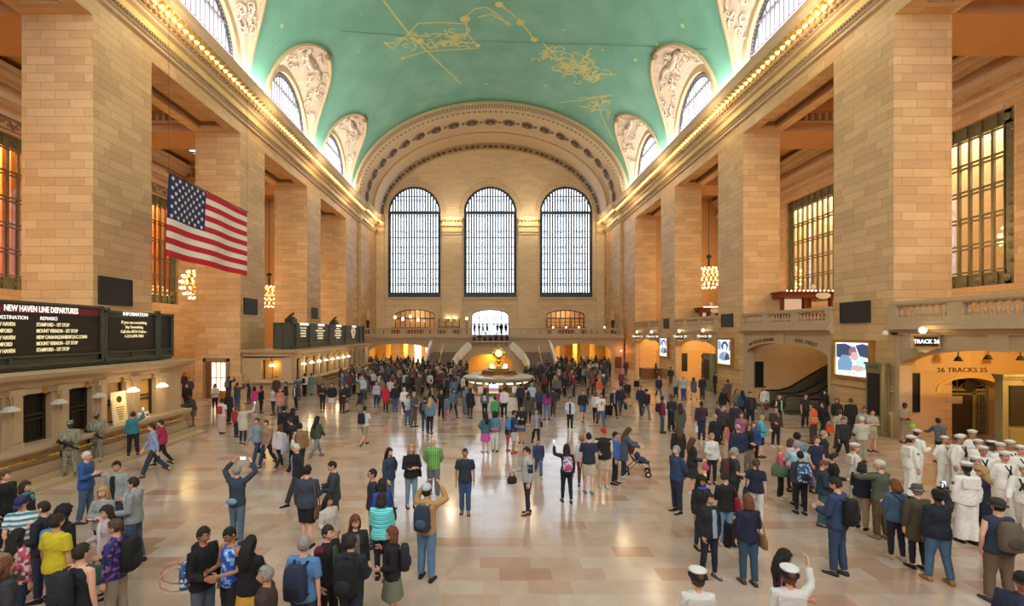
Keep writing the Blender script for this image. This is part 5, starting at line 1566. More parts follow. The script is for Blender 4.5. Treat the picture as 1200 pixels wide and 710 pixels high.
PAT = {
 'camo': pattern('camouflage_cloth', 'noise', rgb(142,138,118), rgb(112,112,96), 11, rgb(168,162,142)),
 'plaid': pattern('green_plaid_cloth', 'plaid', rgb(60,128,62), rgb(150,200,120), 5.5),
 'tealstripe': pattern('teal_striped_cloth', 'stripe', rgb(58,196,200), rgb(150,232,232), 7.5),
 'stripes': pattern('blue_green_striped_cloth', 'stripe', rgb(226,230,228), rgb(60,140,160), 3.4),
 'floral': pattern('navy_floral_cloth', 'vor', rgb(30,34,78), rgb(52,52,120), 22, rgb(150,90,150)),
 'tiedye': pattern('blue_tie_dye_cloth', 'noise', rgb(36,84,190), rgb(130,176,230), 9, rgb(228,234,240)),
 'pinkfloral': pattern('pink_floral_cloth', 'vor', rgb(206,190,186), rgb(196,80,110), 18, rgb(90,60,70)),
 'zig': pattern('red_white_zigzag_cloth', 'stripe', rgb(212,200,196), rgb(150,66,72), 9),
 'bluedots': pattern('blue_dotted_cloth', 'vor', rgb(40,70,120), rgb(60,100,150), 30, rgb(210,220,230)),
 'lilacpat': pattern('lilac_patterned_cloth', 'vor', rgb(190,180,200), rgb(110,100,130), 26, rgb(230,226,236)),
}
SKIN = [plain('skin_%s' % n, rgb(*c), .5) for n, c in (('fair',(226,176,150)),('light',(208,156,126)),('tan',(176,124,92)),('brown',(126,84,60)),('dark',(82,54,42)))]
HAIRC = {k: plain('hair_'+k, rgb(*c), .75, noise_amt=.4, nscale=60, bump=.8) for k, c in dict(black=(24,21,22),dark=(44,33,27),brown=(82,58,40),auburn=(112,66,40),blonde=(190,152,100),grey=(150,146,140),white=(206,202,194),ginger=(160,96,54)).items()}
M_EYE = plain('eye_white', rgb(200,194,186), .5); M_IRIS = plain('eye_dark', rgb(40,30,26), .3); M_LIP = plain('lips', rgb(170,96,86), .5)
PSE = {}   # pose: (upperL, foreL, upperR, foreR, legs(thighL, kneeL, thighR, kneeR), torso lean, head (turn, tilt))
def pose(n, uL, fL, uR=None, fR=None, legs=(0,0,0,0), lean=0, head=(0,0), stance=.09): PSE[n] = (uL, fL, uR or uL, fR or fL, legs, lean, head, stance)
pose('stand', (.16,.04,-1), (.03,-.16,-1), legs=(3,4,-3,4))
pose('stand2', (.2,.02,-1), (.0,-.3,-1), (.14,.1,-1), (.02,-.1,-1), legs=(6,8,-2,3), head=(12,4), stance=.12)
pose('walk', (.14,.35,-1), (.02,.1,-1), (.14,-.35,-1), (0,-.6,-1), legs=(24,6,-18,26), lean=3)
pose('walk2', (.14,-.3,-1), (.0,-.7,-1), (.14,.3,-1), (.02,.0,-1), legs=(-16,22,22,6), lean=3)
pose('phone', (.14,-.18,-1), (-.45,-1,.05), (.14,-.18,-1), (-.45,-1,.12), legs=(3,4,-3,4), head=(0,28))
pose('cross', (.22,-.22,-1), (-1,-.45,-.02), (.22,-.22,-1), (-1,-.55,.1), legs=(4,5,-4,5))
pose('photo', (.42,-1,.1), (-.62,-.25,1.0), (.42,-1,.1), (-.62,-.25,1.0), legs=(3,4,-3,4), head=(0,-8), stance=.12)
pose('photohigh', (.75,-.45,.75), (-.62,-.3,.8), (.75,-.45,.75), (-.62,-.3,.8), legs=(3,4,-3,4), head=(0,-16), stance=.12)
pose('onehand', (.16,.04,-1), (.03,-.16,-1), (.6,-.8,.1), (.0,-.35,1), legs=(5,6,-5,6), head=(0,-6), stance=.14)
pose('lefthand', (.6,-.8,.0), (.0,-.35,1), (.16,.04,-1), (.03,-.16,-1), legs=(5,6,-5,6), head=(0,-6), stance=.12)
pose('hips', (.75,.25,-.8), (-.75,-.5,-.65), legs=(3,4,-3,4), stance=.12)
pose('onehip', (.75,.25,-.8), (-.75,-.5,-.65), (.16,.0,-1), (-.1,-.5,-1), legs=(3,4,-3,4))
pose('pockets', (.32,.12,-1), (-.22,-.32,-1), legs=(4,5,-3,4), stance=.12)
pose('behind', (.26,.3,-1), (-.55,.45,-.8), legs=(2,3,-2,3), stance=.12)
pose('hold', (.16,.04,-1), (.02,-.2,-1), (.16,-.05,-1), (-.1,-1,-.1), legs=(4,5,-3,4), head=(0,8))
pose('talk', (.14,.0,-1), (-.15,-1,-.05), (.2,-.05,-1), (-.1,-1,.45), legs=(5,5,-5,5), head=(0,6))
pose('guard', (.2,.0,-1), (-.62,-.75,-.35), (.2,.05,-1), (-.35,-.8,.05), legs=(4,5,-4,5), stance=.13)
pose('lean', (.2,-.7,-.8), (-.1,-1,-.2), (.2,-.7,-.8), (-.1,-1,-.2), legs=(8,4,0,4), lean=14, head=(0,20))
pose('hug', (.5,-.9,-.25), (-.6,-.7,-.1), legs=(3,4,-3,4), head=(20,6))
pose('chin', (.16,.04,-1), (-.4,-.8,-.2), (.25,-.35,-.9), (-.55,-.5,.9), legs=(3,4,-3,4))
def skeleton(ps, fem=False, child=False):
    uL, fL, uR, fR, legs, lean, head, st = PSE[ps]
    S = {}
    hw = .085 if not fem else .09
    sw = .185 if not fem else .165
    if child: sw *= .9
    la = radians(lean); 
    def T(x, y, z):   # lean about the pelvis
        dz = z-.95; return Vector((x, y*1.0 - dz*sin(la), .95 + dz*cos(la)))
    S['pel'] = Vector((0,0,.95)); S['waist'] = T(0,-.0,1.08); S['chest'] = T(0,-.005,1.29); S['neck'] = T(0,.01,1.475); S['head'] = T(0,-.012,1.625)
    S['T'] = T
    for s, k, u, f in ((1,'L',uL,fL),(-1,'R',uR,fR)):
        sh = T(s*sw, .0, 1.395); ud = Vector((u[0]*s, u[1], u[2])).normalized(); fd = Vector((f[0]*s, f[1], f[2])).normalized()
        el = sh + ud*.285; wr = el + fd*.255
        S['sh'+k], S['el'+k], S['wr'+k], S['fd'+k], S['ud'+k] = sh, el, wr, fd, ud
    mz = 9
    for s, k, th, kn in ((1,'L',legs[0],legs[1]),(-1,'R',legs[2],legs[3])):
        hp = Vector((s*hw, 0, .91)); a = radians(th); b = radians(th-kn)
        kx = (st-hw)*s*.5
        kneep = hp + Vector((kx, -sin(a)*.42, -cos(a)*.42)); an = kneep + Vector((kx, -sin(b)*.41, -cos(b)*.41))
        S['hp'+k], S['kn'+k], S['an'+k] = hp, kneep, an; mz = min(mz, an.z)
        S['ft'+k] = radians(max(-35, min(35, (kn-th)*.8 if th < 0 and kn > 10 else 0)))
    S['dz'] = .085-mz
    S['turn'], S['tilt'] = radians(head[0]), radians(head[1])
    return S
def remesh_mb(mb, vox, it=2, name='m', fold=0):
    TS_ = tmp_scene()
    me = bpy.data.meshes.new(name); me.from_pydata(mb.v, [], mb.f); me.update()
    o = bpy.data.objects.new(name, me); TS_.collection.objects.link(o)
    import bmesh
    bm = bmesh.new(); bm.from_mesh(me); bmesh.ops.recalc_face_normals(bm, faces=bm.faces); bm.to_mesh(me); bm.free()
    md = o.modifiers.new('r', 'REMESH'); md.mode = 'VOXEL'; md.voxel_size = vox
    sm = o.modifiers.new('s', 'SMOOTH'); sm.iterations = it; sm.factor = .5
    dg = eval_dg()
    r = bpy.data.meshes.new_from_object(o.evaluated_get(dg))
    bpy.data.objects.remove(o); bpy.data.meshes.remove(me)
    r.materials.clear()
    if fold:
        r.update()
        n = len(r.vertices); co = np.empty(n*3, dtype=np.float32); r.vertices.foreach_get('co', co); co = co.reshape(-1,3).astype(float)
        no = np.empty(n*3, dtype=np.float32); r.vertex_normals.foreach_get('vector', no); no = no.reshape(-1,3)
        x, y, z = co[:,0], co[:,1], co[:,2]; f_ = fold*1.7
        q = np.sin(z*38+4*np.sin(x*17+f_)+3*np.sin(y*19+f_*2))*.5 + np.sin(x*47+z*21+f_)*np.sin(y*43-z*29)*.5 + .5*np.sin(z*71+x*33+2*np.sin(y*50))
        co = co + no*(q*.0036)[:,None]; r.vertices.foreach_set('co', co.ravel().astype(np.float32))
    return r
def mesh_join(me, mb, base_index=0):
    """append mb (with its material indices) to mesh me"""
    n = len(me.vertices)
    co = np.empty(n*3); me.vertices.foreach_get('co', co)
    v = co.reshape(-1,3).tolist(); f = [tuple(p.vertices) for p in me.polygons]; mi = [0]*len(f)
    f += [tuple(i+n for i in q) for q in mb.f]; mi += mb.m; v += mb.v
    r = bpy.data.meshes.new('m'); r.from_pydata(v, [], f)
    return r, mi
def finish(me, mats, mi=None, dz=0):
    for m in mats: me.materials.append(m)
    if mi: me.polygons.foreach_set('material_index', mi)
    me.polygons.foreach_set('use_smooth', [True]*len(me.polygons))
    if dz: me.transform(Matrix.Translation((0,0,dz)))
    me.update(); return me
def head_frame(S, child=False):
    R = Matrix.Rotation(S['turn'], 4, 'Z') @ Matrix.Rotation(-S['tilt']*-1, 4, 'X')
    k = 1.16 if child else 1.0
    return Matrix.Translation(S['head'] + Vector((0, -.03*sin(S['tilt']), -.012*(1-cos(S['tilt']))))) @ R @ Matrix.Scale(k, 4)
def head_pt(a, t, off=0):
    """a: polar angle from crown, t: azimuth with 0 = front (-y)"""
    z = cos(a)*.118; sr = sin(a)
    rx, ry = .076, .096
    if z < 0:
        k = -z/.118; rx *= (1-.34*k*k); ry *= (1-.16*k)
    x = sr*sin(t)*(rx+off); y = -sr*cos(t)*(ry+off)
    if z > 0: y += .006
    front = max(0, cos(t))
    if z < -.02 and front > 0: y -= .012*front*min(1, (-z-.02)/.05)*sr
    return Vector((x, y, z + cos(a)*off))
def head_mb(M, lod):
    mb = MB(); n, k = (28, 20) if lod == 0 else (12, 8)
    rows = []
    for i in range(k+1):
        a = pi*i/k; row = []
        for j in range(n):
            t = 2*pi*j/n; p = head_pt(a, t)
            if lod == 0:
                tt = t if t < pi else t-2*pi
                if abs(tt) < .30 and -.045 < p.z < .03: p.y -= .026*max(0,1-abs(tt)/.24)*max(0,min(1,(.03-p.z)/.055))    # nose
                if .18 < abs(tt) < .62 and -.005 < p.z < .03: p.y += .008                                                # sockets
                if abs(tt) < .6 and .028 < p.z < .05: p.y -= .004
            row.append(M @ p)
        rows.append(row)
    mb.grid(rows, close=True)
    for s in (-1, 1):
        ear = MB(); ear.sph((s*.078, .008, -.005), (.012,.02,.03), 8, 5); mb.add([M @ Vector(p) for p in ear.v], ear.f)
    if lod == 0:
        for s in (-1, 1):
            e = MB(); e.sph((s*.03, -.081, .010), (.012,.009,.0065), 8, 6); mb.mi = 1; mb.add([M @ Vector(p) for p in e.v], e.f)
            e = MB(); e.sph((s*.03, -.0895, .010), (.006,.004,.0065), 6, 4); mb.mi = 2; mb.add([M @ Vector(p) for p in e.v], e.f)
            e = MB(); e.tube([(s*.014,-.094,.029),(s*.032,-.092,.034),(s*.05,-.08,.028)], .004, 5); mb.add([M @ Vector(p) for p in e.v], e.f)
        e = MB(); e.tube([(-.022,-.088,-.052),(-.008,-.1,-.049),(.008,-.1,-.049),(.022,-.088,-.052)], [.003,.006,.006,.003], 6); mb.mi = 3; mb.add([M @ Vector(p) for p in e.v], e.f)
        mb.mi = 0
    return mb
def hand_mb(mb, wr, fd, s, lod, curl=.5):
    """palm + four fingers + thumb, all rooted in the palm"""
    ref = Vector((0,-1,0)) if abs(fd.y) < .75 else Vector((0,0,1))
    w = (ref - fd*ref.dot(fd)).normalized()      # across the palm
    nrm = fd.cross(w).normalized()
    if nrm.x*s > 0: nrm = -nrm                   # palm normal towards the body
    pe = wr + fd*.09
    mb.tube([wr-fd*.02, wr+fd*.02, wr+fd*.06, pe], [1,1,1,1], 8, sq=[(.027,.022),(.03,.018),(.04,.016),(.038,.013)]) if False else None
    pts = []
    for q, (hw, ht) in ((-.025,(.024,.02)),(.01,(.028,.019)),(.05,(.041,.016)),(.092,(.038,.012))):
        c = wr + fd*q; pts.append([c + w*hw*cos(t)+nrm*ht*sin(t) for t in [2*pi*i/8 for i in range(8)]])
    b = len(mb.v); mb.grid(pts, close=True); mb.poly(*pts[-1]); mb.poly(*pts[0][::-1])
    for i in range(4):
        off = (.028-.0185*i); L = (.070,.079,.073,.058)[i]
        p0 = wr + fd*.075 + w*off; 
        d1 = (fd + nrm*curl*.5).normalized(); d2 = (fd + nrm*curl*1.5).normalized(); d3 = (fd*.7 + nrm*curl*2.4).normalized()
        p1 = p0 + fd*.018; p2 = p1 + d1*L*.42; p3 = p2 + d2*L*.33; p4 = p3 + d3*L*.28
        mb.tube([p0, p1, p2, p3, p4], [.0085,.009,.0085,.0078,.0055], 6 if lod == 0 else 4)
    p0 = wr + fd*.022 + w*.022; t1 = (fd*.6 + w*.75 + nrm*.35).normalized(); t2 = (fd + w*.25 + nrm*.4).normalized()
    mb.tube([p0, p0+t1*.035, p0+t1*.035+t2*.03, p0+t1*.035+t2*.055], [.012,.0115,.0095,.007], 6 if lod == 0 else 4)
def torso_tube(mb, S, fem, add=0, top=1.455, bot=.86, bulk=1, flare=0, shoulder=True, waistadd=0):
    T = S['T']
    zs = [(bot, .158+flare, .112+flare*.7),(.93, .168 if fem else .158, .118),(1.0, .150 if fem else .150, .110),(1.08, .122 if fem else .142, .096),(1.18, .130 if fem else .152, .104),
          (1.28, .146 if fem else .165, .118 if fem else .115),(1.35, .15 if fem else .168, .108),(1.405, .118 if fem else .132, .084),(1.44, .078, .066),(top+.012, .058, .055)]
    zs = [z for z in zs if z[0] >= bot]
    bw = lambda z: bulk if z < 1.25 else 1+(bulk-1)*.5
    k = len(zs)
    pts = [T(0, (-.012 if 1.2 < z < 1.35 and fem else 0)+(-.03*(bulk-1)*3 if 1.0 < z < 1.2 else 0), z) if z > .95 else Vector((0,0,z)) for z, _, _ in zs]
    mb.tube(pts, [1]*k, 20, sq=[((rx*bw(z)+add+(waistadd if z < 1.1 else 0)), (ry*bw(z)+add+(waistadd if z < 1.1 else 0))) for z, rx, ry in zs])
def limb(mb, pts, rs, n=10): mb.tube(pts, rs, n)
def interp(a, b, t): return a + (b-a)*t
ME = {}
VOX = {0: .017, 1: .026}
def body_mesh(ps, fem, child, lod, bulk):
    k = ('body', ps, fem, child, lod, bulk)
    if k in ME: return ME[k]
    S = skeleton(ps, fem, child); mb = MB()
    torso_tube(mb, S, fem, 0, bulk=bulk)
    mb.tube([S['chest'], S['neck'], S['head']+Vector((0,.01,-.03))], [.06,.055 if not fem else .045,.05 if not fem else .042], 10)
    for K, s in (('L',1),('R',-1)):
        ar = .9 if fem else 1
        mb.tube([S['T'](s*.07,0,1.40), S['sh'+K], interp(S['sh'+K],S['el'+K],.5), S['el'+K], interp(S['el'+K],S['wr'+K],.3), S['wr'+K]+S['fd'+K]*.012], [.055*ar,.052*ar,.046*ar,.036*ar,.038*ar,.025*ar], 10)
        mb.tube([S['hp'+K]+Vector((0,0,.05)), interp(S['hp'+K],S['kn'+K],.2), S['kn'+K], interp(S['kn'+K],S['an'+K],.3), S['an'+K]], [.085,.082,.052,.054,.036], 10)
        an = S['an'+K]; c, s_ = cos(S['ft'+K]), sin(S['ft'+K])
        f = Vector((.06*s, -c, s_)).normalized()
        mb.tube([an+Vector((0,.05,-.045)), an+Vector((0,0,-.045)), an+f*.1+Vector((0,0,-.055)), an+f*.17+Vector((0,0,-.065))], [.034,.042,.036,.022], 8)
    me = remesh_mb(mb, VOX[lod], 2)
    ex = MB()
    for K, s in (('L',1),('R',-1)): hand_mb(ex, S['wr'+K], S['fd'+K], s, lod, .75 if ps in ('photo','photohigh','onehand','lefthand','phone','hold') else .4)
    hm = head_mb(head_frame(S, child), lod); b = len(ex.v); ex.v += [tuple(p) for p in hm.v]; ex.f += [tuple(i+b for i in q) for q in hm.f]; ex.m += hm.m
    me, mi = mesh_join(me, ex)
    ME[k] = finish(me, [SKIN[0], M_EYE, M_IRIS, M_LIP], mi, S['dz']); return ME[k]
def top_mesh(kind, ps, fem, child, lod, bulk):
    k = ('top', kind, ps, fem, child, lod, bulk)
    if k in ME: return ME[k]
    S = skeleton(ps, fem, child); mb = MB()
    add = {'tshirt':.018,'tank':.014,'sweater':.024,'jacket':.032,'coat':.034,'hoodie':.030,'shirt':.020,'puffer':.045,'sailor':.028,'dress':.02,'vest':.036}[kind]
    bot = {'coat':.60,'dress':.58,'sailor':.84,'tshirt':.86,'shirt':.84,'vest':.86}.get(kind, .85)
    torso_tube(mb, S, fem, add, top=1.45 if kind != 'tank' else 1.43, bot=bot if bot > .7 else .86, bulk=bulk, waistadd=.016 if kind in ('jacket','hoodie','sailor','tshirt','vest','coat') else .008)
    if bot < .7:
        mb.tube([(0,0,.98),(0,0,.85),(0,0,bot)], [1,1,1], 20, sq=[(.165*bulk+add,.12*bulk+add),(.185*bulk+add,.145+add),(.215 if kind=='dress' else .20,.17)])
    T = S['T']
    if kind == 'tank':
        for s in (-1,1): mb.tube([T(s*.09,-.07,1.32), T(s*.1,-.01,1.452), T(s*.09,.07,1.32)], .026, 8)
    else:
        mb.tube([T(-.13,0,1.385), T(-.05,0,1.425), T(.05,0,1.425), T(.13,0,1.385)], [.05,.052,.052,.05], 10)
        for K, s in (('L',1),('R',-1)):
            sh, el, wr = S['sh'+K], S['el'+K], S['wr'+K]; a2 = add*.8
            ar = .92 if fem else 1
            if kind == 'vest':
                mb.tube([T(s*.08,0,1.39), sh-Vector((s*.01,0,0)), interp(sh,el,.1)], [.06,.064,.06], 10)
            elif kind == 'tshirt':
                mb.tube([T(s*.08,0,1.39), sh, interp(sh,el,.35), interp(sh,el,.72)], [.062*ar+a2*.4,(.056+a2)*ar,(.055+a2)*ar,(.056+a2)*ar], 12)
            else:
                mb.tube([T(s*.08,0,1.39), sh, interp(sh,el,.5), el, interp(el,wr,.35), interp(el,wr,.93)], [.062+a2*.3,.054*ar+a2,.048*ar+a2,.041*ar+a2,.040*ar+a2,.032*ar+a2*.8], 12)
                if kind == 'puffer':
                    for f in (.15,.4,.65,.9): 
                        for (p, q) in ((sh,el),(el,wr)): mb.sph(interp(p,q,f), (.085 if p == sh else .072)*ar, 10, 6)
    if kind == 'puffer':
        for z in (.88,.96,1.04,1.12,1.2,1.28,1.36): mb.tube([T(0,0,z-.03), T(0,0,z), T(0,0,z+.03)], [1,1,1], 18, sq=[(.15,.12),((.205 if not fem else .195)*bulk,.165),(.15,.12)])
    if kind in ('hoodie',):
        mb.sph(T(0,.105,1.42), (.11,.06,.09), 12, 8); mb.tube([T(-.07,.03,1.47), T(0,.09,1.49), T(.07,.03,1.47)], .035, 8)
    if kind in ('jacket','coat','sweater','shirt','puffer'):
        mb.lathe([(.05,1.44+S['chest'].z*0),(.078,1.45),(.074,1.49),(.055,1.492)], 14, o=(T(0,.01,1.46).x, T(0,.01,1.46).y, T(0,.01,1.46).z-1.46))
    if kind == 'sailor':
        mb.box(-.17,.17,T(0,.13,1.4).y-.02,T(0,.13,1.4).y+.01,1.20,1.43)
        for s in (-1,1): mb.tube([T(s*.07,.05,1.47),T(s*.085,-.08,1.42),T(s*.015,-.135,1.26)], .022, 6)
    me = remesh_mb(mb, VOX[lod], 2 if lod == 0 else 1, fold=len(ME)+1)
    ME[k] = finish(me, [C(60,60,60)], None, S['dz']); return ME[k]
def front_mesh(ps, fem, child, lod, bulk, wide=.05):
    """strip of shirt showing in an open jacket"""
    k = ('front', ps, fem, child, bulk, wide)
    if k in ME: return ME[k]
    S = skeleton(ps, fem, child); T = S['T']; mb = MB()
    rows = []
    for z, ry in ((.88,.118),(1.0,.112),(1.1,.106),(1.2,.113),(1.28,.126),(1.36,.118),(1.43,.098)):
        w = wide*(1.0 if z < 1.4 else .8); ry = ry*(bulk if z < 1.25 else 1+(bulk-1)*.5)+.046
        if z < 1.2: ry += .008 + .09*(bulk-1)
        rows.append([T(x, -ry + abs(x)*abs(x)*3.0, z) for x in (-w,-w*.5,0,w*.5,w)] + [T(x, -ry+.03, z) for x in (w,-w)])
    mb.grid(rows, close=True); mb.poly(*rows[0]); mb.poly(*rows[-1])
    me = bpy.data.meshes.new('m'); me.from_pydata([tuple(v) for v in mb.v], [], mb.f)
    ME[k] = finish(me, [C(60,60,60)], None, S['dz']); return ME[k]
def bottom_mesh(kind, ps, fem, child, lod, bulk):
    k = ('bot', kind, ps, fem, child, lod, bulk)
    if k in ME: return ME[k]
    S = skeleton(ps, fem, child); mb = MB()
    a = {'trousers':.022,'jeans':.016,'slim':.008,'shorts':.026,'skirt':.02,'longskirt':.02,'bell':.03}[kind]
    mb.tube([(0,0,.84),(0,0,.92),(0,0,1.0),S['T'](0,0,1.05)], [1]*4, 18, sq=[(.14*bulk+a*.6,.10*bulk+a*.6),((.168 if fem else .158)*bulk+a*.35,.118*bulk+a*.35),(.147*bulk,.106*bulk),(.12*bulk,.092*bulk)])
    if kind in ('skirt','longskirt'):
        zb = .52 if kind == 'skirt' else .10
        mid = (S['knL']+S['knR'])/2
        mb.tube([(0,0,.95),(0,mid.y*.5,.78),(0,mid.y,zb)], [1,1,1], 20, sq=[(.17,.13),(.20,.16),(.24 if kind=='skirt' else .22,.20)])
    else:
        for K, s in (('L',1),('R',-1)):
            h, kn, an = S['hp'+K], S['kn'+K], S['an'+K]
            if kind == 'shorts': mb.tube([h+Vector((0,0,.05)), interp(h,kn,.3), interp(h,kn,.92)], [.09*bulk+a*.5,.088*bulk+a,.078+a], 12)
            elif kind == 'bell': mb.tube([h+Vector((0,0,.05)), interp(h,kn,.25), kn, interp(kn,an,.5), interp(kn,an,1.0)], [.09+a*.4,.086+a,.066+a,.075+a,.095+a*.6], 12)
            else: mb.tube([h+Vector((0,0,.05)), interp(h,kn,.25), kn, interp(kn,an,.35), interp(kn,an,.97)], [.09*bulk+a*.4,.084*bulk+a,.056+a,.055+a,(.046 if kind != 'slim' else .038)+a], 12)
    me = remesh_mb(mb, VOX[lod], 2 if lod == 0 else 1, fold=len(ME)+1)
    ME[k] = finish(me, [C(60,60,60)], None, S['dz']); return ME[k]
def shoe_mesh(ps, fem, child, lod, big=0):
    k = ('shoe', ps, fem, child, lod, big)
    if k in ME: return ME[k]
    S = skeleton(ps, fem, child); mb = MB()
    for K, s in (('L',1),('R',-1)):
        an = S['an'+K]; c, s_ = cos(S['ft'+K]), sin(S['ft'+K]); f = Vector((.08*s, -c, s_)).normalized(); si = f.cross(Vector((0,0,1))).normalized(); up = si.cross(f)
        rows = []
        for q, w, h in ((-.075,.028,.05),(-.055,.038,.075),(0,.042,.09+big),(.06,.046,.065),(.12,.05,.048),(.165,.042,.036),(.19,.02,.02)):
            base = an + f*q - Vector((0,0,.085)) + up*0 if s_ == 0 else an + f*q - up*.085
            rows.append([base+si*(-w), base+si*(-w*.96)+up*h*.5, base+si*(-w*.6)+up*h, base+si*w*.6+up*h, base+si*w*.96+up*h*.5, base+si*w])
        mb.grid(rows, close=True); mb.poly(*rows[0]); mb.poly(*rows[-1][::-1])
    me = bpy.data.meshes.new('m'); me.from_pydata([tuple(v) for v in mb.v], [], mb.f)
    ME[k] = finish(me, [C(40,40,40)], None, S['dz']); return ME[k]
def hair_mesh(style, ps, fem, child, lod):
    k = ('hair', style, ps, fem, child, lod)
    if k in ME: return ME[k]
    S = skeleton(ps, fem, child); M = head_frame(S, child); mb = MB()
    off = {'short':.012,'crop':.006,'balding':.008,'bob':.022,'long':.02,'curly':.045,'bun':.014,'afro':.03,'pony':.014,'beard':.01,'bald':.0}[style]
    n, kk = (24, 18) if lod == 0 else (14, 10)
    def keep(a, t):
        tt = abs(t if t < pi else t-2*pi); z = cos(a)
        if style == 'balding': return z < .55 and z > -.35 and tt > 1.5
        line = .48+.08*sin(t*9) if tt < .9 else ((.46-(tt-.9)*1.3 if tt < 1.3 else (-.06 if tt < 1.85 else -.5)) if style in ('short','crop') else (.42-(tt-.9)*1.4 if tt < 1.5 else -.55))
        return z > line
    V = {}; 
    rows_out = []
    for i in range(kk+1):
        for j in range(n):
            a = pi*i/kk; t = 2*pi*j/n; o = off*(1+.5*noise.noise(Vector((i*.9,j*.9,3)))*(2 if style in ('curly','afro') else 1)) + (.007*abs(noise.noise(Vector((i*2.3,j*1.7,9)))) if style != 'balding' else 0)
            V[(i,j)] = head_pt(a, t, o); V[(i,j,'in')] = head_pt(a, t, -.006)
    idx = {}; vs = []; fs = []
    def vi(key):
        if key not in idx: idx[key] = len(vs); vs.append(M @ V[key])
        return idx[key]
    for i in range(kk):
        for j in range(n):
            j2 = (j+1) % n
            if keep(pi*(i+.5)/kk, 2*pi*(j+.5)/n):
                fs.append((vi((i,j)),vi((i+1,j)),vi((i+1,j2)),vi((i,j2))))
                for (di, ja, jb, nb) in ((1,j,j2,(i+1,j)),):
                    if not keep(pi*(i+1.5)/kk, 2*pi*(j+.5)/n): fs.append((vi((i+1,j)),vi((i+1,j,'in')),vi((i+1,j2,'in')),vi((i+1,j2))))
                if not keep(pi*(i+.5)/kk, 2*pi*(j-.5)/n): fs.append((vi((i,j)),vi((i,j,'in')),vi((i+1,j,'in')),vi((i+1,j))))
                if not keep(pi*(i+.5)/kk, 2*pi*(j+1.5)/n): fs.append((vi((i,j2)),vi((i+1,j2)),vi((i+1,j2,'in')),vi((i,j2,'in'))))
    mb.add(vs, fs)
    if style in ('long','bob','pony','curly'):
        T = S['T']; ex = MB()
        if style == 'long': P = [M @ Vector((0,.05,.04)), M @ Vector((0,.085,-.05)), M @ Vector((0,.10,-.15)), T(0,.125,1.38), T(0,.12,1.24)]; R = [(.085,.05),(.095,.055),(.10,.05),(.105,.045),(.06,.02)]
        elif style == 'bob': P = [M @ Vector((0,.03,.04)), M @ Vector((0,.045,-.05)), M @ Vector((0,.05,-.13)), M @ Vector((0,.05,-.17))]; R = [(.085,.07),(.10,.07),(.10,.065),(.07,.045)]
        elif style == 'curly': P = [M @ Vector((0,.03,.04)), M @ Vector((0,.05,-.08)), M @ Vector((0,.07,-.2)), M @ Vector((0,.07,-.28))]; R = [(.10,.08),(.135,.09),(.145,.08),(.08,.05)]
        else: P = [M @ Vector((0,.10,.04)), M @ Vector((0,.14,0)), M @ Vector((0,.13,-.12)), M @ Vector((0,.12,-.2))]; R = [(.02,.02),(.03,.03),(.03,.028),(.01,.01)]
        ex.tube(P, [1]*len(P), 14, sq=R)
        if style in ('long','bob','curly'):
            for s in (-1,1):
                ex.tube([M @ Vector((s*.06,-.01,.06)), M @ Vector((s*.085,-.0,-.03)), M @ Vector((s*.085,.02,-.13)), M @ Vector((s*.07,.03,-.19 if style != 'bob' else -.16))], [.02,.026,.03,.015], 8)
        mb.add(ex.v, ex.f)
    if style == 'bun': 
        p = M @ Vector((0,.10,.07)); mb.sph(p, .045, 10, 6)
    me = bpy.data.meshes.new('m'); me.from_pydata([tuple(v) for v in mb.v], [], mb.f)
    ME[k] = finish(me, [HAIRC['black']], None, S['dz']); return ME[k]
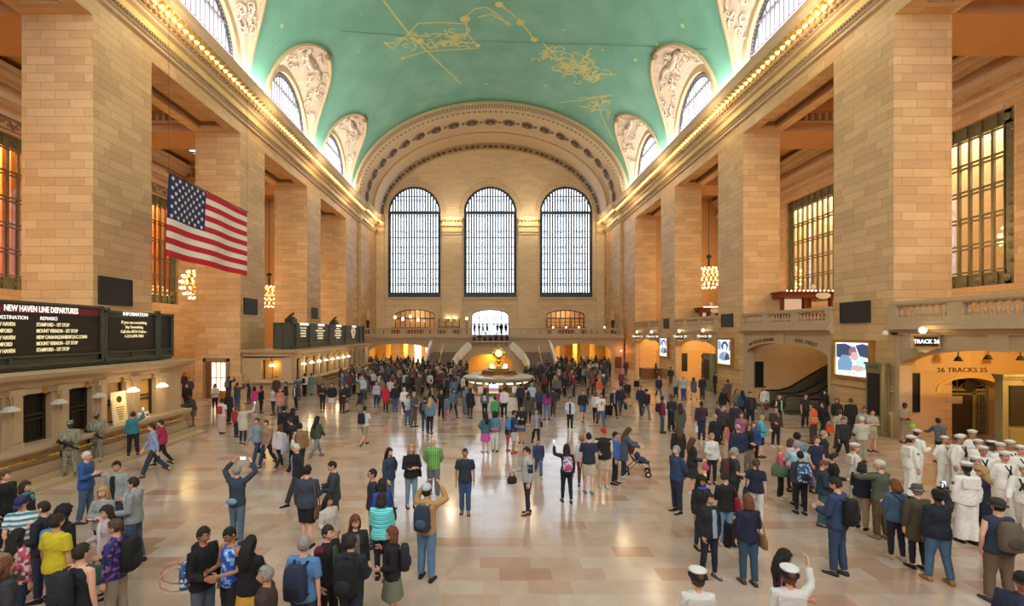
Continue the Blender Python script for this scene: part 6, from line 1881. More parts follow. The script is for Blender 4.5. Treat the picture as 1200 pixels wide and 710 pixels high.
def hat_mesh(style, ps, fem, child):
    k = ('hat', style, ps, fem, child)
    if k in ME: return ME[k]
    S = skeleton(ps, fem, child); M = head_frame(S, child); mb = MB()
    def app(b, mi=0):
        mb.mi = mi; mb.add([M @ Vector(p) for p in b.v], b.f)
    if style in ('cap','backcap'):
        b = MB(); b.lathe([(.0915,.03),(.096,.06),(.088,.10),(.06,.13),(.02,.14),(0,.141)], 18); b.v = [(x*.9,y*1.12,z) for x,y,z in b.v]; app(b)
        sg = -1 if style == 'cap' else 1
        b = MB(); b.grid([[(x, sg*(-(.095+d*(1-(x/.075)**2)) ), .045-d*.18) if False else (x, sg*(.088+d*(1-(x/.078)**2*.6)), .042-d*.2) for x in (-.07,-.045,-.015,.015,.045,.07)] for d in (0,.03,.07)]); app(b)
    elif style == 'dixie':
        b = MB(); b.lathe([(.082,.045),(.095,.055),(.112,.105),(.116,.112),(.104,.112),(.094,.07)], 20); b.lathe([(.094,.09),(.09,.118),(.06,.138),(0,.145)], 20); b.v = [(x*.97,y*1.1,z) for x,y,z in b.v]; app(b)
    elif style == 'combo':
        b = MB(); b.lathe([(.088,.09),(.115,.115),(.118,.128),(.09,.142),(0,.147)], 20); app(b)
        b = MB(); b.lathe([(.086,.03),(.12,.035),(.124,.05),(.09,.095)], 20); b.v = [(x,y*1.08,z) for x,y,z in b.v]; app(b, 1)
    elif style == 'beret':
        b = MB(); b.lathe([(.092,.02),(.096,.05),(.1,.09),(.07,.135),(0,.145)], 16); b.v = [(x*.92,y*1.1,z) for x,y,z in b.v]; app(b)
        b = MB(); b.lathe([(.095,.02),(.135,.015),(.135,.022),(.095,.035)], 16); app(b)
    elif style == 'patrol':
        b = MB(); b.lathe([(.092,.02),(.094,.09),(.09,.12),(.02,.125),(0,.125)], 16); b.v = [(x*.92,y*1.1,z) for x,y,z in b.v]; app(b)
        b = MB(); b.grid([[(x, -(.088+d*(1-(x/.078)**2*.6)), .03-d*.25) for x in (-.07,-.035,0,.035,.07)] for d in (0,.05)]); app(b)
    elif style == 'helmet':
        b = MB(); b.lathe([(.14,.03),(.11,.035),(.112,.07),(.095,.12),(.05,.15),(0,.158)], 18); app(b)
    elif style == 'headscarf':
        b = MB(); b.lathe([(.05,-.12),(.098,-.08),(.10,.02),(.092,.08),(.06,.125),(0,.14)], 16); b.v = [(x*.95,y*1.1+.015,z) for x,y,z in b.v]; app(b)
    me = bpy.data.meshes.new('m'); me.from_pydata([tuple(v) for v in mb.v], [], mb.f)
    mi = list(mb.m)
    ME[k] = finish(me, [M_WHITE, C(24,26,40)], mi, S['dz']); return ME[k]
def glasses_mesh(ps, fem, child, up=False):
    k = ('glasses', ps, fem, child, up)
    if k in ME: return ME[k]
    S = skeleton(ps, fem, child); M = head_frame(S, child); mb = MB(); dz, dy = (.075,.03) if up else (0,0)
    for s in (-1,1):
        b = MB(); b.sph((s*.031,-.1+dy,.01+dz), (.024,.006,.017), 8, 5); b.tube([(s*.055,-.092+dy,.014+dz),(s*.08,-.0+dy,.014+dz)], .003, 4); mb.add([M @ Vector(p) for p in b.v], b.f)
    me = bpy.data.meshes.new('m'); me.from_pydata([tuple(v) for v in mb.v], [], mb.f); ME[k] = finish(me, [M_BLACK], None, S['dz']); return ME[k]
def put(name, me, parent, mat, slot=0):
    o = bpy.data.objects.new(name, me); COL.objects.link(o); o.parent = parent
    if mat is not None: o.material_slots[slot].link = 'OBJECT'; o.material_slots[slot].material = mat
    return o
NPEOPLE = [0]
HAND = {}
def person(px, fy, ang, H, fem, ps, top, bot, shoe, hair, skin, label, hat=None, front=None, bulk=1.0, child=False, lod=0, hy=None, extra=None, group=None, glasses=None, z=0.0, pos=None, big=0):
    """px: feet column in the photograph, fy: row of the feet (or hy: row of the head top)"""
    if pos: x, Y = pos
    else:
        Y = F*(CAMH-z)/(fy-390) if hy is None else F*(CAMH-z-H)/(hy-390)
        x = PX(px, Y)
    me = body_mesh(ps, fem, child, lod, bulk)
    o = bpy.data.objects.new('person', me); COL.objects.link(o)
    o.location = (x, Y, z); o.rotation_euler.z = radians(ang); s = H/1.75*(1 if not child else 1.0); o.scale = (s,s,s)
    o.material_slots[0].link = 'OBJECT'; o.material_slots[0].material = SKIN[skin]
    tag(o, label, 'person', group)
    bk, bc = bot
    put({'shorts':'shorts','skirt':'skirt','longskirt':'long_skirt'}.get(bk,'trousers'), bottom_mesh(bk, ps, fem, child, lod, bulk), o, C(bc))
    tk, tc = top
    nm = {'tshirt':'t_shirt','tank':'tank_top','sailor':'uniform_jumper'}.get(tk, tk)
    t = put(nm, top_mesh(tk, ps, fem, child, lod, bulk), o, C(tc))
    if front: put('shirt_front', front_mesh(ps, fem, child, lod, bulk), o, C(front))
    put('shoes', shoe_mesh(ps, fem, child, lod, big), o, C(shoe))
    hs, hc = hair
    if hs != 'bald': put('hair', hair_mesh(hs, ps, fem, child, lod), o, HAIRC[hc])
    if hat:
        hk, hcl = hat; h = put('hat', hat_mesh(hk, ps, fem, child), o, C(hcl) if not isinstance(hcl, bpy.types.Material) else hcl)
    if glasses: put('glasses', glasses_mesh(ps, fem, child, glasses == 'up'), o, None)
    if extra:
        for e in extra: e(o, ps, fem, child, H, x, Y, ang)
    NPEOPLE[0] += 1
    return o
# ---- things people wear or carry (things of their own)
def world_pt(o, v): return Matrix.LocRotScale(o.location, o.rotation_euler, o.scale) @ Vector(v)
def grip(o, ps, fem, child, K):
    S = skeleton(ps, fem, child); return world_pt(o, S['wr'+K] + S['fd'+K]*.09 + Vector((0,0,S['dz'])))
BAGM = {}
def backpack_root(col, label, col2=None, size=1.0):
    e = empty('backpack'); tag(e, label, 'backpack')
    w, d, h = .15*size, .09*size, .22*size
    m = MB(); rows = []
    for z, kx, ky in ((-h,.72,.7),(-h*.93,.95,.95),(-h*.3,1.02,1.1),(h*.4,1,1.0),(h*.8,.85,.85),(h,.55,.5)):
        rows.append([(w*kx*cos(t)*(1 if abs(cos(t))<.7 else 1), d*ky*sin(t), z) for t in [2*pi*i/14 for i in range(14)]])
    rows = [[(math.copysign(abs(x/ (w))**.6*w, x), math.copysign(abs(y/d)**.6*d if abs(y)>1e-6 else 0, y), z) for x, y, z in r] for r in rows]
    m.grid(rows, close=True); m.poly(*rows[0][::-1]); m.poly(*rows[-1]); m.build('main_bag', col, e, smooth=True)
    m = MB(); m.sph((0,d*.98,-h*.35), (w*.72,d*.42,h*.42), 14, 8); m.build('front_pocket', col2 or col, e, smooth=True)
    for s in (-1,1):
        m = MB(); pts = [(s*.075,-d*.9,h*.75),(s*.10,-d-.05,h*.98),(s*.115,-d-.16,h*.92),(s*.12,-d-.24,h*.4),(s*.12,-d-.22,-h*.3),(s*.13,-d-.10,-h*.75),(s*.12,-d*.8,-h*.9)]
        m.tube(pts, [1]*7, 6, sq=(.022,.009)); m.build('shoulder_strap', col2 or col, e, smooth=True)
    m = MB(); m.tube([(-.03,-d*.6,h*.95),(-.03,-d*.6,h*1.12),(.03,-d*.6,h*1.12),(.03,-d*.6,h*.95)], .008, 5); m.build('handle', col2 or col, e)
    return e
def pack(col, label, col2=None, size=1.0, side=0, dz=0):
    def f(o, ps, fem, child, H, x, Y, ang):
        e = backpack_root(C(col), label, C(col2) if col2 else None, size)
        s = o.scale[0]; e.location = world_pt(o, (side*.1, .215+.03*(size-1), 1.20+dz)); e.rotation_euler.z = radians(ang); e.scale = (s,s,s)
    return f
def shoulder_bag(col, label, K='L', dz=0, size=1.0, cat='bag', cross=False):
    def f(o, ps, fem, child, H, x, Y, ang):
        s = 1 if K == 'L' else -1
        e = empty('shoulder_bag', world_pt(o, (s*.25, .04, .88+dz)), radians(ang)); e.scale = o.scale; tag(e, label, cat)
        w, d, h = .055*size, .16*size, .12*size
        m = MB(); rows = []
        for z, k in ((-h,.8),(-h*.8,1.05),(0,1.1),(h*.8,.8),(h,.6)): rows.append([(w*k*cos(t), d*(k*.5+.5)*sin(t), z) for t in [2*pi*i/14 for i in range(14)]])
        m.grid(rows, close=True); m.poly(*rows[0][::-1]); m.poly(*rows[-1]); m.build('bag_body', C(col), e, smooth=True)
        top = .52-dz if not cross else .52-dz
        m = MB()
        if cross: m.tube([(0,-d*.8,h*.6),(-s*.12,-.2,.25),(-s*.36,-.06,top+.06),(-s*.36,.06,top+.06),(-s*.12,.17,.3),(0,d*.6,h*.6)], .011, 6)
        else: m.tube([(0,-d*.8,h*.6),(-s*.02,-.09,.3),(-s*.075,-.03,top),(-s*.075,.04,top),(-s*.02,.07,.3),(0,d*.7,h*.6)], .011, 6)
        m.build('strap', C(col), e, smooth=True)
    return f
def phone(label, K='R', both=False, white=True):
    def f(o, ps, fem, child, H, x, Y, ang):
        p = grip(o, ps, fem, child, K)
        if both: p = (p + grip(o, ps, fem, child, 'L'))/2
        up = ps in ('photo','photohigh','onehand','lefthand')
        e = empty('phone', p, radians(ang)); tag(e, label, 'phone')
        e.scale = o.scale
        m = MB(); 
        if both: m.box(-.075,.075,-.006,.006,-.04,.04)
        else: m.box(-.038,.038,-.006,.006,-.05,.09)
        m.build('case', M_WHITE if white else M_BLACK, e)
        m = MB()
        if both: m.box(-.066,.066,.0062,.008,-.033,.033)
        else: m.box(-.033,.033,.0062,.008,-.04,.08)
        m.build('screen', emit('phone_screen', (.6,.75,1,1), 1.2), e)
        if not up: e.rotation_euler.x = radians(-50)
    return f
def carried(col, label, K='R', kind='handbag', size=1.0):
    def f(o, ps, fem, child, H, x, Y, ang):
        p = grip(o, ps, fem, child, K); e = empty(kind if kind != 'handbag' else 'handbag', p, radians(ang)); tag(e, label, 'bag'); e.scale = o.scale
        m = MB(); w, d, h = .06*size, .17*size, .26*size
        if kind == 'shopping_bag': 
            m.add([(-w,-d,-.16-h),(w,-d,-.16-h),(w,d,-.16-h),(-w,d,-.16-h),(-w*.9,-d*1.05,-.14),(w*.9,-d*1.05,-.14),(w*.9,d*1.05,-.14),(-w*.9,d*1.05,-.14)], [(0,3,2,1),(0,1,5,4),(1,2,6,5),(2,3,7,6),(3,0,4,7)])
        else:
            rows = [[(w*k*cos(t), d*k*sin(t), z) for t in [2*pi*i/12 for i in range(12)]] for z, k in ((-.14-h,.7),(-.14-h*.9,1),(-.14-h*.4,1.08),(-.14,.75))]
            m.grid(rows, close=True); m.poly(*rows[0][::-1]); m.poly(*rows[-1])
        m.build('bag_body', C(col), e, smooth=kind != 'shopping_bag')
        m = MB(); 
        for q in (-w*.6, w*.6): m.tube([(q,-d*.5,-.15),(q*.4,-d*.3,-.03),(0,0,0),(q*.4,d*.3,-.03),(q,d*.5,-.15)], .007, 5)
        m.build('handles', C(col), e)
    return f
def ball(col, label, K='R', r=.13, nm='hard_hat'):
    def f(o, ps, fem, child, H, x, Y, ang):
        p = grip(o, ps, fem, child, K); e = empty(nm, p+Vector((0,-.05,-.05)), radians(ang)); tag(e, label, 'hard hat')
        m = MB(); m.lathe([(r*1.15,0),(r*.95,.01),(r*.95,.05),(r*.75,.11),(r*.35,.14),(0,.145)], 18); m.build('shell', C(col), e, smooth=True)
        m = MB(); m.tube([(-r*.8,0,.0),(0,0,-.09),(r*.8,0,0)], .008, 5); m.build('chin_strap', M_BLACK, e)
    return f
def worn(nm, col, verts):
    """small worn piece built directly on the body frame, child of the person"""
    def f(o, ps, fem, child, H, x, Y, ang):
        S = skeleton(ps, fem, child); m = MB(); verts(m, S); m.v = [tuple(Vector(p)+Vector((0,0,S['dz']))) for p in m.v]
        m.build(nm, C(col), o, smooth=True)
    return f
def neckerchief(m, S):
    T = S['T']
    for s in (-1,1):
        m.tube([T(s*.06,-.10,1.43), T(s*.0,-.165,1.28)], .016, 6); m.tube([T(0,-.165,1.285), T(s*.045,-.175,1.15)], [.014,.02], 6)
    m.sph(T(0,-.17,1.285), .024, 8, 6)
def scarf(m, S):
    T = S['T']; m.tube([T(.075*cos(t), .075*sin(t)-.01, 1.475) for t in [2*pi*i/12 for i in range(13)]], .038, 8); m.tube([T(.02,-.12,1.44),T(.03,-.16,1.3)], [.04,.03], 8)
def lanyard(m, S):
    T = S['T']
    for s in (-1,1): m.tube([T(s*.07,0,1.475), T(s*.05,-.13,1.38), T(0,-.16,1.22)], .006, 4)
    m.box(-.03,.03,-.172,-.168,1.14,1.22)
def vest_bands(m, S):
    T = S['T']
    for z in (1.02,1.12): m.tube([T(.195*cos(t), .155*sin(t), z) for t in [2*pi*i/16 for i in range(17)]], .017, 6)
def sleeve_patch(m, S):
    p = S['shL']*.6+S['elL']*.4; m.sph(p+Vector((.062,0,0)), (.012,.035,.045), 10, 6); p = S['shR']*.6+S['elR']*.4; m.sph(p+Vector((-.062,0,0)), (.012,.035,.045), 10, 6)
def belt_bag(m, S): m.sph((.02,.17,.98), (.13,.05,.075), 12, 8)
def rifle(m, S):
    T = S['T']; m.bar(T(-.20,-.20,1.12), T(.24,-.24,.84), .035, .05); m.bar(T(-.08,-.21,1.02), T(-.12,-.2,.9), .03, .05); m.bar(T(-.28,-.18,1.17), T(-.16,-.2,1.09), .05, .09)
def leg_holster(m, S): m.sph(S['hpR']+Vector((-.12,0,-.18)), (.04,.07,.11), 8, 6); m.tube([(.17*cos(t),.13*sin(t),.98) for t in [2*pi*i/16 for i in range(17)]], .022, 6)
def armor(m, S):
    T = S['T']
    m.tube([T(0,0,1.05),T(0,0,1.1),T(0,0,1.36),T(0,0,1.4)], [1]*4, 16, sq=[(.15,.12),(.195,.165),(.2,.165),(.14,.1)])
    for i in (-1,0,1): m.box(i*.095-.035,i*.095+.035,-.21,-.15,1.07,1.2)
NV=(32,42,68);BK=(24,24,28);GY=(112,116,122);DG=(58,62,70);LG=(168,172,174);JN=(58,84,122);LJ=(108,146,186);DJ=(38,52,80);KH=(178,158,122);WH=(226,224,222);BR=(88,64,48)
OL=(78,80,58);TN=(182,150,110);MR=(120,34,48);RD=(192,36,48);BL=(40,82,160);TL=(40,132,150);PK=(206,90,110);MG=(196,60,150);GN=(50,110,60);CR=(206,196,176);SK=(150,186,210)
def P(px, y, ang, H, sx, ps, top, bot, shoe, hair, skin, label, lod=0, **k):
    if isinstance(top, str): raise ValueError
    if y < 0: return person(px, None, ang, H, sx == 'f', ps, top, bot, shoe, hair, skin, label, hy=-y, lod=lod, **k)
    return person(px, y, ang, H, sx == 'f', ps, top, bot, shoe, hair, skin, label, lod=lod, **k)
j, t_, s_, h_, c_ = 'jacket', 'tshirt', 'sweater', 'hoodie', 'coat'
# --- centre
P(545,602,0,1.74,'m','stand',(t_,(36,48,64)),('jeans',(50,84,130)),(96,66,46),('crop','black'),2,'man in dark navy v-neck t-shirt and blue jeans walking alone on the open floor')
P(500,678,165,1.84,'m','photo',(s_,(196,150,88)),('trousers',(92,134,180)),(36,40,52),('short','dark'),1,'man in tan sweater and white cap raising his hands to his face',hat=('cap',(200,204,214)),extra=[pack((44,60,92),'navy backpack on the man in the tan sweater',(70,90,120))])
P(447,679,178,1.68,'f','phone',('puffer','tealstripe'),('slim',(26,28,36)),BK,('bob','dark'),1,'woman in turquoise quilted jacket seen from behind')
P(508,584,5,1.78,'m','behind',('shirt','plaid'),('trousers',(122,126,134)),(206,206,206),('bald','grey'),0,'bald man in green checked shirt and grey trousers with hands behind his back')
P(482,595,25,1.75,'f','cross',(j,BK),('slim',(112,150,168)),BK,('long','blonde'),0,'blonde woman in black leather jacket with folded arms',glasses='up',extra=[shoulder_bag((30,30,36),'dark bag hanging beside the blonde woman in the leather jacket',K='L',dz=.05,size=.8)])
P(456,596,60,1.66,'f','onehip',(j,(44,62,92)),('slim',(84,124,160)),BK,('long','black'),0,'dark haired woman in denim jacket with a hand on her hip')
P(437,-549,-70,1.76,'m','stand',(t_,(34,46,72)),('jeans',(74,92,116)),DG,('crop','black'),1,'man in navy t-shirt in profile left of the denim jacket woman',glasses=True)
P(448,-561,-140,1.62,'f','stand',(j,(38,74,170)),('slim',DJ),BK,('bob','dark'),1,'woman in bright blue jacket behind the turquoise quilted jacket',extra=[shoulder_bag((28,34,56),'navy bag on the woman in the bright blue jacket',K='R')])
P(416,-603,30,1.68,'f','hold',(h_,(34,38,44)),('slim',BK),BK,('bob','auburn'),0,'auburn woman with sunglasses on her head in grey and black raglan top',front=(112,114,116),glasses='up')
P(460,733,-80,1.62,'f','chin',(s_,(26,30,38)),('skirt',(122,132,112)),BK,('bob','auburn'),0,'woman with two-tone bob in black sweater and olive skirt',extra=[pack((34,40,54),'black flap backpack on the woman in the olive skirt',size=.95)])
P(411,-627,175,1.72,'m','hold',(h_,(32,38,48)),('trousers',DJ),BK,('short','dark'),0,'person in dark hoodie seen from behind with a big black backpack',extra=[pack((24,26,30),'large black backpack on the person in the dark hoodie',(34,36,42),1.12)])
P(384,-615,70,1.76,'m','pockets',(j,(30,26,32)),('trousers',BK),BK,('short','dark'),0,'young man in black and red jacket over a green shirt, in profile',front=(64,110,76),extra=[lambda o,ps,fem,child,H,x,Y,ang: worn('red_shoulder_panel',(120,24,40),lambda m,S: m.sph(S['shR']+Vector((0,.01,-.0)),(.072,.085,.10),12,8))(o,ps,fem,child,H,x,Y,ang)])
P(356,-627.5,172,1.82,'m','stand2',(t_,(84,138,200)),('jeans',DJ),BK,('short','grey'),0,'man in light blue t-shirt seen from behind',bulk=1.08,extra=[pack((36,54,84),'navy backpack on the man in the light blue t-shirt',(28,34,48),1.05)])
P(312,-663,-75,1.72,'m','stand',(j,(66,52,46)),('trousers',BK),BK,('short','grey'),1,'grey-haired man in brown jacket at the bottom edge',glasses='up')
P(292,-629,175,1.66,'f','phone',(j,(22,22,26)),('skirt',(222,164,40)),BK,('long','black'),1,'woman with long black hair in leather jacket and yellow skirt')
P(271,-616,-25,1.78,'m','phone',('tank','tiedye'),('shorts',(30,30,36)),BK,('crop','black'),2,'man in blue tie-dye tank top looking down at his hands')
P(238,-617,75,1.8,'m','hold',(h_,(20,20,24)),('jeans',(88,102,120)),BK,('short','black'),2,'man in black hooded sweater in profile beside the tie-dye tank top')
P(385,-579,60,1.62,'f','hold',(s_,(206,198,190)),('longskirt',(200,186,186)),BK,('long','black'),1,'woman with long black hair in white sweater behind the black and red jacket')
P(360,640,178,1.82,'m','hold',(j,(58,66,86)),('shorts',(24,26,34)),(30,30,34),('short','black'),0,'big man in slate fleece and black shorts seen from behind',bulk=1.1,extra=[shoulder_bag((120,80,50),'brown bag hanging left of the man in black shorts',K='R',dz=-.12)])
P(391,628,-70,1.78,'m','phone',(j,(52,64,70)),('shorts',(54,56,60)),DG,('crop','black'),0,'young man in dark grey-green jacket looking down at a white phone',extra=[phone('white phone held by the young man in the grey-green jacket')])
P(278,636,175,1.78,'m','photohigh',(s_,(52,66,84)),('jeans',(84,112,140)),DG,('short','grey'),0,'grey-haired man holding a phone high with both hands, seen from behind',extra=[phone('phone held high by the grey-haired man', both=True),worn('waist_bag',(120,160,190),belt_bag)])
P(349,590,-60,1.74,'m','walk',(j,(36,36,42)),('trousers',(54,52,56)),BK,('short','white'),0,'older man in black jacket and lilac shirt striding left',front=(170,150,190),glasses=True)
P(618,602,-75,1.78,'m','hold',('sweater',(180,184,188)),('slim',(34,44,66)),BR,('short','black'),0,'young man in pale grey baseball jacket with navy sleeves, in profile',glasses=True,extra=[carried((40,38,48),'dark folded jacket and bag held by the young man in the baseball jacket',K='R',size=.75),lambda o,ps,fem,child,H,x,Y,ang: worn('navy_sleeve',(36,48,78),lambda m,S: m.tube([interp(S['shL'],S['elL'],.2),interp(S['shL'],S['elL'],.95)],[.072,.066],10))(o,ps,fem,child,H,x,Y,ang), lambda o,ps,fem,child,H,x,Y,ang: worn('navy_sleeve',(36,48,78),lambda m,S: m.tube([interp(S['shR'],S['elR'],.2),interp(S['shR'],S['elR'],.95)],[.072,.066],10))(o,ps,fem,child,H,x,Y,ang)])
P(631,558,0,1.30,'m','walk',(h_,(42,62,104)),('jeans',(58,94,144)),(120,200,60),('short','black'),1,'small boy in navy jacket with green shoes walking on the open floor')
P(664,588,180,1.64,'f','lefthand',(s_,(38,32,40)),('slim',(24,24,30)),(70,50,60),('long','black'),1,'woman in black photographing with one raised hand, seen from behind',extra=[pack('lilacpat','white and lilac patterned backpack with pink straps',(222,60,140),.95),phone('white phone raised by the woman with the patterned backpack',K='L')])
P(690,578,178,1.82,'m','stand',(t_,(32,46,70)),('shorts',(204,190,160)),(110,120,132),('crop','black'),0,'man in navy polo shirt and khaki shorts seen from behind')
P(707,571,0,1.84,'m','hold',(j,(30,30,32)),('shorts',(204,194,168)),(150,180,200),('crop','grey'),0,'man in red cap and black and cream letterman jacket',hat=('cap',(180,34,50)),bulk=1.05,extra=[lambda o,ps,fem,child,H,x,Y,ang: worn('cream_sleeve',(214,204,150),lambda m,S: [m.tube([interp(S['sh'+K],S['el'+K],.0),S['el'+K],interp(S['el'+K],S['wr'+K],.9)],[.082,.07,.055],10) for K in 'LR'])(o,ps,fem,child,H,x,Y,ang)])
P(682,570,170,1.60,'f','stand',(s_,(218,214,212)),('slim',(140,54,40)),(150,70,50),('short','ginger'),1,'woman in white top and rust trousers half hidden behind the navy polo')
P(721,567,70,1.66,'m','stand',(h_,(50,104,200)),('slim',(24,24,30)),BK,('short','black'),1,'boy in bright blue hooded jacket beside the pushchair',child=False)
P(730,560,80,1.70,'f','lean',(c_,(74,90,112)),('slim',DJ),(190,180,170),('long','brown'),0,'long-haired woman in grey-blue coat pushing the pushchair')
# --- left foreground group
P(6,-551,100,1.78,'m','stand',(j,(28,28,32)),('trousers',BK),BK,('short','brown'),0,'man in black leather jacket at the left edge looking up')
P(29,-564,100,1.66,'f','stand',(j,(34,40,52)),('slim',BK),BK,('bob','dark'),0,'dark-haired woman with teal collar beside the man at the left edge',extra=[worn('teal_scarf',(70,140,140),scarf)])
P(26,-581,20,1.78,'m','phone',(t_,'stripes'),('jeans',JN),BK,('short','dark'),0,'man in navy baseball cap and striped t-shirt looking down',hat=('cap',(40,44,110)))
P(52,-587,-80,1.78,'m','talk',(j,(34,38,56)),('jeans',DJ),BK,('crop','dark'),0,'man in dark navy jacket over white shirt talking to the capped man',front=(214,214,220))
P(74,-593,165,1.70,'m','stand',(h_,(26,28,34)),('jeans',DJ),BK,('curly','black'),2,'person with bushy black hair seen from behind',extra=[pack((84,150,200),'light blue backpack on the person with bushy black hair',size=.85,side=.6)])
P(66,-602.5,172,1.82,'m','stand',(t_,(226,204,24)),('jeans',(66,94,128)),BK,('short','dark'),1,'man in bright yellow t-shirt seen from behind',bulk=1.08)
P(20,-620,170,1.66,'f','stand',(s_,'pinkfloral'),('slim',DJ),BK,('long','black'),1,'dark-haired woman in pink floral top seen from behind',extra=[pack((150,128,96),'tan and black backpack on the woman in the pink floral top',(40,38,38),1.05)])
P(5,-654,150,1.66,'f','stand',(s_,(62,62,72)),('slim',DJ),BK,('long','auburn'),0,'woman with long auburn hair at the bottom left corner')
P(95,-637,165,1.80,'m','stand',('tank',(28,32,38)),('trousers',(190,70,40)),BK,('short','dark'),0,'man in black sleeveless top at the bottom edge seen from behind',bulk=1.1,extra=[pack((36,40,52),'large dark backpack on the man in the sleeveless top',(28,32,42),1.1,side=.5)])
P(136,-608,-80,1.80,'m','hold',('shirt','floral'),('trousers',(160,146,124)),BK,('short','brown'),0,'man in navy floral shirt in profile holding a green jacket',extra=[pack((24,24,28),'big black backpack on the man in the navy floral shirt',(34,34,38),1.1),carried((30,92,76),'green jacket hanging from the floral shirt man\'s hand',K='R',kind='folded_jacket',size=1.1)])
P(126,-592,-25,1.64,'f','hold',(j,(196,170,180)),('slim',BK),BK,('bob','dark'),0,'smiling dark-haired woman in pale pink top behind the green jacket',front=(226,222,224))
P(121,-570,5,1.66,'f','cross',(h_,(150,156,156)),('slim',(34,36,48)),BK,('long','blonde'),0,'blonde woman in light grey hoodie with folded arms')
P(157,-559,-75,1.80,'m','talk',(h_,(148,154,160)),('jeans',JN),BK,('short','dark'),0,'man in grey zip hoodie over white t-shirt gesturing',front=(228,226,226))
P(137,-540,5,1.78,'m','stand2',(j,(150,158,160)),('trousers',DJ),BK,('short','black'),1,'young man in black t-shirt under an open grey vest looking down',front=(26,28,34))
P(101,612,105,1.80,'m','talk',(h_,(38,86,160)),('jeans',(66,96,132)),DG,('crop','white'),0,'white-haired man in royal blue fleece and jeans in profile')
P(180,557,-50,1.80,'m','walk',('shirt',(146,164,204)),('jeans',(44,58,80)),BR,('short','dark'),0,'man in pale blue checked shirt striding past the ticket office')
P(190,545,-70,1.70,'f','walk2',(j,(186,30,84)),('slim',BK),BK,('short','dark'),0,'person in crimson jacket walking behind the pale blue shirt')
P(156,533,-140,1.66,'f','onehand',(s_,(34,130,150)),('trousers',(24,24,30)),BK,('short','dark'),1,'woman in teal cardigan and black trousers photographing the framed poster',z=.14,extra=[phone('phone aimed at the framed poster by the woman in teal')])
for (px, fy, an, hg, lb) in ((82,557,35,1.80,'camouflaged soldier with rifle on the ticket office step, nearer the camera'),(113,541,25,1.80,'camouflaged soldier standing on the step beside the lit poster window')):
    P(px,fy,an,hg,'m','guard',(j,'camo'),('trousers','camo'),(140,118,88),('crop','black'),4,lb,hat=('patrol','camo'),z=.14,extra=[worn('body_armour','camo',armor),worn('rifle',BK,rifle),worn('holster',BK,leg_holster)])
# --- right foreground
P(793,600,-70,1.78,'m','behind',(s_,(40,64,104)),('trousers',(34,42,60)),BK,('short','grey'),0,'grey-haired man in blue sweater standing in profile with hands behind his back',bulk=1.08)
P(795,556,178,1.68,'f','stand',(c_,(32,30,34)),('slim',BK),BK,('long','brown'),0,'brown-haired woman in long black coat behind the blue sweater')
P(811,578,85,1.66,'f','hold',(j,(36,36,38)),('skirt',(44,44,44)),(220,220,220),('long','brown'),0,'long-haired girl in black jacket holding a pink bag',extra=[carried((224,70,110),'pink bag carried by the girl in the black jacket',K='R',size=.6)])
P(834,567,0,1.62,'f','hold',(s_,(224,224,222)),('slim',(28,28,32)),BK,('short','grey'),0,'older woman in white sweater and black trousers facing the camera',extra=[shoulder_bag((222,212,196),'cream handbag on the woman in the white sweater',K='L')])
P(860,602,80,1.76,'m','hold',(t_,(48,50,52)),('trousers',(40,42,50)),DG,('short','grey'),0,'grey-haired man in charcoal t-shirt in profile',bulk=1.06,extra=[pack((98,34,48),'maroon and navy backpack on the man in charcoal',(44,52,72))])
P(886,615,150,1.66,'f','stand2',(t_,(30,36,66)),('slim',(224,224,226)),WH,('pony','brown'),0,'woman in navy t-shirt and white trousers',extra=[shoulder_bag((28,40,70),'navy handbag on the woman in white trousers',K='L',dz=-.05)])
P(850,640,178,1.66,'f','phone',(s_,(26,26,28)),('slim',(108,146,188)),(200,160,130),('bun','dark'),0,'woman in black sweater and light blue jeans seen from behind',extra=[shoulder_bag((170,26,50),'red rucksack on the shoulder of the woman in light blue jeans',K='R',dz=.1,size=1.3)])
P(822,-558,10,1.62,'f','stand',(j,(28,28,32)),('slim',DJ),BK,('curly','black'),2,'curly-haired girl in black jacket with bright blue scarf',extra=[worn('blue_scarf',(50,80,200),scarf)])
P(831,676,15,1.66,'f','pockets',(j,(30,32,38)),('slim',(30,36,50)),(60,80,110),('bun','black'),1,'person in black jacket with a strap across the chest, hands in pockets',front=(150,176,200),bulk=1.1)
P(877,684,178,1.70,'f','hold',(s_,(28,36,66)),('jeans',(48,84,116)),BR,('bob','auburn'),0,'auburn-haired woman in navy cardigan and jeans seen from behind',extra=[shoulder_bag((150,106,54),'tan leather bag on the woman in the navy cardigan',K='R',dz=-.02)])
P(818,-668,175,1.70,'f','stand',('sailor',(226,224,222)),('trousers',WH),BK,('bun','brown'),0,'navy woman in white peaked cap at the bottom edge, left one of two',hat=('combo',(232,232,232)))
P(925,-665,165,1.70,'f','onehand',('sailor',(226,224,222)),('trousers',WH),BK,('bun','auburn'),0,'navy woman in white peaked cap with raised hand at the bottom edge',hat=('combo',(232,232,232)))
P(918,-643.5,80,1.64,'f','hold',(s_,(40,40,46)),('slim',DJ),BK,('long','black'),1,'black-haired woman in profile behind the right peaked cap',extra=[lambda o,ps,fem,child,H,x,Y,ang: shoulder_bag((230,60,160),'bright pink bag beside the black-haired woman at the bottom',K='R',dz=.25,size=.9)(o,ps,fem,child,H,x,Y,ang)])
P(981,673,-150,1.92,'m','phone',(j,(44,66,108)),('jeans',(46,74,110)),(54,52,52),('short','dark'),0,'tall man in blue jacket and jeans with black backpack, seen from behind',extra=[pack((22,22,26),'black backpack on the tall man in the blue jacket')])
P(964,616,60,1.64,'m','phone',(j,(32,58,76)),('jeans',(50,96,116)),(44,60,76),('short','auburn'),0,'auburn-haired person in dark teal jacket and jeans')
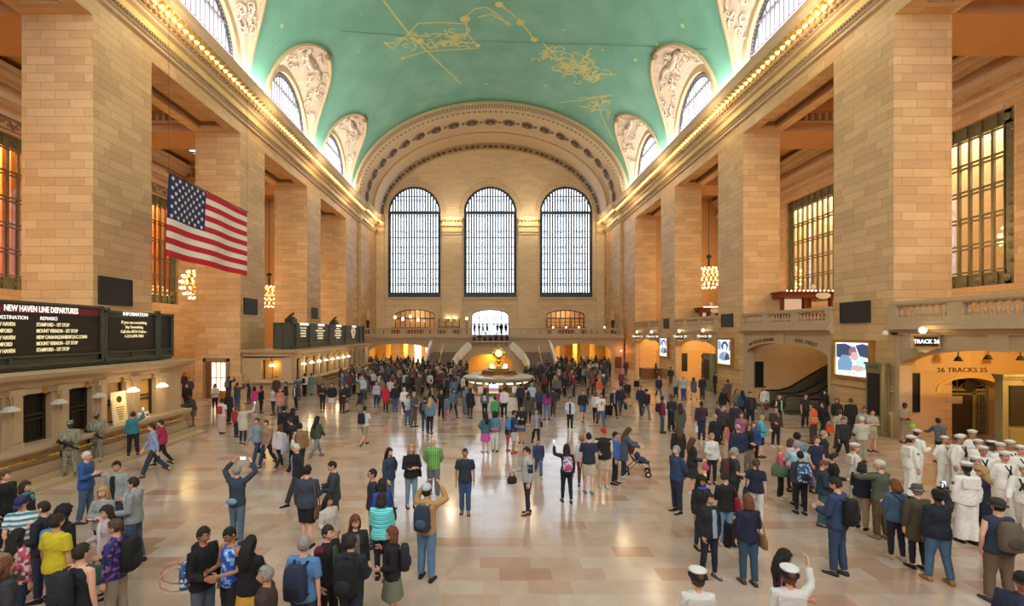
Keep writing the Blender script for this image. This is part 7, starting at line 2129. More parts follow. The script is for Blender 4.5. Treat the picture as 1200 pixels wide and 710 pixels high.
P(915,585,60,1.56,'f','hold',(j,(214,90,96)),('slim',(24,24,28)),(206,190,170),('short','blonde'),0,'short blonde woman in coral cardigan',extra=[shoulder_bag((86,112,78),'large green bag on the woman in the coral cardigan',K='R',dz=.1,size=1.5)])
P(926,575,90,1.58,'f','hold',(j,(222,200,200)),('slim',BK),BK,('bob','brown'),0,'small brown-haired woman just behind the coral cardigan')
P(938,594,172,1.80,'m','lean',('shirt',(160,204,220)),('trousers',(64,58,48)),BK,('short','grey'),0,'large man in pale aqua shirt seen from behind',bulk=1.25)
P(938,602,170,1.66,'f','hold',(j,(52,58,80)),('slim',BK),BK,('short','black'),1,'black-haired person with two patterned bags in front of the aqua shirt',extra=[pack('bluedots','dark patterned backpack with white spots',(40,44,66),1.1),shoulder_bag((150,110,160),'lilac quilted bag beside the patterned backpack',K='R',dz=.1,size=1.1)])
P(957,577,10,1.70,'m','pockets',(t_,(34,48,80)),('trousers',DG),BK,('short','auburn'),0,'ruddy person in navy polo shirt facing the camera among the right group')
P(965,565,60,1.66,'f','stand',(j,(36,38,58)),('trousers',DG),BK,('short','grey'),0,'grey-haired woman in navy jacket behind the navy polo shirt')
P(934,569,150,1.66,'f','stand',(t_,(120,166,190)),('trousers',DG),BK,('afro','black'),2,'curly black-haired woman in light blue top behind the aqua shirt')
P(976,-531,70,1.64,'f','hold',(j,(30,30,34)),('slim',DG),BK,('short','dark'),0,'dark-haired woman in black jacket carrying a white bag',extra=[carried((220,216,214),'white bag carried by the woman in the black jacket',K='L',size=.8)])
P(1001,596,75,1.78,'m','stand',('sailor',(224,218,208)),('bell',(224,218,208)),BK,('crop','ginger'),0,'sailor with yellow rating badge standing alone beside the olive cabinet',hat=('dixie',(236,230,220)),extra=[worn('rating_badge',(190,150,50),sleeve_patch),worn('neckerchief',BK,neckerchief)])
P(1010,619,130,1.62,'f','phone',(j,(32,36,56)),('trousers',(170,140,104)),BK,('bob','dark'),0,'dark-haired woman in navy jacket and khaki trousers',extra=[shoulder_bag((40,34,36),'dark shoulder bag on the woman in khaki trousers',K='R')])
P(1032,631,-165,1.82,'m','hug',(s_,(84,92,74)),('trousers',(112,84,56)),(150,130,100),('crop','grey'),0,'man in olive sweatshirt, brown trousers and cream cap seen from behind',hat=('cap',(216,206,182)),bulk=1.06)
P(1050,655,175,1.68,'f','phone',(j,(64,96,128)),('slim',(34,36,52)),(190,160,140),('bob','auburn'),0,'auburn woman in denim jacket seen from behind',extra=[shoulder_bag((40,38,40),'thin-strapped black bag on the woman in the denim jacket',K='R',cross=True,size=.6)])
P(1075,666,178,1.70,'m','stand',(c_,(86,74,52)),('slim',(30,34,52)),BK,('short','grey'),0,'person in grey flat cap and olive-brown coat seen from behind',hat=('beret',(86,84,80)))
P(1099,681,172,1.76,'m','onehand',(s_,(26,34,54)),('jeans',(74,112,150)),(180,126,66),('crop','black'),4,'heavy-set man in black cap and navy sweater taking a photo',hat=('backcap',(24,24,28)),bulk=1.22,big=.05,extra=[phone('glowing phone raised by the man in the navy sweater')])
P(1170,706,172,1.84,'m','pockets',('vest',(46,60,84)),('trousers',(118,98,72)),(60,70,76),('crop','dark'),0,'man in blue t-shirt and navy vest with a khaki backpack, feet apart',hat=('beret',(60,58,58)),bulk=1.12,extra=[pack((112,100,80),'khaki rounded backpack on the man in the navy vest',(84,74,60),1.05)])
P(1199,-671,-60,1.74,'m','stand',(j,(44,50,84)),('trousers',DJ),BK,('short','black'),2,'person in black cap cut off by the bottom right corner',hat=('cap',(28,28,32)))
# --- sailors
SW = (250,246,240)
def sailor(px, y, ang, H, ps, sk, lab, hc='dark', hat=('dixie',(238,236,230)), ex=None):
    P(px,y,ang,H,'m',ps,('sailor',SW),('bell',SW),BK,('crop',hc),sk,lab,hat=hat,extra=[worn('neckerchief',BK,neckerchief)]+(ex or []))
pt = [worn('rating_badge',(120,104,60),sleeve_patch)]
sailor(1067,583,85,1.80,'stand',1,'sailor in profile with two sleeve badges facing the group',ex=pt)
sailor(1074,568,95,1.74,'talk',1,'sailor with hand at his chest behind the badged sailor in profile')
sailor(1107,573,0,1.62,'behind',1,'short sailor at the front left of the sailor group')
sailor(1126,578,-5,1.76,'behind',4,'dark-skinned sailor second from the left in the front row',hc='black')
sailor(1124,-510,15,1.76,'stand',2,'sailor half hidden behind the dark-skinned sailor')
sailor(1139,-504,-5,1.80,'stand',2,'tallest sailor at the back of the group')
sailor(1146,-515,10,1.74,'stand',1,'sailor looking sideways in front of the tallest one')
sailor(1152,-523,-30,1.76,'behind',2,'sailor with turned shoulder in the middle of the group')
sailor(1143,-535,10,1.78,'stand',1,'sailor facing the camera behind the hugging couple')
sailor(1162,-517,0,1.74,'stand',3,'sailor with dark-banded white hat in the back row',hat=('combo',(236,234,228)))
sailor(1172,-519,-10,1.76,'behind',1,'sailor right of the dark-banded hat')
sailor(1183,-516,-10,1.80,'stand',2,'sailor at the back right of the group')
sailor(1177,613,-10,1.80,'behind',1,'broad sailor in the right front of the group, arms behind his back')
sailor(1196,-522,-20,1.80,'stand',1,'sailor at the right edge looking left')
sailor(1201,-542,-60,1.74,'walk',1,'sailor cut off by the right edge, walking')
P(1133,636,172,1.84,'m','stand',('sailor',SW),('bell',SW),BK,('crop','black'),4,'sailor with his back to the camera hugged by the curly blonde woman',hat=('dixie',(238,236,230)),extra=pt)
P(1151,634,-120,1.70,'f','hug',(c_,(30,34,56)),('slim',BK),BK,('curly','blonde'),0,'woman with long curly blonde hair hugging a sailor')
P(1103,543,165,1.66,'m','lean',(s_,(92,94,98)),('trousers',BK),BK,('short','black'),3,'man in grey sweater leaning by the track gate behind the sailors',lod=1)
P(1060,519,5,1.76,'m','hold',(s_,(150,132,108)),('trousers',(150,132,104)),BR,('crop','black'),4,'station worker in tan clothes and orange vest straps holding a green hard hat',lod=1,extra=[worn('orange_vest',(230,96,50),vest_bands),ball((130,230,40),'lime green hard hat held by the worker in tan',K='L')])
P(953,520,-150,1.76,'m','stand',('vest',(240,90,40)),('trousers',(70,52,40)),BK,('short','dark'),2,'worker in orange high-visibility vest seen from behind',lod=1,extra=[worn('grey_stripes',(214,206,190),vest_bands),ball((130,230,40),'lime green hard hat held by the worker in the orange vest',K='R')])
# --- mid distance
def Q(*a, **k): return P(*a, lod=1, **k)
Q(1022,529,10,1.70,'m','cross',(t_,(176,172,164)),('shorts',(170,156,128)),DG,('crop','black'),1,'man in grey t-shirt and shorts with folded arms by the olive cabinet')
Q(1013,527,-60,1.76,'m','cross',(t_,(160,158,152)),('trousers',TN),DG,('crop','black'),2,'man in grey t-shirt behind the folded-arms man')
Q(1010,541,160,1.68,'m','phone',(j,(206,198,176)),('trousers',(170,158,130)),BR,('short','white'),1,'old man in cream jacket and cream cap',hat=('cap',(214,206,184)))
Q(997,510,170,1.74,'m','stand',(j,BK),('trousers',BK),BK,('short','brown'),1,'man in black suit standing near the big gilt-framed screen')
Q(981,507,-60,1.66,'f','stand',(j,(36,34,34)),('slim',BK),BK,('bob','auburn'),1,'auburn woman in black near the big gilt-framed screen')
Q(985,527,160,1.72,'m','walk',(t_,(170,160,146)),('trousers',DG),BK,('short','brown'),1,'man in beige t-shirt walking away beside the old man in cream')
Q(988,540,-20,1.70,'m','walk',(j,(40,42,46)),('slim',BK),BK,('short','brown'),1,'man in dark jacket striding left of the old man in cream')
Q(965,513,-80,1.68,'f','walk',(j,BK),('slim',BK),BK,('long','dark'),1,'woman in black walking behind the orange vest with an orange bag',extra=[carried((240,84,40),'orange shopping bag by the worker',K='L',kind='shopping_bag')])
Q(944,501,0,1.72,'m','stand2',(t_,(36,34,36)),('trousers',BK),BK,('short','dark'),1,'person in black printed t-shirt by the escalator')
Q(966,493,0,1.68,'f','stand',(j,BK),('slim',BK),BK,('long','black'),1,'woman in black at the foot of the right escalator')
Q(909,524,0,1.72,'m','hold',(j,(66,48,42)),('slim',(28,30,36)),WH,('short','dark'),1,'man in dark brown jacket with grey scarf and white shoes',extra=[worn('grey_scarf',(150,140,130),scarf)])
Q(913,500,20,1.66,'f','stand',('vest',BK),('slim',BK),BK,('short','auburn'),0,'person in black vest over mint shirt behind the brown jacket',front=(150,220,180))
Q(896,489,5,1.78,'m','stand',('shirt',(216,206,196)),('trousers',(140,132,124)),BR,('crop','dark'),2,'man in white shirt and grey trousers in front of the escalator')
Q(898,492,0,1.10,'m','stand',(t_,MR),('trousers',(150,140,126)),BR,('short','dark'),2,'small child in maroon in front of the white-shirted man')
Q(879,500,-10,1.80,'m','stand2',(j,(30,34,54)),('trousers',BK),BK,('short','dark'),1,'tall man in navy jacket over maroon shirt',front=(90,34,50))
Q(870,494,170,1.68,'f','stand',(j,(38,70,120)),('slim',BK),BK,('long','black'),1,'woman with long black hair in blue top left of the tall navy jacket')
Q(892,536,60,1.64,'f','phone',(h_,(60,180,200)),('shorts',BK),BK,('short','blonde'),0,'blonde boy in turquoise hoodie looking at a phone',extra=[phone('phone held by the blonde boy in turquoise')])
Q(883,548,-20,1.64,'f','stand',(j,(40,70,150)),('slim',BK),BK,('bob','auburn'),0,'auburn person in blue jacket next to the turquoise hoodie')
Q(877,553,20,1.68,'f','hold',(j,BK),('trousers',(130,116,96)),BK,('bob','auburn'),0,'woman in sunglasses and black top holding a white cup',glasses=True)
Q(869,531,-30,1.64,'f','hold',(j,(170,90,130)),('trousers',DG),BK,('bob','auburn'),0,'auburn woman in mauve jacket behind the sunglasses woman')
Q(865,560,170,1.78,'m','stand',(j,(38,46,80)),('trousers',(160,150,130)),BK,('balding','grey'),1,'balding man in navy jacket and beige trousers seen from behind')
Q(854,544,-160,1.66,'f','stand',('tank',(222,90,96)),('trousers',(206,186,150)),BK,('long','black'),2,'woman in coral sleeveless top seen from behind')
Q(838,535,175,1.64,'f','stand',(j,(30,30,36)),('skirt',BK),BK,('short','blonde'),0,'blonde woman in black seen from behind left of the coral top')
Q(848,520,-20,1.64,'f','stand',(j,(60,54,56)),('slim',BK),BK,('short','grey'),1,'grey-haired woman among the waiting group on the right')
Q(842,513,-60,1.64,'f','hold',('tank',(60,56,60)),('trousers',DG),BK,('pony','black'),2,'dark-haired woman with bare arms in the right waiting group',extra=[shoulder_bag((190,186,180),'pale grey bag in the right waiting group',K='R')])
Q(862,515,150,1.70,'m','stand',(j,(44,48,60)),('trousers',DG),BK,('short','brown'),1,'man in slate jacket in the right waiting group')
Q(822,515,170,1.72,'m','hold',(j,(60,38,60)),('trousers',(38,46,80)),BK,('crop','black'),4,'dark-skinned man in plum jacket walking away',extra=[carried((226,222,222),'white shopping bag beside the man in the plum jacket',K='L',kind='shopping_bag')])
Q(853,475,175,1.72,'m','stand2',(t_,(84,80,74)),('trousers',(150,54,40)),BR,('short','dark'),2,'man in brown top and red trousers by the gilt-framed screen')
Q(863,490,0,1.64,'f','stand',(j,(110,112,90)),('slim',DG),BK,('long','brown'),1,'woman in patterned olive jacket near the red trousers')
Q(838,462,90,1.74,'m','stand',(j,BK),('trousers',BK),BK,('crop','dark'),1,'guard in black standing beside the olive cabinet at the second pier')
Q(823,468,178,1.74,'m','stand',(j,(38,48,70)),('trousers',(74,58,44)),BK,('short','auburn'),1,'person in navy jacket and brown trousers before the yellow arch')
Q(813,469,175,1.68,'f','walk',(c_,(92,92,98)),('skirt',(220,214,208)),BK,('bob','dark'),1,'woman in grey coat and white skirt before the yellow arch')
Q(801,469,178,1.70,'m','stand',(t_,(150,188,190)),('jeans',(44,66,150)),BK,('balding','grey'),1,'man in pale green shirt and blue trousers before the yellow arch',bulk=1.15)
Q(792,466,178,1.66,'m','stand',(s_,(166,166,166)),('trousers',DG),BK,('short','grey'),1,'man in light grey sweater beside the pale green shirt')
Q(786,452,178,1.74,'m','stand',(j,(50,46,46)),('trousers',BR),BK,('crop','black'),1,'man in dark coat walking to the yellow arch')
Q(787,505,5,1.74,'m','hold',('shirt',(34,38,50)),('trousers',(28,30,38)),BK,('crop','black'),3,'guard in dark navy uniform beside the olive-jacket woman')
Q(797,516,170,1.66,'f','stand',(c_,(88,84,64)),('jeans',(66,110,160)),BK,('long','dark'),1,'woman with long dark hair in olive jacket and jeans')
Q(776,507,80,1.76,'m','stand2',(j,(134,34,48)),('trousers',(62,82,92)),BK,('crop','black'),3,'man in maroon jacket with dark backpack in profile',extra=[pack((40,34,44),'dark backpack on the man in the maroon jacket',size=.9)])
Q(772,468,0,1.74,'m','walk',(j,(32,42,66)),('jeans',(70,96,128)),WH,('short','grey'),1,'man in navy jacket walking towards the camera past the reception desk')
Q(757,490,5,1.70,'m','walk',(j,(34,28,34)),('jeans',(88,110,120)),BR,('short','black'),1,'person in black jacket with red shirt walking before the track signs',hat=('beret',BK))
Q(751,485,0,1.74,'m','walk2',(j,(36,42,64)),('trousers',DG),BK,('crop','black'),2,'man in navy jacket walking just left of the black jacket')
Q(719,489,5,1.70,'f','walk',(j,(30,32,40)),('trousers',BK),BK,('short','auburn'),0,'woman in black suit over blue shirt pulling a suitcase',front=(100,130,200))
Q(727,485,0,1.76,'m','walk2',(j,(36,42,60)),('trousers',(74,82,92)),BK,('short','dark'),1,'man in dark jacket with a wheeled bag beside the black suit',extra=[carried((30,60,66),'dark teal bag carried by the man beside the black suit',K='L',size=1.3)])
Q(735,475,5,1.72,'m','walk',(j,(40,32,40)),('shorts',(120,80,50)),BK,('short','brown'),1,'person in black jacket and brown shorts in mid stride')
Q(704,500,0,1.78,'m','walk',(t_,(224,222,220)),('jeans',(60,92,136)),BK,('crop','dark'),2,'man in white t-shirt with green and black print',extra=[carried((40,40,56),'dark bag carried by the man in the white t-shirt',K='L',size=.8),worn('green_print',(120,150,50),lambda m,S: [m.tube([S['T'](-.05,-.155,1.3),S['T'](.05,-.155,1.3)],.02,5), m.tube([S['T'](0,-.158,1.36),S['T'](0,-.16,1.15)],.018,5), m.tube([S['T'](-.06,-.155,1.17),S['T'](.06,-.155,1.17)],.018,5)])])
Q(698,495,160,1.66,'f','stand',(s_,(210,200,200)),('slim',BK),BK,('bob','auburn'),0,'woman half hidden behind the white printed t-shirt')
Q(683,493,0,1.74,'m','walk2',(s_,(32,34,40)),('shorts',(70,104,150)),BR,('short','auburn'),1,'man in black sweater and denim shorts walking towards the camera')
Q(668,504,-10,1.64,'f','hold',(j,(200,208,220)),('slim',(26,28,40)),(190,220,60),('bun','dark'),1,'woman with white jacket sleeves, black outfit and lime shoes',front=(30,32,44))
Q(707,466,60,1.72,'f','stand',(j,(70,54,70)),('trousers',BK),BK,('short','dark'),1,'person in white hat beside an orange jacket',hat=('helmet',(226,222,216)))
Q(702,470,10,1.66,'f','stand',(j,(226,96,50)),('trousers',(180,170,164)),BK,('short','auburn'),0,'person in orange jacket beside the white hat')
Q(728,458,0,1.70,'f','stand',(j,(130,40,66)),('trousers',DG),BK,('short','dark'),1,'person in wine red jacket near the right passage')
# centre
Q(569,530,-150,1.60,'f','onehip',(j,(50,110,120)),('skirt',(206,70,170)),(190,170,160),('long','black'),1,'girl in teal jacket and magenta skirt with a hand on her hip')
Q(580,529,170,1.64,'f','stand',(j,(84,130,150)),('slim',(224,222,226)),DG,('bob','black'),1,'woman in denim jacket, pink sash and white trousers',extra=[worn('pink_sash',(230,90,110),lambda m,S: m.tube([S['T'](.18*cos(t),.145*sin(t),.98) for t in [2*pi*i/16 for i in range(17)]],.05,6))])
Q(602,531,100,1.72,'m','hold',(t_,(40,52,96)),('shorts',(186,190,190)),(200,50,70),('crop','black'),2,'man in navy shirt and pale shorts with a bright blue backpack',extra=[pack((60,140,216),'bright blue backpack on the man in pale shorts')])
Q(595,528,110,1.36,'f','stand',(t_,(40,44,70)),('slim',(200,80,110)),(200,60,90),('short','black'),2,'child in navy top and pink patterned leggings behind the blue backpack')
Q(611,519,-10,1.68,'m','phone',(h_,(34,36,40)),('shorts',(70,98,150)),DG,('short','black'),1,'person in black hoodie and blue shorts looking at a phone',extra=[phone('phone of the person in the black hoodie and blue shorts')])
Q(628,523,5,1.66,'f','walk',(j,(150,124,136)),('slim',BK),BK,('bun','dark'),1,'woman in mauve jacket with a black crossbody bag',front=(150,170,190),extra=[shoulder_bag((28,28,34),'black crossbody bag on the woman in mauve',K='L',dz=.1,cross=True)])
Q(580,500,175,1.56,'f','hold',(s_,(60,170,90)),('slim',BK),BK,('bun','black'),1,'woman in bright green top in front of the information booth')
Q(568,489,178,1.62,'f','stand',(j,(96,98,104)),('slim',BK),BK,('long','dark'),1,'woman in grey top at the booth counter',extra=[pack((190,190,196),'pale grey small backpack at the booth counter',size=.7)])
Q(591,489,178,1.70,'f','stand',(j,(222,220,222)),('slim',BK),BK,('short','dark'),1,'person in white top and black trousers at the booth counter')
Q(586,488,175,1.60,'f','stand',(j,(220,70,140)),('slim',DG),BK,('short','dark'),1,'person in pink jacket at the booth counter')
Q(610,482,178,1.72,'m','stand',(j,(42,44,56)),('trousers',BK),BK,('short','black'),1,'man in dark jacket right of the booth counter')
Q(619,495,175,1.68,'f','stand',(c_,(76,74,58)),('slim',BK),BK,('long','black'),1,'woman with long black hair in olive coat right of the booth')
Q(623,482,175,1.76,'m','stand',('shirt',(160,190,214)),('trousers',DG),BK,('short','grey'),1,'man in light blue shirt behind the olive coat')
Q(632,488,175,1.68,'f','stand',(j,(50,64,96)),('trousers',DJ),BK,('bob','auburn'),1,'auburn woman in navy jacket right of the booth')
Q(641,492,-160,1.70,'f','stand2',(s_,(150,40,120)),('jeans',(84,124,170)),BK,('long','black'),1,'woman in magenta sweater and jeans seen from behind')
Q(648,488,170,1.74,'m','walk',(j,(44,54,70)),('trousers',(70,74,64)),BK,('short','dark'),1,'man in slate jacket beside the magenta sweater')
Q(546,485,30,1.68,'f','hold',(c_,(104,124,150)),('longskirt',(104,116,138)),BK,('short','brown'),1,'woman in long grey-blue dress left of the booth')
Q(551,490,160,1.70,'f','stand',(c_,(30,30,36)),('slim',(40,40,60)),BK,('bob','black'),1,'woman in black coat with a handbag left of the booth',extra=[shoulder_bag((34,34,40),'black handbag left of the booth',K='R')])
Q(531,489,40,1.68,'f','walk',(j,(70,104,150)),('slim',BK),BK,('bob','black'),1,'woman in denim shirt with dark jacket tied at her waist',extra=[shoulder_bag((150,50,70),'dark red bag on the woman in the denim shirt',K='L')])
Q(517,491,10,1.72,'f','walk',(t_,BK),('trousers',BK),BK,('long','dark'),1,'woman all in black striding with a girl')
Q(524,491,5,1.22,'f','walk',(j,(90,120,150)),('slim',(220,120,170)),WH,('long','dark'),1,'little girl with pink leggings beside the woman in black')
Q(504,508,170,1.72,'f','stand',(j,(90,130,160)),('slim',(24,26,34)),BK,('long','blonde'),0,'woman with long blonde hair in denim jacket seen from behind')
Q(498,505,175,1.70,'m','stand2',(j,(40,42,50)),('jeans',(50,90,120)),BK,('short','dark'),1,'person in dark jacket beside the long blonde hair',extra=[pack((70,100,120),'grey-blue bag on the person beside the blonde hair',size=.8)])
Q(485,500,60,1.80,'m','hold',(j,(74,88,106)),('trousers',(110,94,86)),BK,('short','grey'),1,'man in grey-blue blazer and brown trousers in profile')
Q(478,498,40,1.60,'f','hold',(t_,(190,210,226)),('jeans',(60,100,150)),BR,('pony','dark'),1,'woman in pale blue top and jeans left of the blazer')
Q(474,486,0,1.68,'f','walk',(j,(226,222,220)),('slim',BK),BK,('bob','blonde'),0,'blonde woman in white jacket and black trousers')
Q(463,483,178,1.74,'m','stand',(s_,(28,34,46)),('jeans',(56,92,140)),BK,('short','dark'),1,'man in navy sweater and jeans seen from behind')
Q(452,483,178,1.70,'f','stand',(c_,(210,30,46)),('slim',BK),BK,('bob','auburn'),0,'woman in bright red coat seen from behind')
Q(441,477,10,1.66,'f','stand',(s_,(186,176,200)),('slim',(40,60,100)),BK,('short','dark'),1,'woman in lilac sweater left of the red coat')
Q(427,522,160,1.74,'m','walk',(t_,(206,214,224)),('shorts',(160,144,104)),DG,('short','black'),1,'young man in white t-shirt and khaki shorts walking away with a backpack',extra=[pack((26,30,44),'black backpack on the young man in khaki shorts')])
Q(425,470,0,1.76,'m','onehand',('shirt',(170,200,226)),('trousers',DG),BK,('balding','grey'),1,'man in light blue shirt pushing a dark pushchair')
Q(378,482,10,1.72,'m','phone',(h_,(34,34,40)),('slim',(44,46,54)),BK,('short','dark'),1,'youth in black hoodie and grey trousers on the left')
Q(389,482,0,1.74,'m','pockets',(h_,(28,32,50)),('shorts',(220,220,220)),WH,('short','dark'),1,'youth in navy hoodie and white shorts on the left')
Q(401,484,60,1.70,'f','hold',(c_,(38,36,42)),('slim',BK),BK,('short','auburn'),1,'person in long black coat right of the white shorts')
Q(407,482,-60,1.74,'m','stand',(j,(36,44,60)),('shorts',(120,96,72)),BK,('short','dark'),1,'man in navy jacket and brown shorts facing the black coat')
Q(371,536,150,1.64,'f','walk',(j,(68,78,56)),('slim',(128,132,144)),(150,110,90),('long','black'),1,'woman in olive green jacket and grey trousers walking away')
Q(302,543,-20,1.74,'m','walk',(j,(130,152,168)),('jeans',(44,64,92)),DG,('short','dark'),1,'man in pale denim jacket with a black strap walking in the linked group')
Q(313,546,-15,1.70,'m','walk2',(j,(160,124,96)),('jeans',(40,52,76)),BR,('short','dark'),1,'man in tan leather jacket walking in the linked group')
Q(328,551,170,1.64,'f','walk',(h_,(206,196,206)),('slim',(26,26,32)),(170,110,80),('bob','brown'),1,'woman in pale lilac hoodie with a silver duffel bag',extra=[shoulder_bag((170,176,180),'silver duffel bag in the linked group',K='R',size=1.5,dz=-.05)])
Q(345,545,-100,1.74,'m','lean',(j,(34,34,40)),('jeans',DJ),(150,150,160),('short','dark'),1,'man in black jacket leaning forward as he walks in the linked group')
Q(352,552,-150,1.72,'m','walk2',(j,(146,104,64)),('jeans',(44,56,90)),BR,('short','black'),1,'man in camel jacket with a white bag',extra=[shoulder_bag((224,224,218),'white shoulder bag on the camel jacket',K='L',size=1.3,dz=.1)])
Q(333,524,178,1.74,'m','stand',(j,(26,28,38)),('trousers',BK),BK,('short','black'),1,'police officer in black seen from behind, left one of a pair')
Q(343,527,175,1.70,'m','stand',(j,(24,26,34)),('trousers',BK),BK,('bob','black'),1,'police officer in black seen from behind, right one of a pair')
Q(285,520,178,1.70,'f','onehand',(c_,(206,196,176)),('slim',(36,44,70)),(130,50,60),('bob','blonde'),0,'blonde woman in cream jacket photographing, seen from behind',extra=[phone('phone of the blonde woman in cream'),shoulder_bag((34,34,40),'black bag beside the blonde woman in cream',K='L')])
Q(277,512,170,1.40,'m','stand',(h_,RD),('jeans',DJ),BK,('short','auburn'),0,'child with red hood behind the woman in cream')
Q(260,508,178,1.68,'f','stand',(t_,(220,214,208)),('longskirt','zig'),BR,('bun','black'),2,'woman in white top and patterned long skirt',extra=[pack((186,28,54),'small red backpack on the woman in the long skirt',size=.8)])
Q(268,497,170,1.76,'f','stand',(c_,(36,32,34)),('slim',BK),BK,('long','dark'),1,'tall woman in long black coat behind the red backpack')
Q(252,481,40,1.66,'f','phone',(j,(216,206,188)),('slim',(30,30,40)),BK,('long','black'),1,'woman in cream jacket standing near the lit pier door')
Q(268,470,175,1.74,'m','photo',(j,(40,44,54)),('trousers',DG),BK,('short','black'),1,'man with grey backpack photographing upwards near the pier',extra=[pack((110,106,100),'grey backpack near the lit door pier')])
Q(278,482,178,1.76,'m','photo',(j,(50,76,76)),('jeans',JN),BK,('short','dark'),1,'man in dark teal jacket holding a camera up near the pier')
Q(298,486,175,1.66,'f','photo',(j,(214,50,110)),('slim',(140,140,150)),WH,('bob','black'),1,'woman in hot pink jacket photographing, seen from behind')
Q(306,484,150,1.64,'f','stand',(j,BK),('slim',BK),BK,('bob','black'),1,'woman in black next to the hot pink jacket')
Q(320,486,-40,1.64,'f','phone',(t_,(196,196,206)),('slim',(34,38,54)),BK,('long','dark'),1,'woman in pale grey top looking at papers on the left')
Q(328,487,40,1.60,'f','stand',(c_,(210,130,120)),('slim',(60,80,100)),BK,('bob','auburn'),0,'woman in salmon coat on the left')
Q(335,479,-60,1.72,'m','hold',(j,(34,34,38)),('trousers',(120,126,130)),BK,('short','black'),1,'man in black top and grey trousers beside the salmon coat')
Q(347,480,-20,1.66,'f','stand',(j,(52,52,60)),('slim',(36,38,54)),BK,('long','dark'),1,'woman in dark open jacket with white top on the left',front=(214,210,206))
Q(324,470,0,1.76,'m','stand',(j,(70,56,54)),('trousers',DG),BK,('short','brown'),1,'man in brown jacket before the far ticket office end window')
Q(227,499,-30,1.70,'m','lean',(j,(74,78,84)),('shorts',(110,96,80)),(120,120,130),('crop','black'),3,'person in grey jacket and brown shorts by the ticket office corner')
Q(219,482,10,1.70,'m','stand',(j,(30,30,36)),('trousers',BK),BK,('short','dark'),1,'man in black behind the ticket office corner')
Q(222,470,30,1.68,'m','stand2',(j,(60,60,100)),('trousers',DG),BK,('short','dark'),1,'man in violet-blue jacket in the gap beyond the ticket office')
Q(216,462,60,1.66,'f','stand',(j,(70,50,60)),('trousers',DG),BK,('bob','dark'),1,'woman farthest back in the gap beyond the ticket office')
Q(357,464,178,1.72,'m','stand',(t_,(216,212,210)),('trousers',BK),BK,('short','dark'),1,'man in white shirt queueing at the far ticket windows',extra=[pack((30,30,36),'black backpack in the ticket window queue',size=.8)])
Q(365,463,178,1.70,'m','stand',(t_,(70,140,140)),('jeans',(110,150,190)),BK,('short','dark'),1,'man in teal shirt and light jeans queueing at the far ticket windows')
Q(374,464,178,1.74,'m','stand',(j,(140,116,92)),('trousers',DG),BK,('short','grey'),1,'man in tan jacket queueing at the far ticket windows')
# pushchairs
def pushchair(px, fy, ang, lab, cloth_, s=1.0):
    Y = F*CAMH/(fy-390); e = empty('pushchair', (PX(px,Y), Y, 0), radians(ang)); tag(e, lab, 'pushchair'); e.scale = (s,s,s)
    for (x, y) in ((-.22,-.32),(.22,-.32),(-.24,.3),(.24,.3)):
        m = MB(); 
        m.tube([(x-.03,y,.09),(x+.03,y,.09)], .09, 14); m.build('wheel', M_BLACK, e)
        m = MB(); m.tube([(x-.035,y,.09),(x+.035,y,.09)], .04, 10); m.build('hub', M_WHITE, e)
    m = MB()
    for x in (-.22,.22): m.tube([(x,-.3,.1),(x,.1,.55),(x,.5,1.02)], .014, 6); m.tube([(x,.3,.1),(x,-.05,.5)], .014, 6)
    m.tube([(-.22,.5,1.02),(.22,.5,1.02)], .016, 6); m.tube([(-.22,.3,.12),(.22,.3,.12)], .012, 6); m.build('frame', M_STEEL, e)
    m = MB(); m.grid([[(-.19,y,z),(-.1,y,z-.04),(.1,y,z-.04),(.19,y,z)] for (y,z) in ((-.4,.2),(-.3,.42),(0,.40),(.12,.5),(.34,.86))]); m.build('fabric_seat', C(cloth_), e, smooth=True)
    m = MB(); m.lathe([(.26,0),(.24,.12),(.14,.22),(0,.25)], 16, a0=0, a1=pi); o = m.build('canopy', C(cloth_), e, smooth=True); o.location = (0,.12,.66); o.rotation_euler.x = radians(20)
    m = MB(); m.sph((0,-.02,.58), (.09,.09,.11), 10, 8); m.sph((0,-.12,.46), (.11,.17,.10), 10, 8); m.tube([(-.06,-.2,.42),(-.07,-.36,.38)], .045, 6); m.tube([(.06,-.2,.42),(.07,-.36,.38)], .045, 6); m.build('bundled_child', C((60,70,104)), e, smooth=True)
    m = MB(); m.sph((0,.36,.6), (.14,.08,.2), 10, 8); m.build('hanging_bag', C((196,196,206)), e, smooth=True)
pushchair(746,556,75,'maroon pushchair with a bundled child, pushed by the long-haired woman',(112,44,50),1.12)
pushchair(422,475,10,'dark patterned pushchair in front of the man in the light blue shirt',(50,56,70),.9)
e = backpack_root(C('bluedots'), 'pink and blue dotted backpack hanging beside the man in the black hooded sweater', C((214,140,130)), .85); e.location = (PX(212,6.9),7.0,1.12); e.rotation_euler.z = radians(-60)
def suitcase(px, fy, col, lab, h=.6):
    Y = F*CAMH/(fy-390); e = empty('suitcase', (PX(px,Y),Y,0), .3); tag(e, lab, 'suitcase')
    m = MB(); m.box(-.2,.2,-.12,.12,.06,h); m.box(-.17,.17,-.15,.15,.12,h-.05); m.build('shell', C(col), e)
    m = MB(); 
    for x in (-.08,.08): m.tube([(x,.1,h),(x,.1,h+.4)], .01, 5)
    m.tube([(-.08,.1,h+.4),(.08,.1,h+.4)], .014, 5); m.build('pull_handle', M_BLACK, e)
    for x in (-.17,.17):
        m = MB(); m.tube([(x-.02,0,.035),(x+.02,0,.035)], .035, 8); m.build('wheel', M_BLACK, e)
suitcase(713,487,BK,'small black suitcase beside the woman in the black suit'); suitcase(858,640,BK,'black wheeled bag behind the light blue jeans woman',.55); suitcase(746,454,BK,'dark suitcase near the reception desk'); suitcase(627,496,(70,90,120),'blue-grey suitcase beside the olive coat',.65)
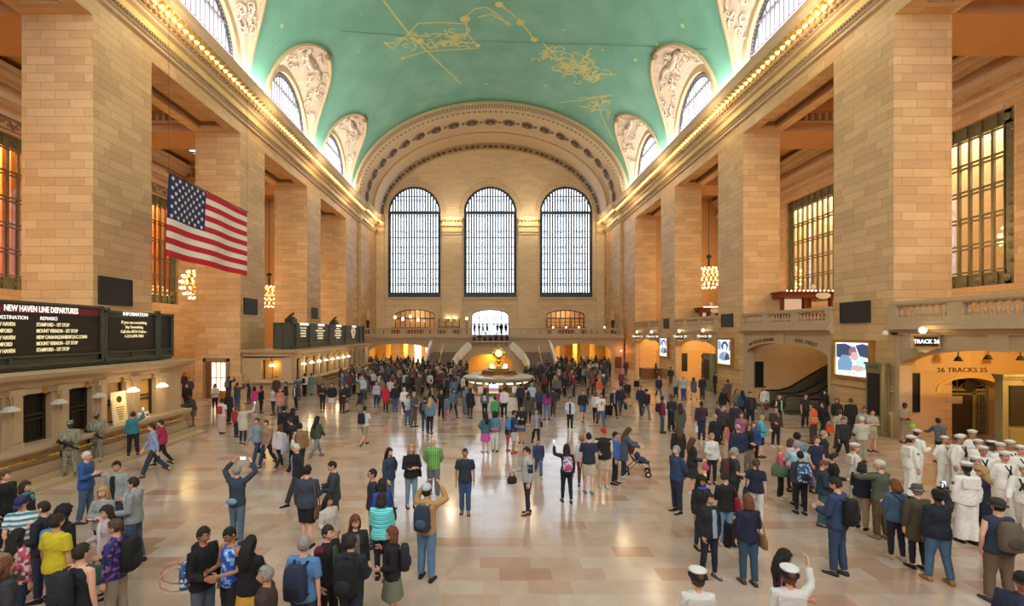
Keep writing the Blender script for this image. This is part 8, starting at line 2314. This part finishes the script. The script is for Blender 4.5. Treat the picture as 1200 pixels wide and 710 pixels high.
# --- far crowd: separate people sharing a handful of figures
rg = random.Random(21)
TOPC = [BK,BK,NV,DG,(44,40,44),(60,64,84),(70,76,92),(90,94,100),(40,56,90),(120,40,50),(150,150,152),(196,190,184),(92,70,56),(110,60,60),(70,90,120),(140,120,100),(54,60,52),(180,60,60),(80,110,140),(130,70,90),(168,140,110)]
BOTC = [DJ,DJ,BK,BK,DG,JN,NV,(84,80,72),(60,50,44)]
CN = {BK:'black',NV:'navy',DG:'charcoal',(44,40,44):'dark grey',(60,64,84):'slate',(70,76,92):'slate blue',(90,94,100):'grey',(40,56,90):'blue',(120,40,50):'dark red',(150,150,152):'light grey',(196,190,184):'off-white',(92,70,56):'brown',(110,60,60):'russet',(70,90,120):'denim blue',(140,120,100):'taupe',(54,60,52):'dark green',(180,60,60):'red',(80,110,140):'sky blue',(130,70,90):'plum',(168,140,110):'tan'}
occ = [(o.location.x, o.location.y) for o in COL.objects if o.name.startswith('person')] + [(KX, KY)]
NEAR = {}
def free(x, y, r):
    if (x-KX)**2+(y-KY)**2 < 4.6: return False
    if x < -14.2 and y < 22.2 or (x < -13.9 and 33.5 < y < 56): return False
    if 4.2 < abs(x) < 8.2 and y > 54.6 or abs(x) < 4.8 and y > 56.8 or (8.0 < abs(x) < 8.8 and 62 < y < 65): return False
    k = (int(x//1), int(y//1))
    for i in (-1,0,1):
        for j2 in (-1,0,1):
            for (a, b) in NEAR.get((k[0]+i,k[1]+j2), ()):
                if (a-x)**2+(b-y)**2 < r*r: return False
    return True
def occupy(x, y): NEAR.setdefault((int(x//1), int(y//1)), []).append((x,y))
for (x, y) in occ: occupy(x, y)
ZONES = [  # px range, feet-row range, weight, place words
 (345,432,446,470,18,'in the queue before the far ticket windows'), (400,520,452,474,40,'in the dense crowd left of the booth'), (430,548,440,458,36,'in the crowd before the left passage'),
 (505,552,458,478,14,'just left of the booth'), (620,668,448,478,24,'in the crowd right of the booth'), (640,712,440,462,34,'in the crowd before the right passage'), (660,705,455,478,12,'in the crowd right of the booth'),
 (712,800,436,448,9,'on the far open floor at the right'), (255,345,452,478,6,'on the left side of the hall'), (830,880,470,500,6,'in the right waiting group')]
tot = max(0, 288-NPEOPLE[0]-14); ws_ = sum(z[4] for z in ZONES)
poses = ['stand','stand2','walk','pockets','hold','phone','walk2','cross']
def crowd_person(x, Y, place, z=0, ang=None, lod=1, dark=False):
    fem = rg.random() < .5; ps = rg.choice(poses); tk = rg.choice(['jacket','sweater','tshirt'] if fem else ['jacket','hoodie','tshirt']); tc = rg.choice(TOPC) if not dark else rg.choice(TOPC[:6]); bc = rg.choice(BOTC)
    hc = rg.choice(['black','dark','brown','auburn','dark','grey','blonde']); hs = rg.choice(['bob','long']) if fem else 'short'
    lab = 'distant %s in %s top %s' % ('woman' if fem else 'man', CN[tc], place)
    occupy(x, Y)
    person(0, 0, ang if ang is not None else rg.choice([0,30,-40,90,-90,150,180,200]), rg.uniform(1.6,1.72) if fem else rg.uniform(1.7,1.82), fem, ps, (tk,tc), ('slim' if fem else 'jeans', bc), rg.choice([BK,BR,DG]), (hs,hc), rg.choice([0,1,1,2,2,3,4]), lab, lod=1, pos=(x,Y), z=z, group=lab)
for (a, b, c1, c2, w, place) in ZONES:
    n = int(tot*w/ws_); t = 0
    while n > 0 and t < 900:
        t += 1; px = rg.uniform(a,b); fy = rg.uniform(c1,c2); Y = F*CAMH/(fy-390); x = PX(px,Y)
        if Y > 62 or abs(x) > 17.6 or not free(x, Y, .62): continue
        crowd_person(x, Y, place); n -= 1
# people up on the balcony before the glass doors
for px, py in ((556,0),(561,0),(571,0),(583,0),(588,0),(593,0),(566,0)):
    crowd_person(PX(px,68)+rg.uniform(-.1,.1), rg.uniform(66.5,69.5), 'before the bright central doors on the balcony', z=4.51, dark=True)
for i in range(7): crowd_person(-2.1+i*.7, rg.uniform(58.5,59.2), 'leaning on the curved landing parapet', z=2.93, dark=True, ang=rg.choice([0,20,-20]))
# the remaining mass of distant heads: one uncountable crowd
import numpy as np
def crowd_mass(name, spots, lab):
    """many low-detail people merged into one object; colours per figure by material index"""
    pal = [C(c) for c in TOPC[:12]] + [C(DJ), C(BK)] + [SKIN[1], SKIN[3], HAIRC['black'], HAIRC['brown']]
    V, FC, MI = [], [], []; n = 0
    for (x, y) in spots:
        fem = rg.random() < .5; ps = rg.choice(['stand','stand2','pockets','hold']); a = rg.uniform(0,6.28); s = rg.uniform(.93,1.03)
        parts = ((body_mesh(ps,fem,False,1,1.0), 14+rg.randint(0,1)), (bottom_mesh('slim' if fem else 'jeans',ps,fem,False,1,1.0), 12+rg.randint(0,1)), (top_mesh('jacket',ps,fem,False,1,1.0), rg.randint(0,11)), (hair_mesh('bob' if fem else 'short',ps,fem,False,1), 16+rg.randint(0,1)), (shoe_mesh(ps,fem,False,1,0), 13))
        for me, mi in parts:
            co = np.empty(len(me.vertices)*3); me.vertices.foreach_get('co', co); co = co.reshape(-1,3)*s
            q = np.empty_like(co); q[:,0] = co[:,0]*cos(a)-co[:,1]*sin(a)+x; q[:,1] = co[:,0]*sin(a)+co[:,1]*cos(a)+y; q[:,2] = co[:,2]
            V.append(q); 
            FC += [tuple(i+n for i in p.vertices) for p in me.polygons]; MI += [mi]*len(me.polygons); n += len(co)
    me = bpy.data.meshes.new(name); me.from_pydata(np.concatenate(V).tolist(), [], FC)
    for m in pal: me.materials.append(m)
    me.polygons.foreach_set('material_index', MI); me.polygons.foreach_set('use_smooth', [True]*len(FC))
    o = bpy.data.objects.new(name, me); COL.objects.link(o); tag(o, lab, 'crowd', kind='stuff'); return o
spots = []
for (a, b, c1, c2, n) in ((345,545,437,452,80),(430,505,430,440,34),(400,520,450,466,34),(630,715,436,452,54),(648,712,430,438,28),(505,548,446,468,20),(615,700,446,466,26)):
    t = 0
    while n > 0 and t < 1500:
        t += 1; px = rg.uniform(a,b); fy = rg.uniform(c1,c2); Y = F*CAMH/(fy-390); x = PX(px,Y)
        if abs(x) > 16.8 or not free(x, Y, .5) or Y > 68: continue
        if Y > 61.5 and not (8.8 < abs(x) < 16.0): continue
        spots.append((x,Y)); occupy(x,Y); n -= 1
crowd_mass('crowd', spots, 'dense mass of far people filling the floor before both passages')
# ------------------------------------------------------------------ light, camera
W = bpy.data.worlds.new('World'); SC.world = W; W.use_nodes = True
bg = W.node_tree.nodes['Background']; bg.inputs[0].default_value = (.86,.93,1.0,1); bg.inputs[1].default_value = 2.5
WARM = (1,.72,.42)
for u in (-12,0,12):
    area('west_daylight', (u,YW+3.2,19), (radians(-90),0,0), 9, 19, 1500, (.72,.85,1))
    area('east_window_light', (u,-4.0,19), (radians(84),0,0), 8, 17, 1100, (1,.96,.92))
for s in (-1,1):
    area('cornice_uplight', (s*17.9,36,23.3), (0,radians(180+s*38),0), .5, 70, 4000, (1,.96,.90))
    for k in range(6):
        point('cornice_lamp_light', (s*16.7, 14+k*11, 21.4), 150, (1,.78,.5), .8)
    for c in BC:
        point('chandelier_light', (s*24.8, c, 11 if s > 0 else 9), 420, (1,.66,.34), .5)
    area('office_ceiling_light', (s*(XO[s]+1.9), 34, 18.6), (0,0,0), 1.6, 50, 8500 if s > 0 else 8000, (1,.92,.78) if s > 0 else (1,.80,.5))
for a, b in PIL: point('capital_light', ((a+b)/2, YW-2.6, 22.6), 300, (1,.86,.66), .6)
for sg in (-1,1):
    point('passage_light', (sg*12.4,66.5,3.2), 300, (1,.72,.26), .15)
for i, (a, b) in enumerate(BAYS[1:]):
    if i != 1: point('alcove_light', (21.6,(a+b)/2,4.0), 360, (1,.70,.26), .1)
    else: point('escalator_light', (22.5,31,4.3), 60, (1,.78,.5), .1)
for u in (-11.9,11.9): point('restaurant_light', (u,YW+2.4,8), 90, (1,.80,.55), .1)
point('niche_light', (0,58.9,1.9), 90, (1,.62,.12), .1)
cam = bpy.data.cameras.new('camera'); co = bpy.data.objects.new('camera', cam); COL.objects.link(co)
co.location = (-.2,0,CAMH); co.rotation_euler = (radians(90),0,0)
cam.sensor_fit = 'HORIZONTAL'; cam.sensor_width = 36; cam.lens = 36*F/1200; cam.shift_x = 27/1200; cam.shift_y = 35/1200
cam.clip_start = .1; cam.clip_end = 500
SC.camera = co
SC.view_settings.view_transform = 'Standard'; SC.view_settings.look = 'None'; SC.view_settings.exposure = 0.45; SC.view_settings.gamma = 1
SC.view_settings.use_curve_mapping = False
SC.cycles.use_denoising = True
SC.cycles.max_bounces = 8; SC.cycles.diffuse_bounces = 4; SC.cycles.glossy_bounces = 3; SC.cycles.transparent_max_bounces = 12
SC.cycles.sample_clamp_indirect = 6
SC.cycles.caustics_reflective = False; SC.cycles.caustics_refractive = False

for t_ in TMPS: bpy.data.scenes.remove(t_)
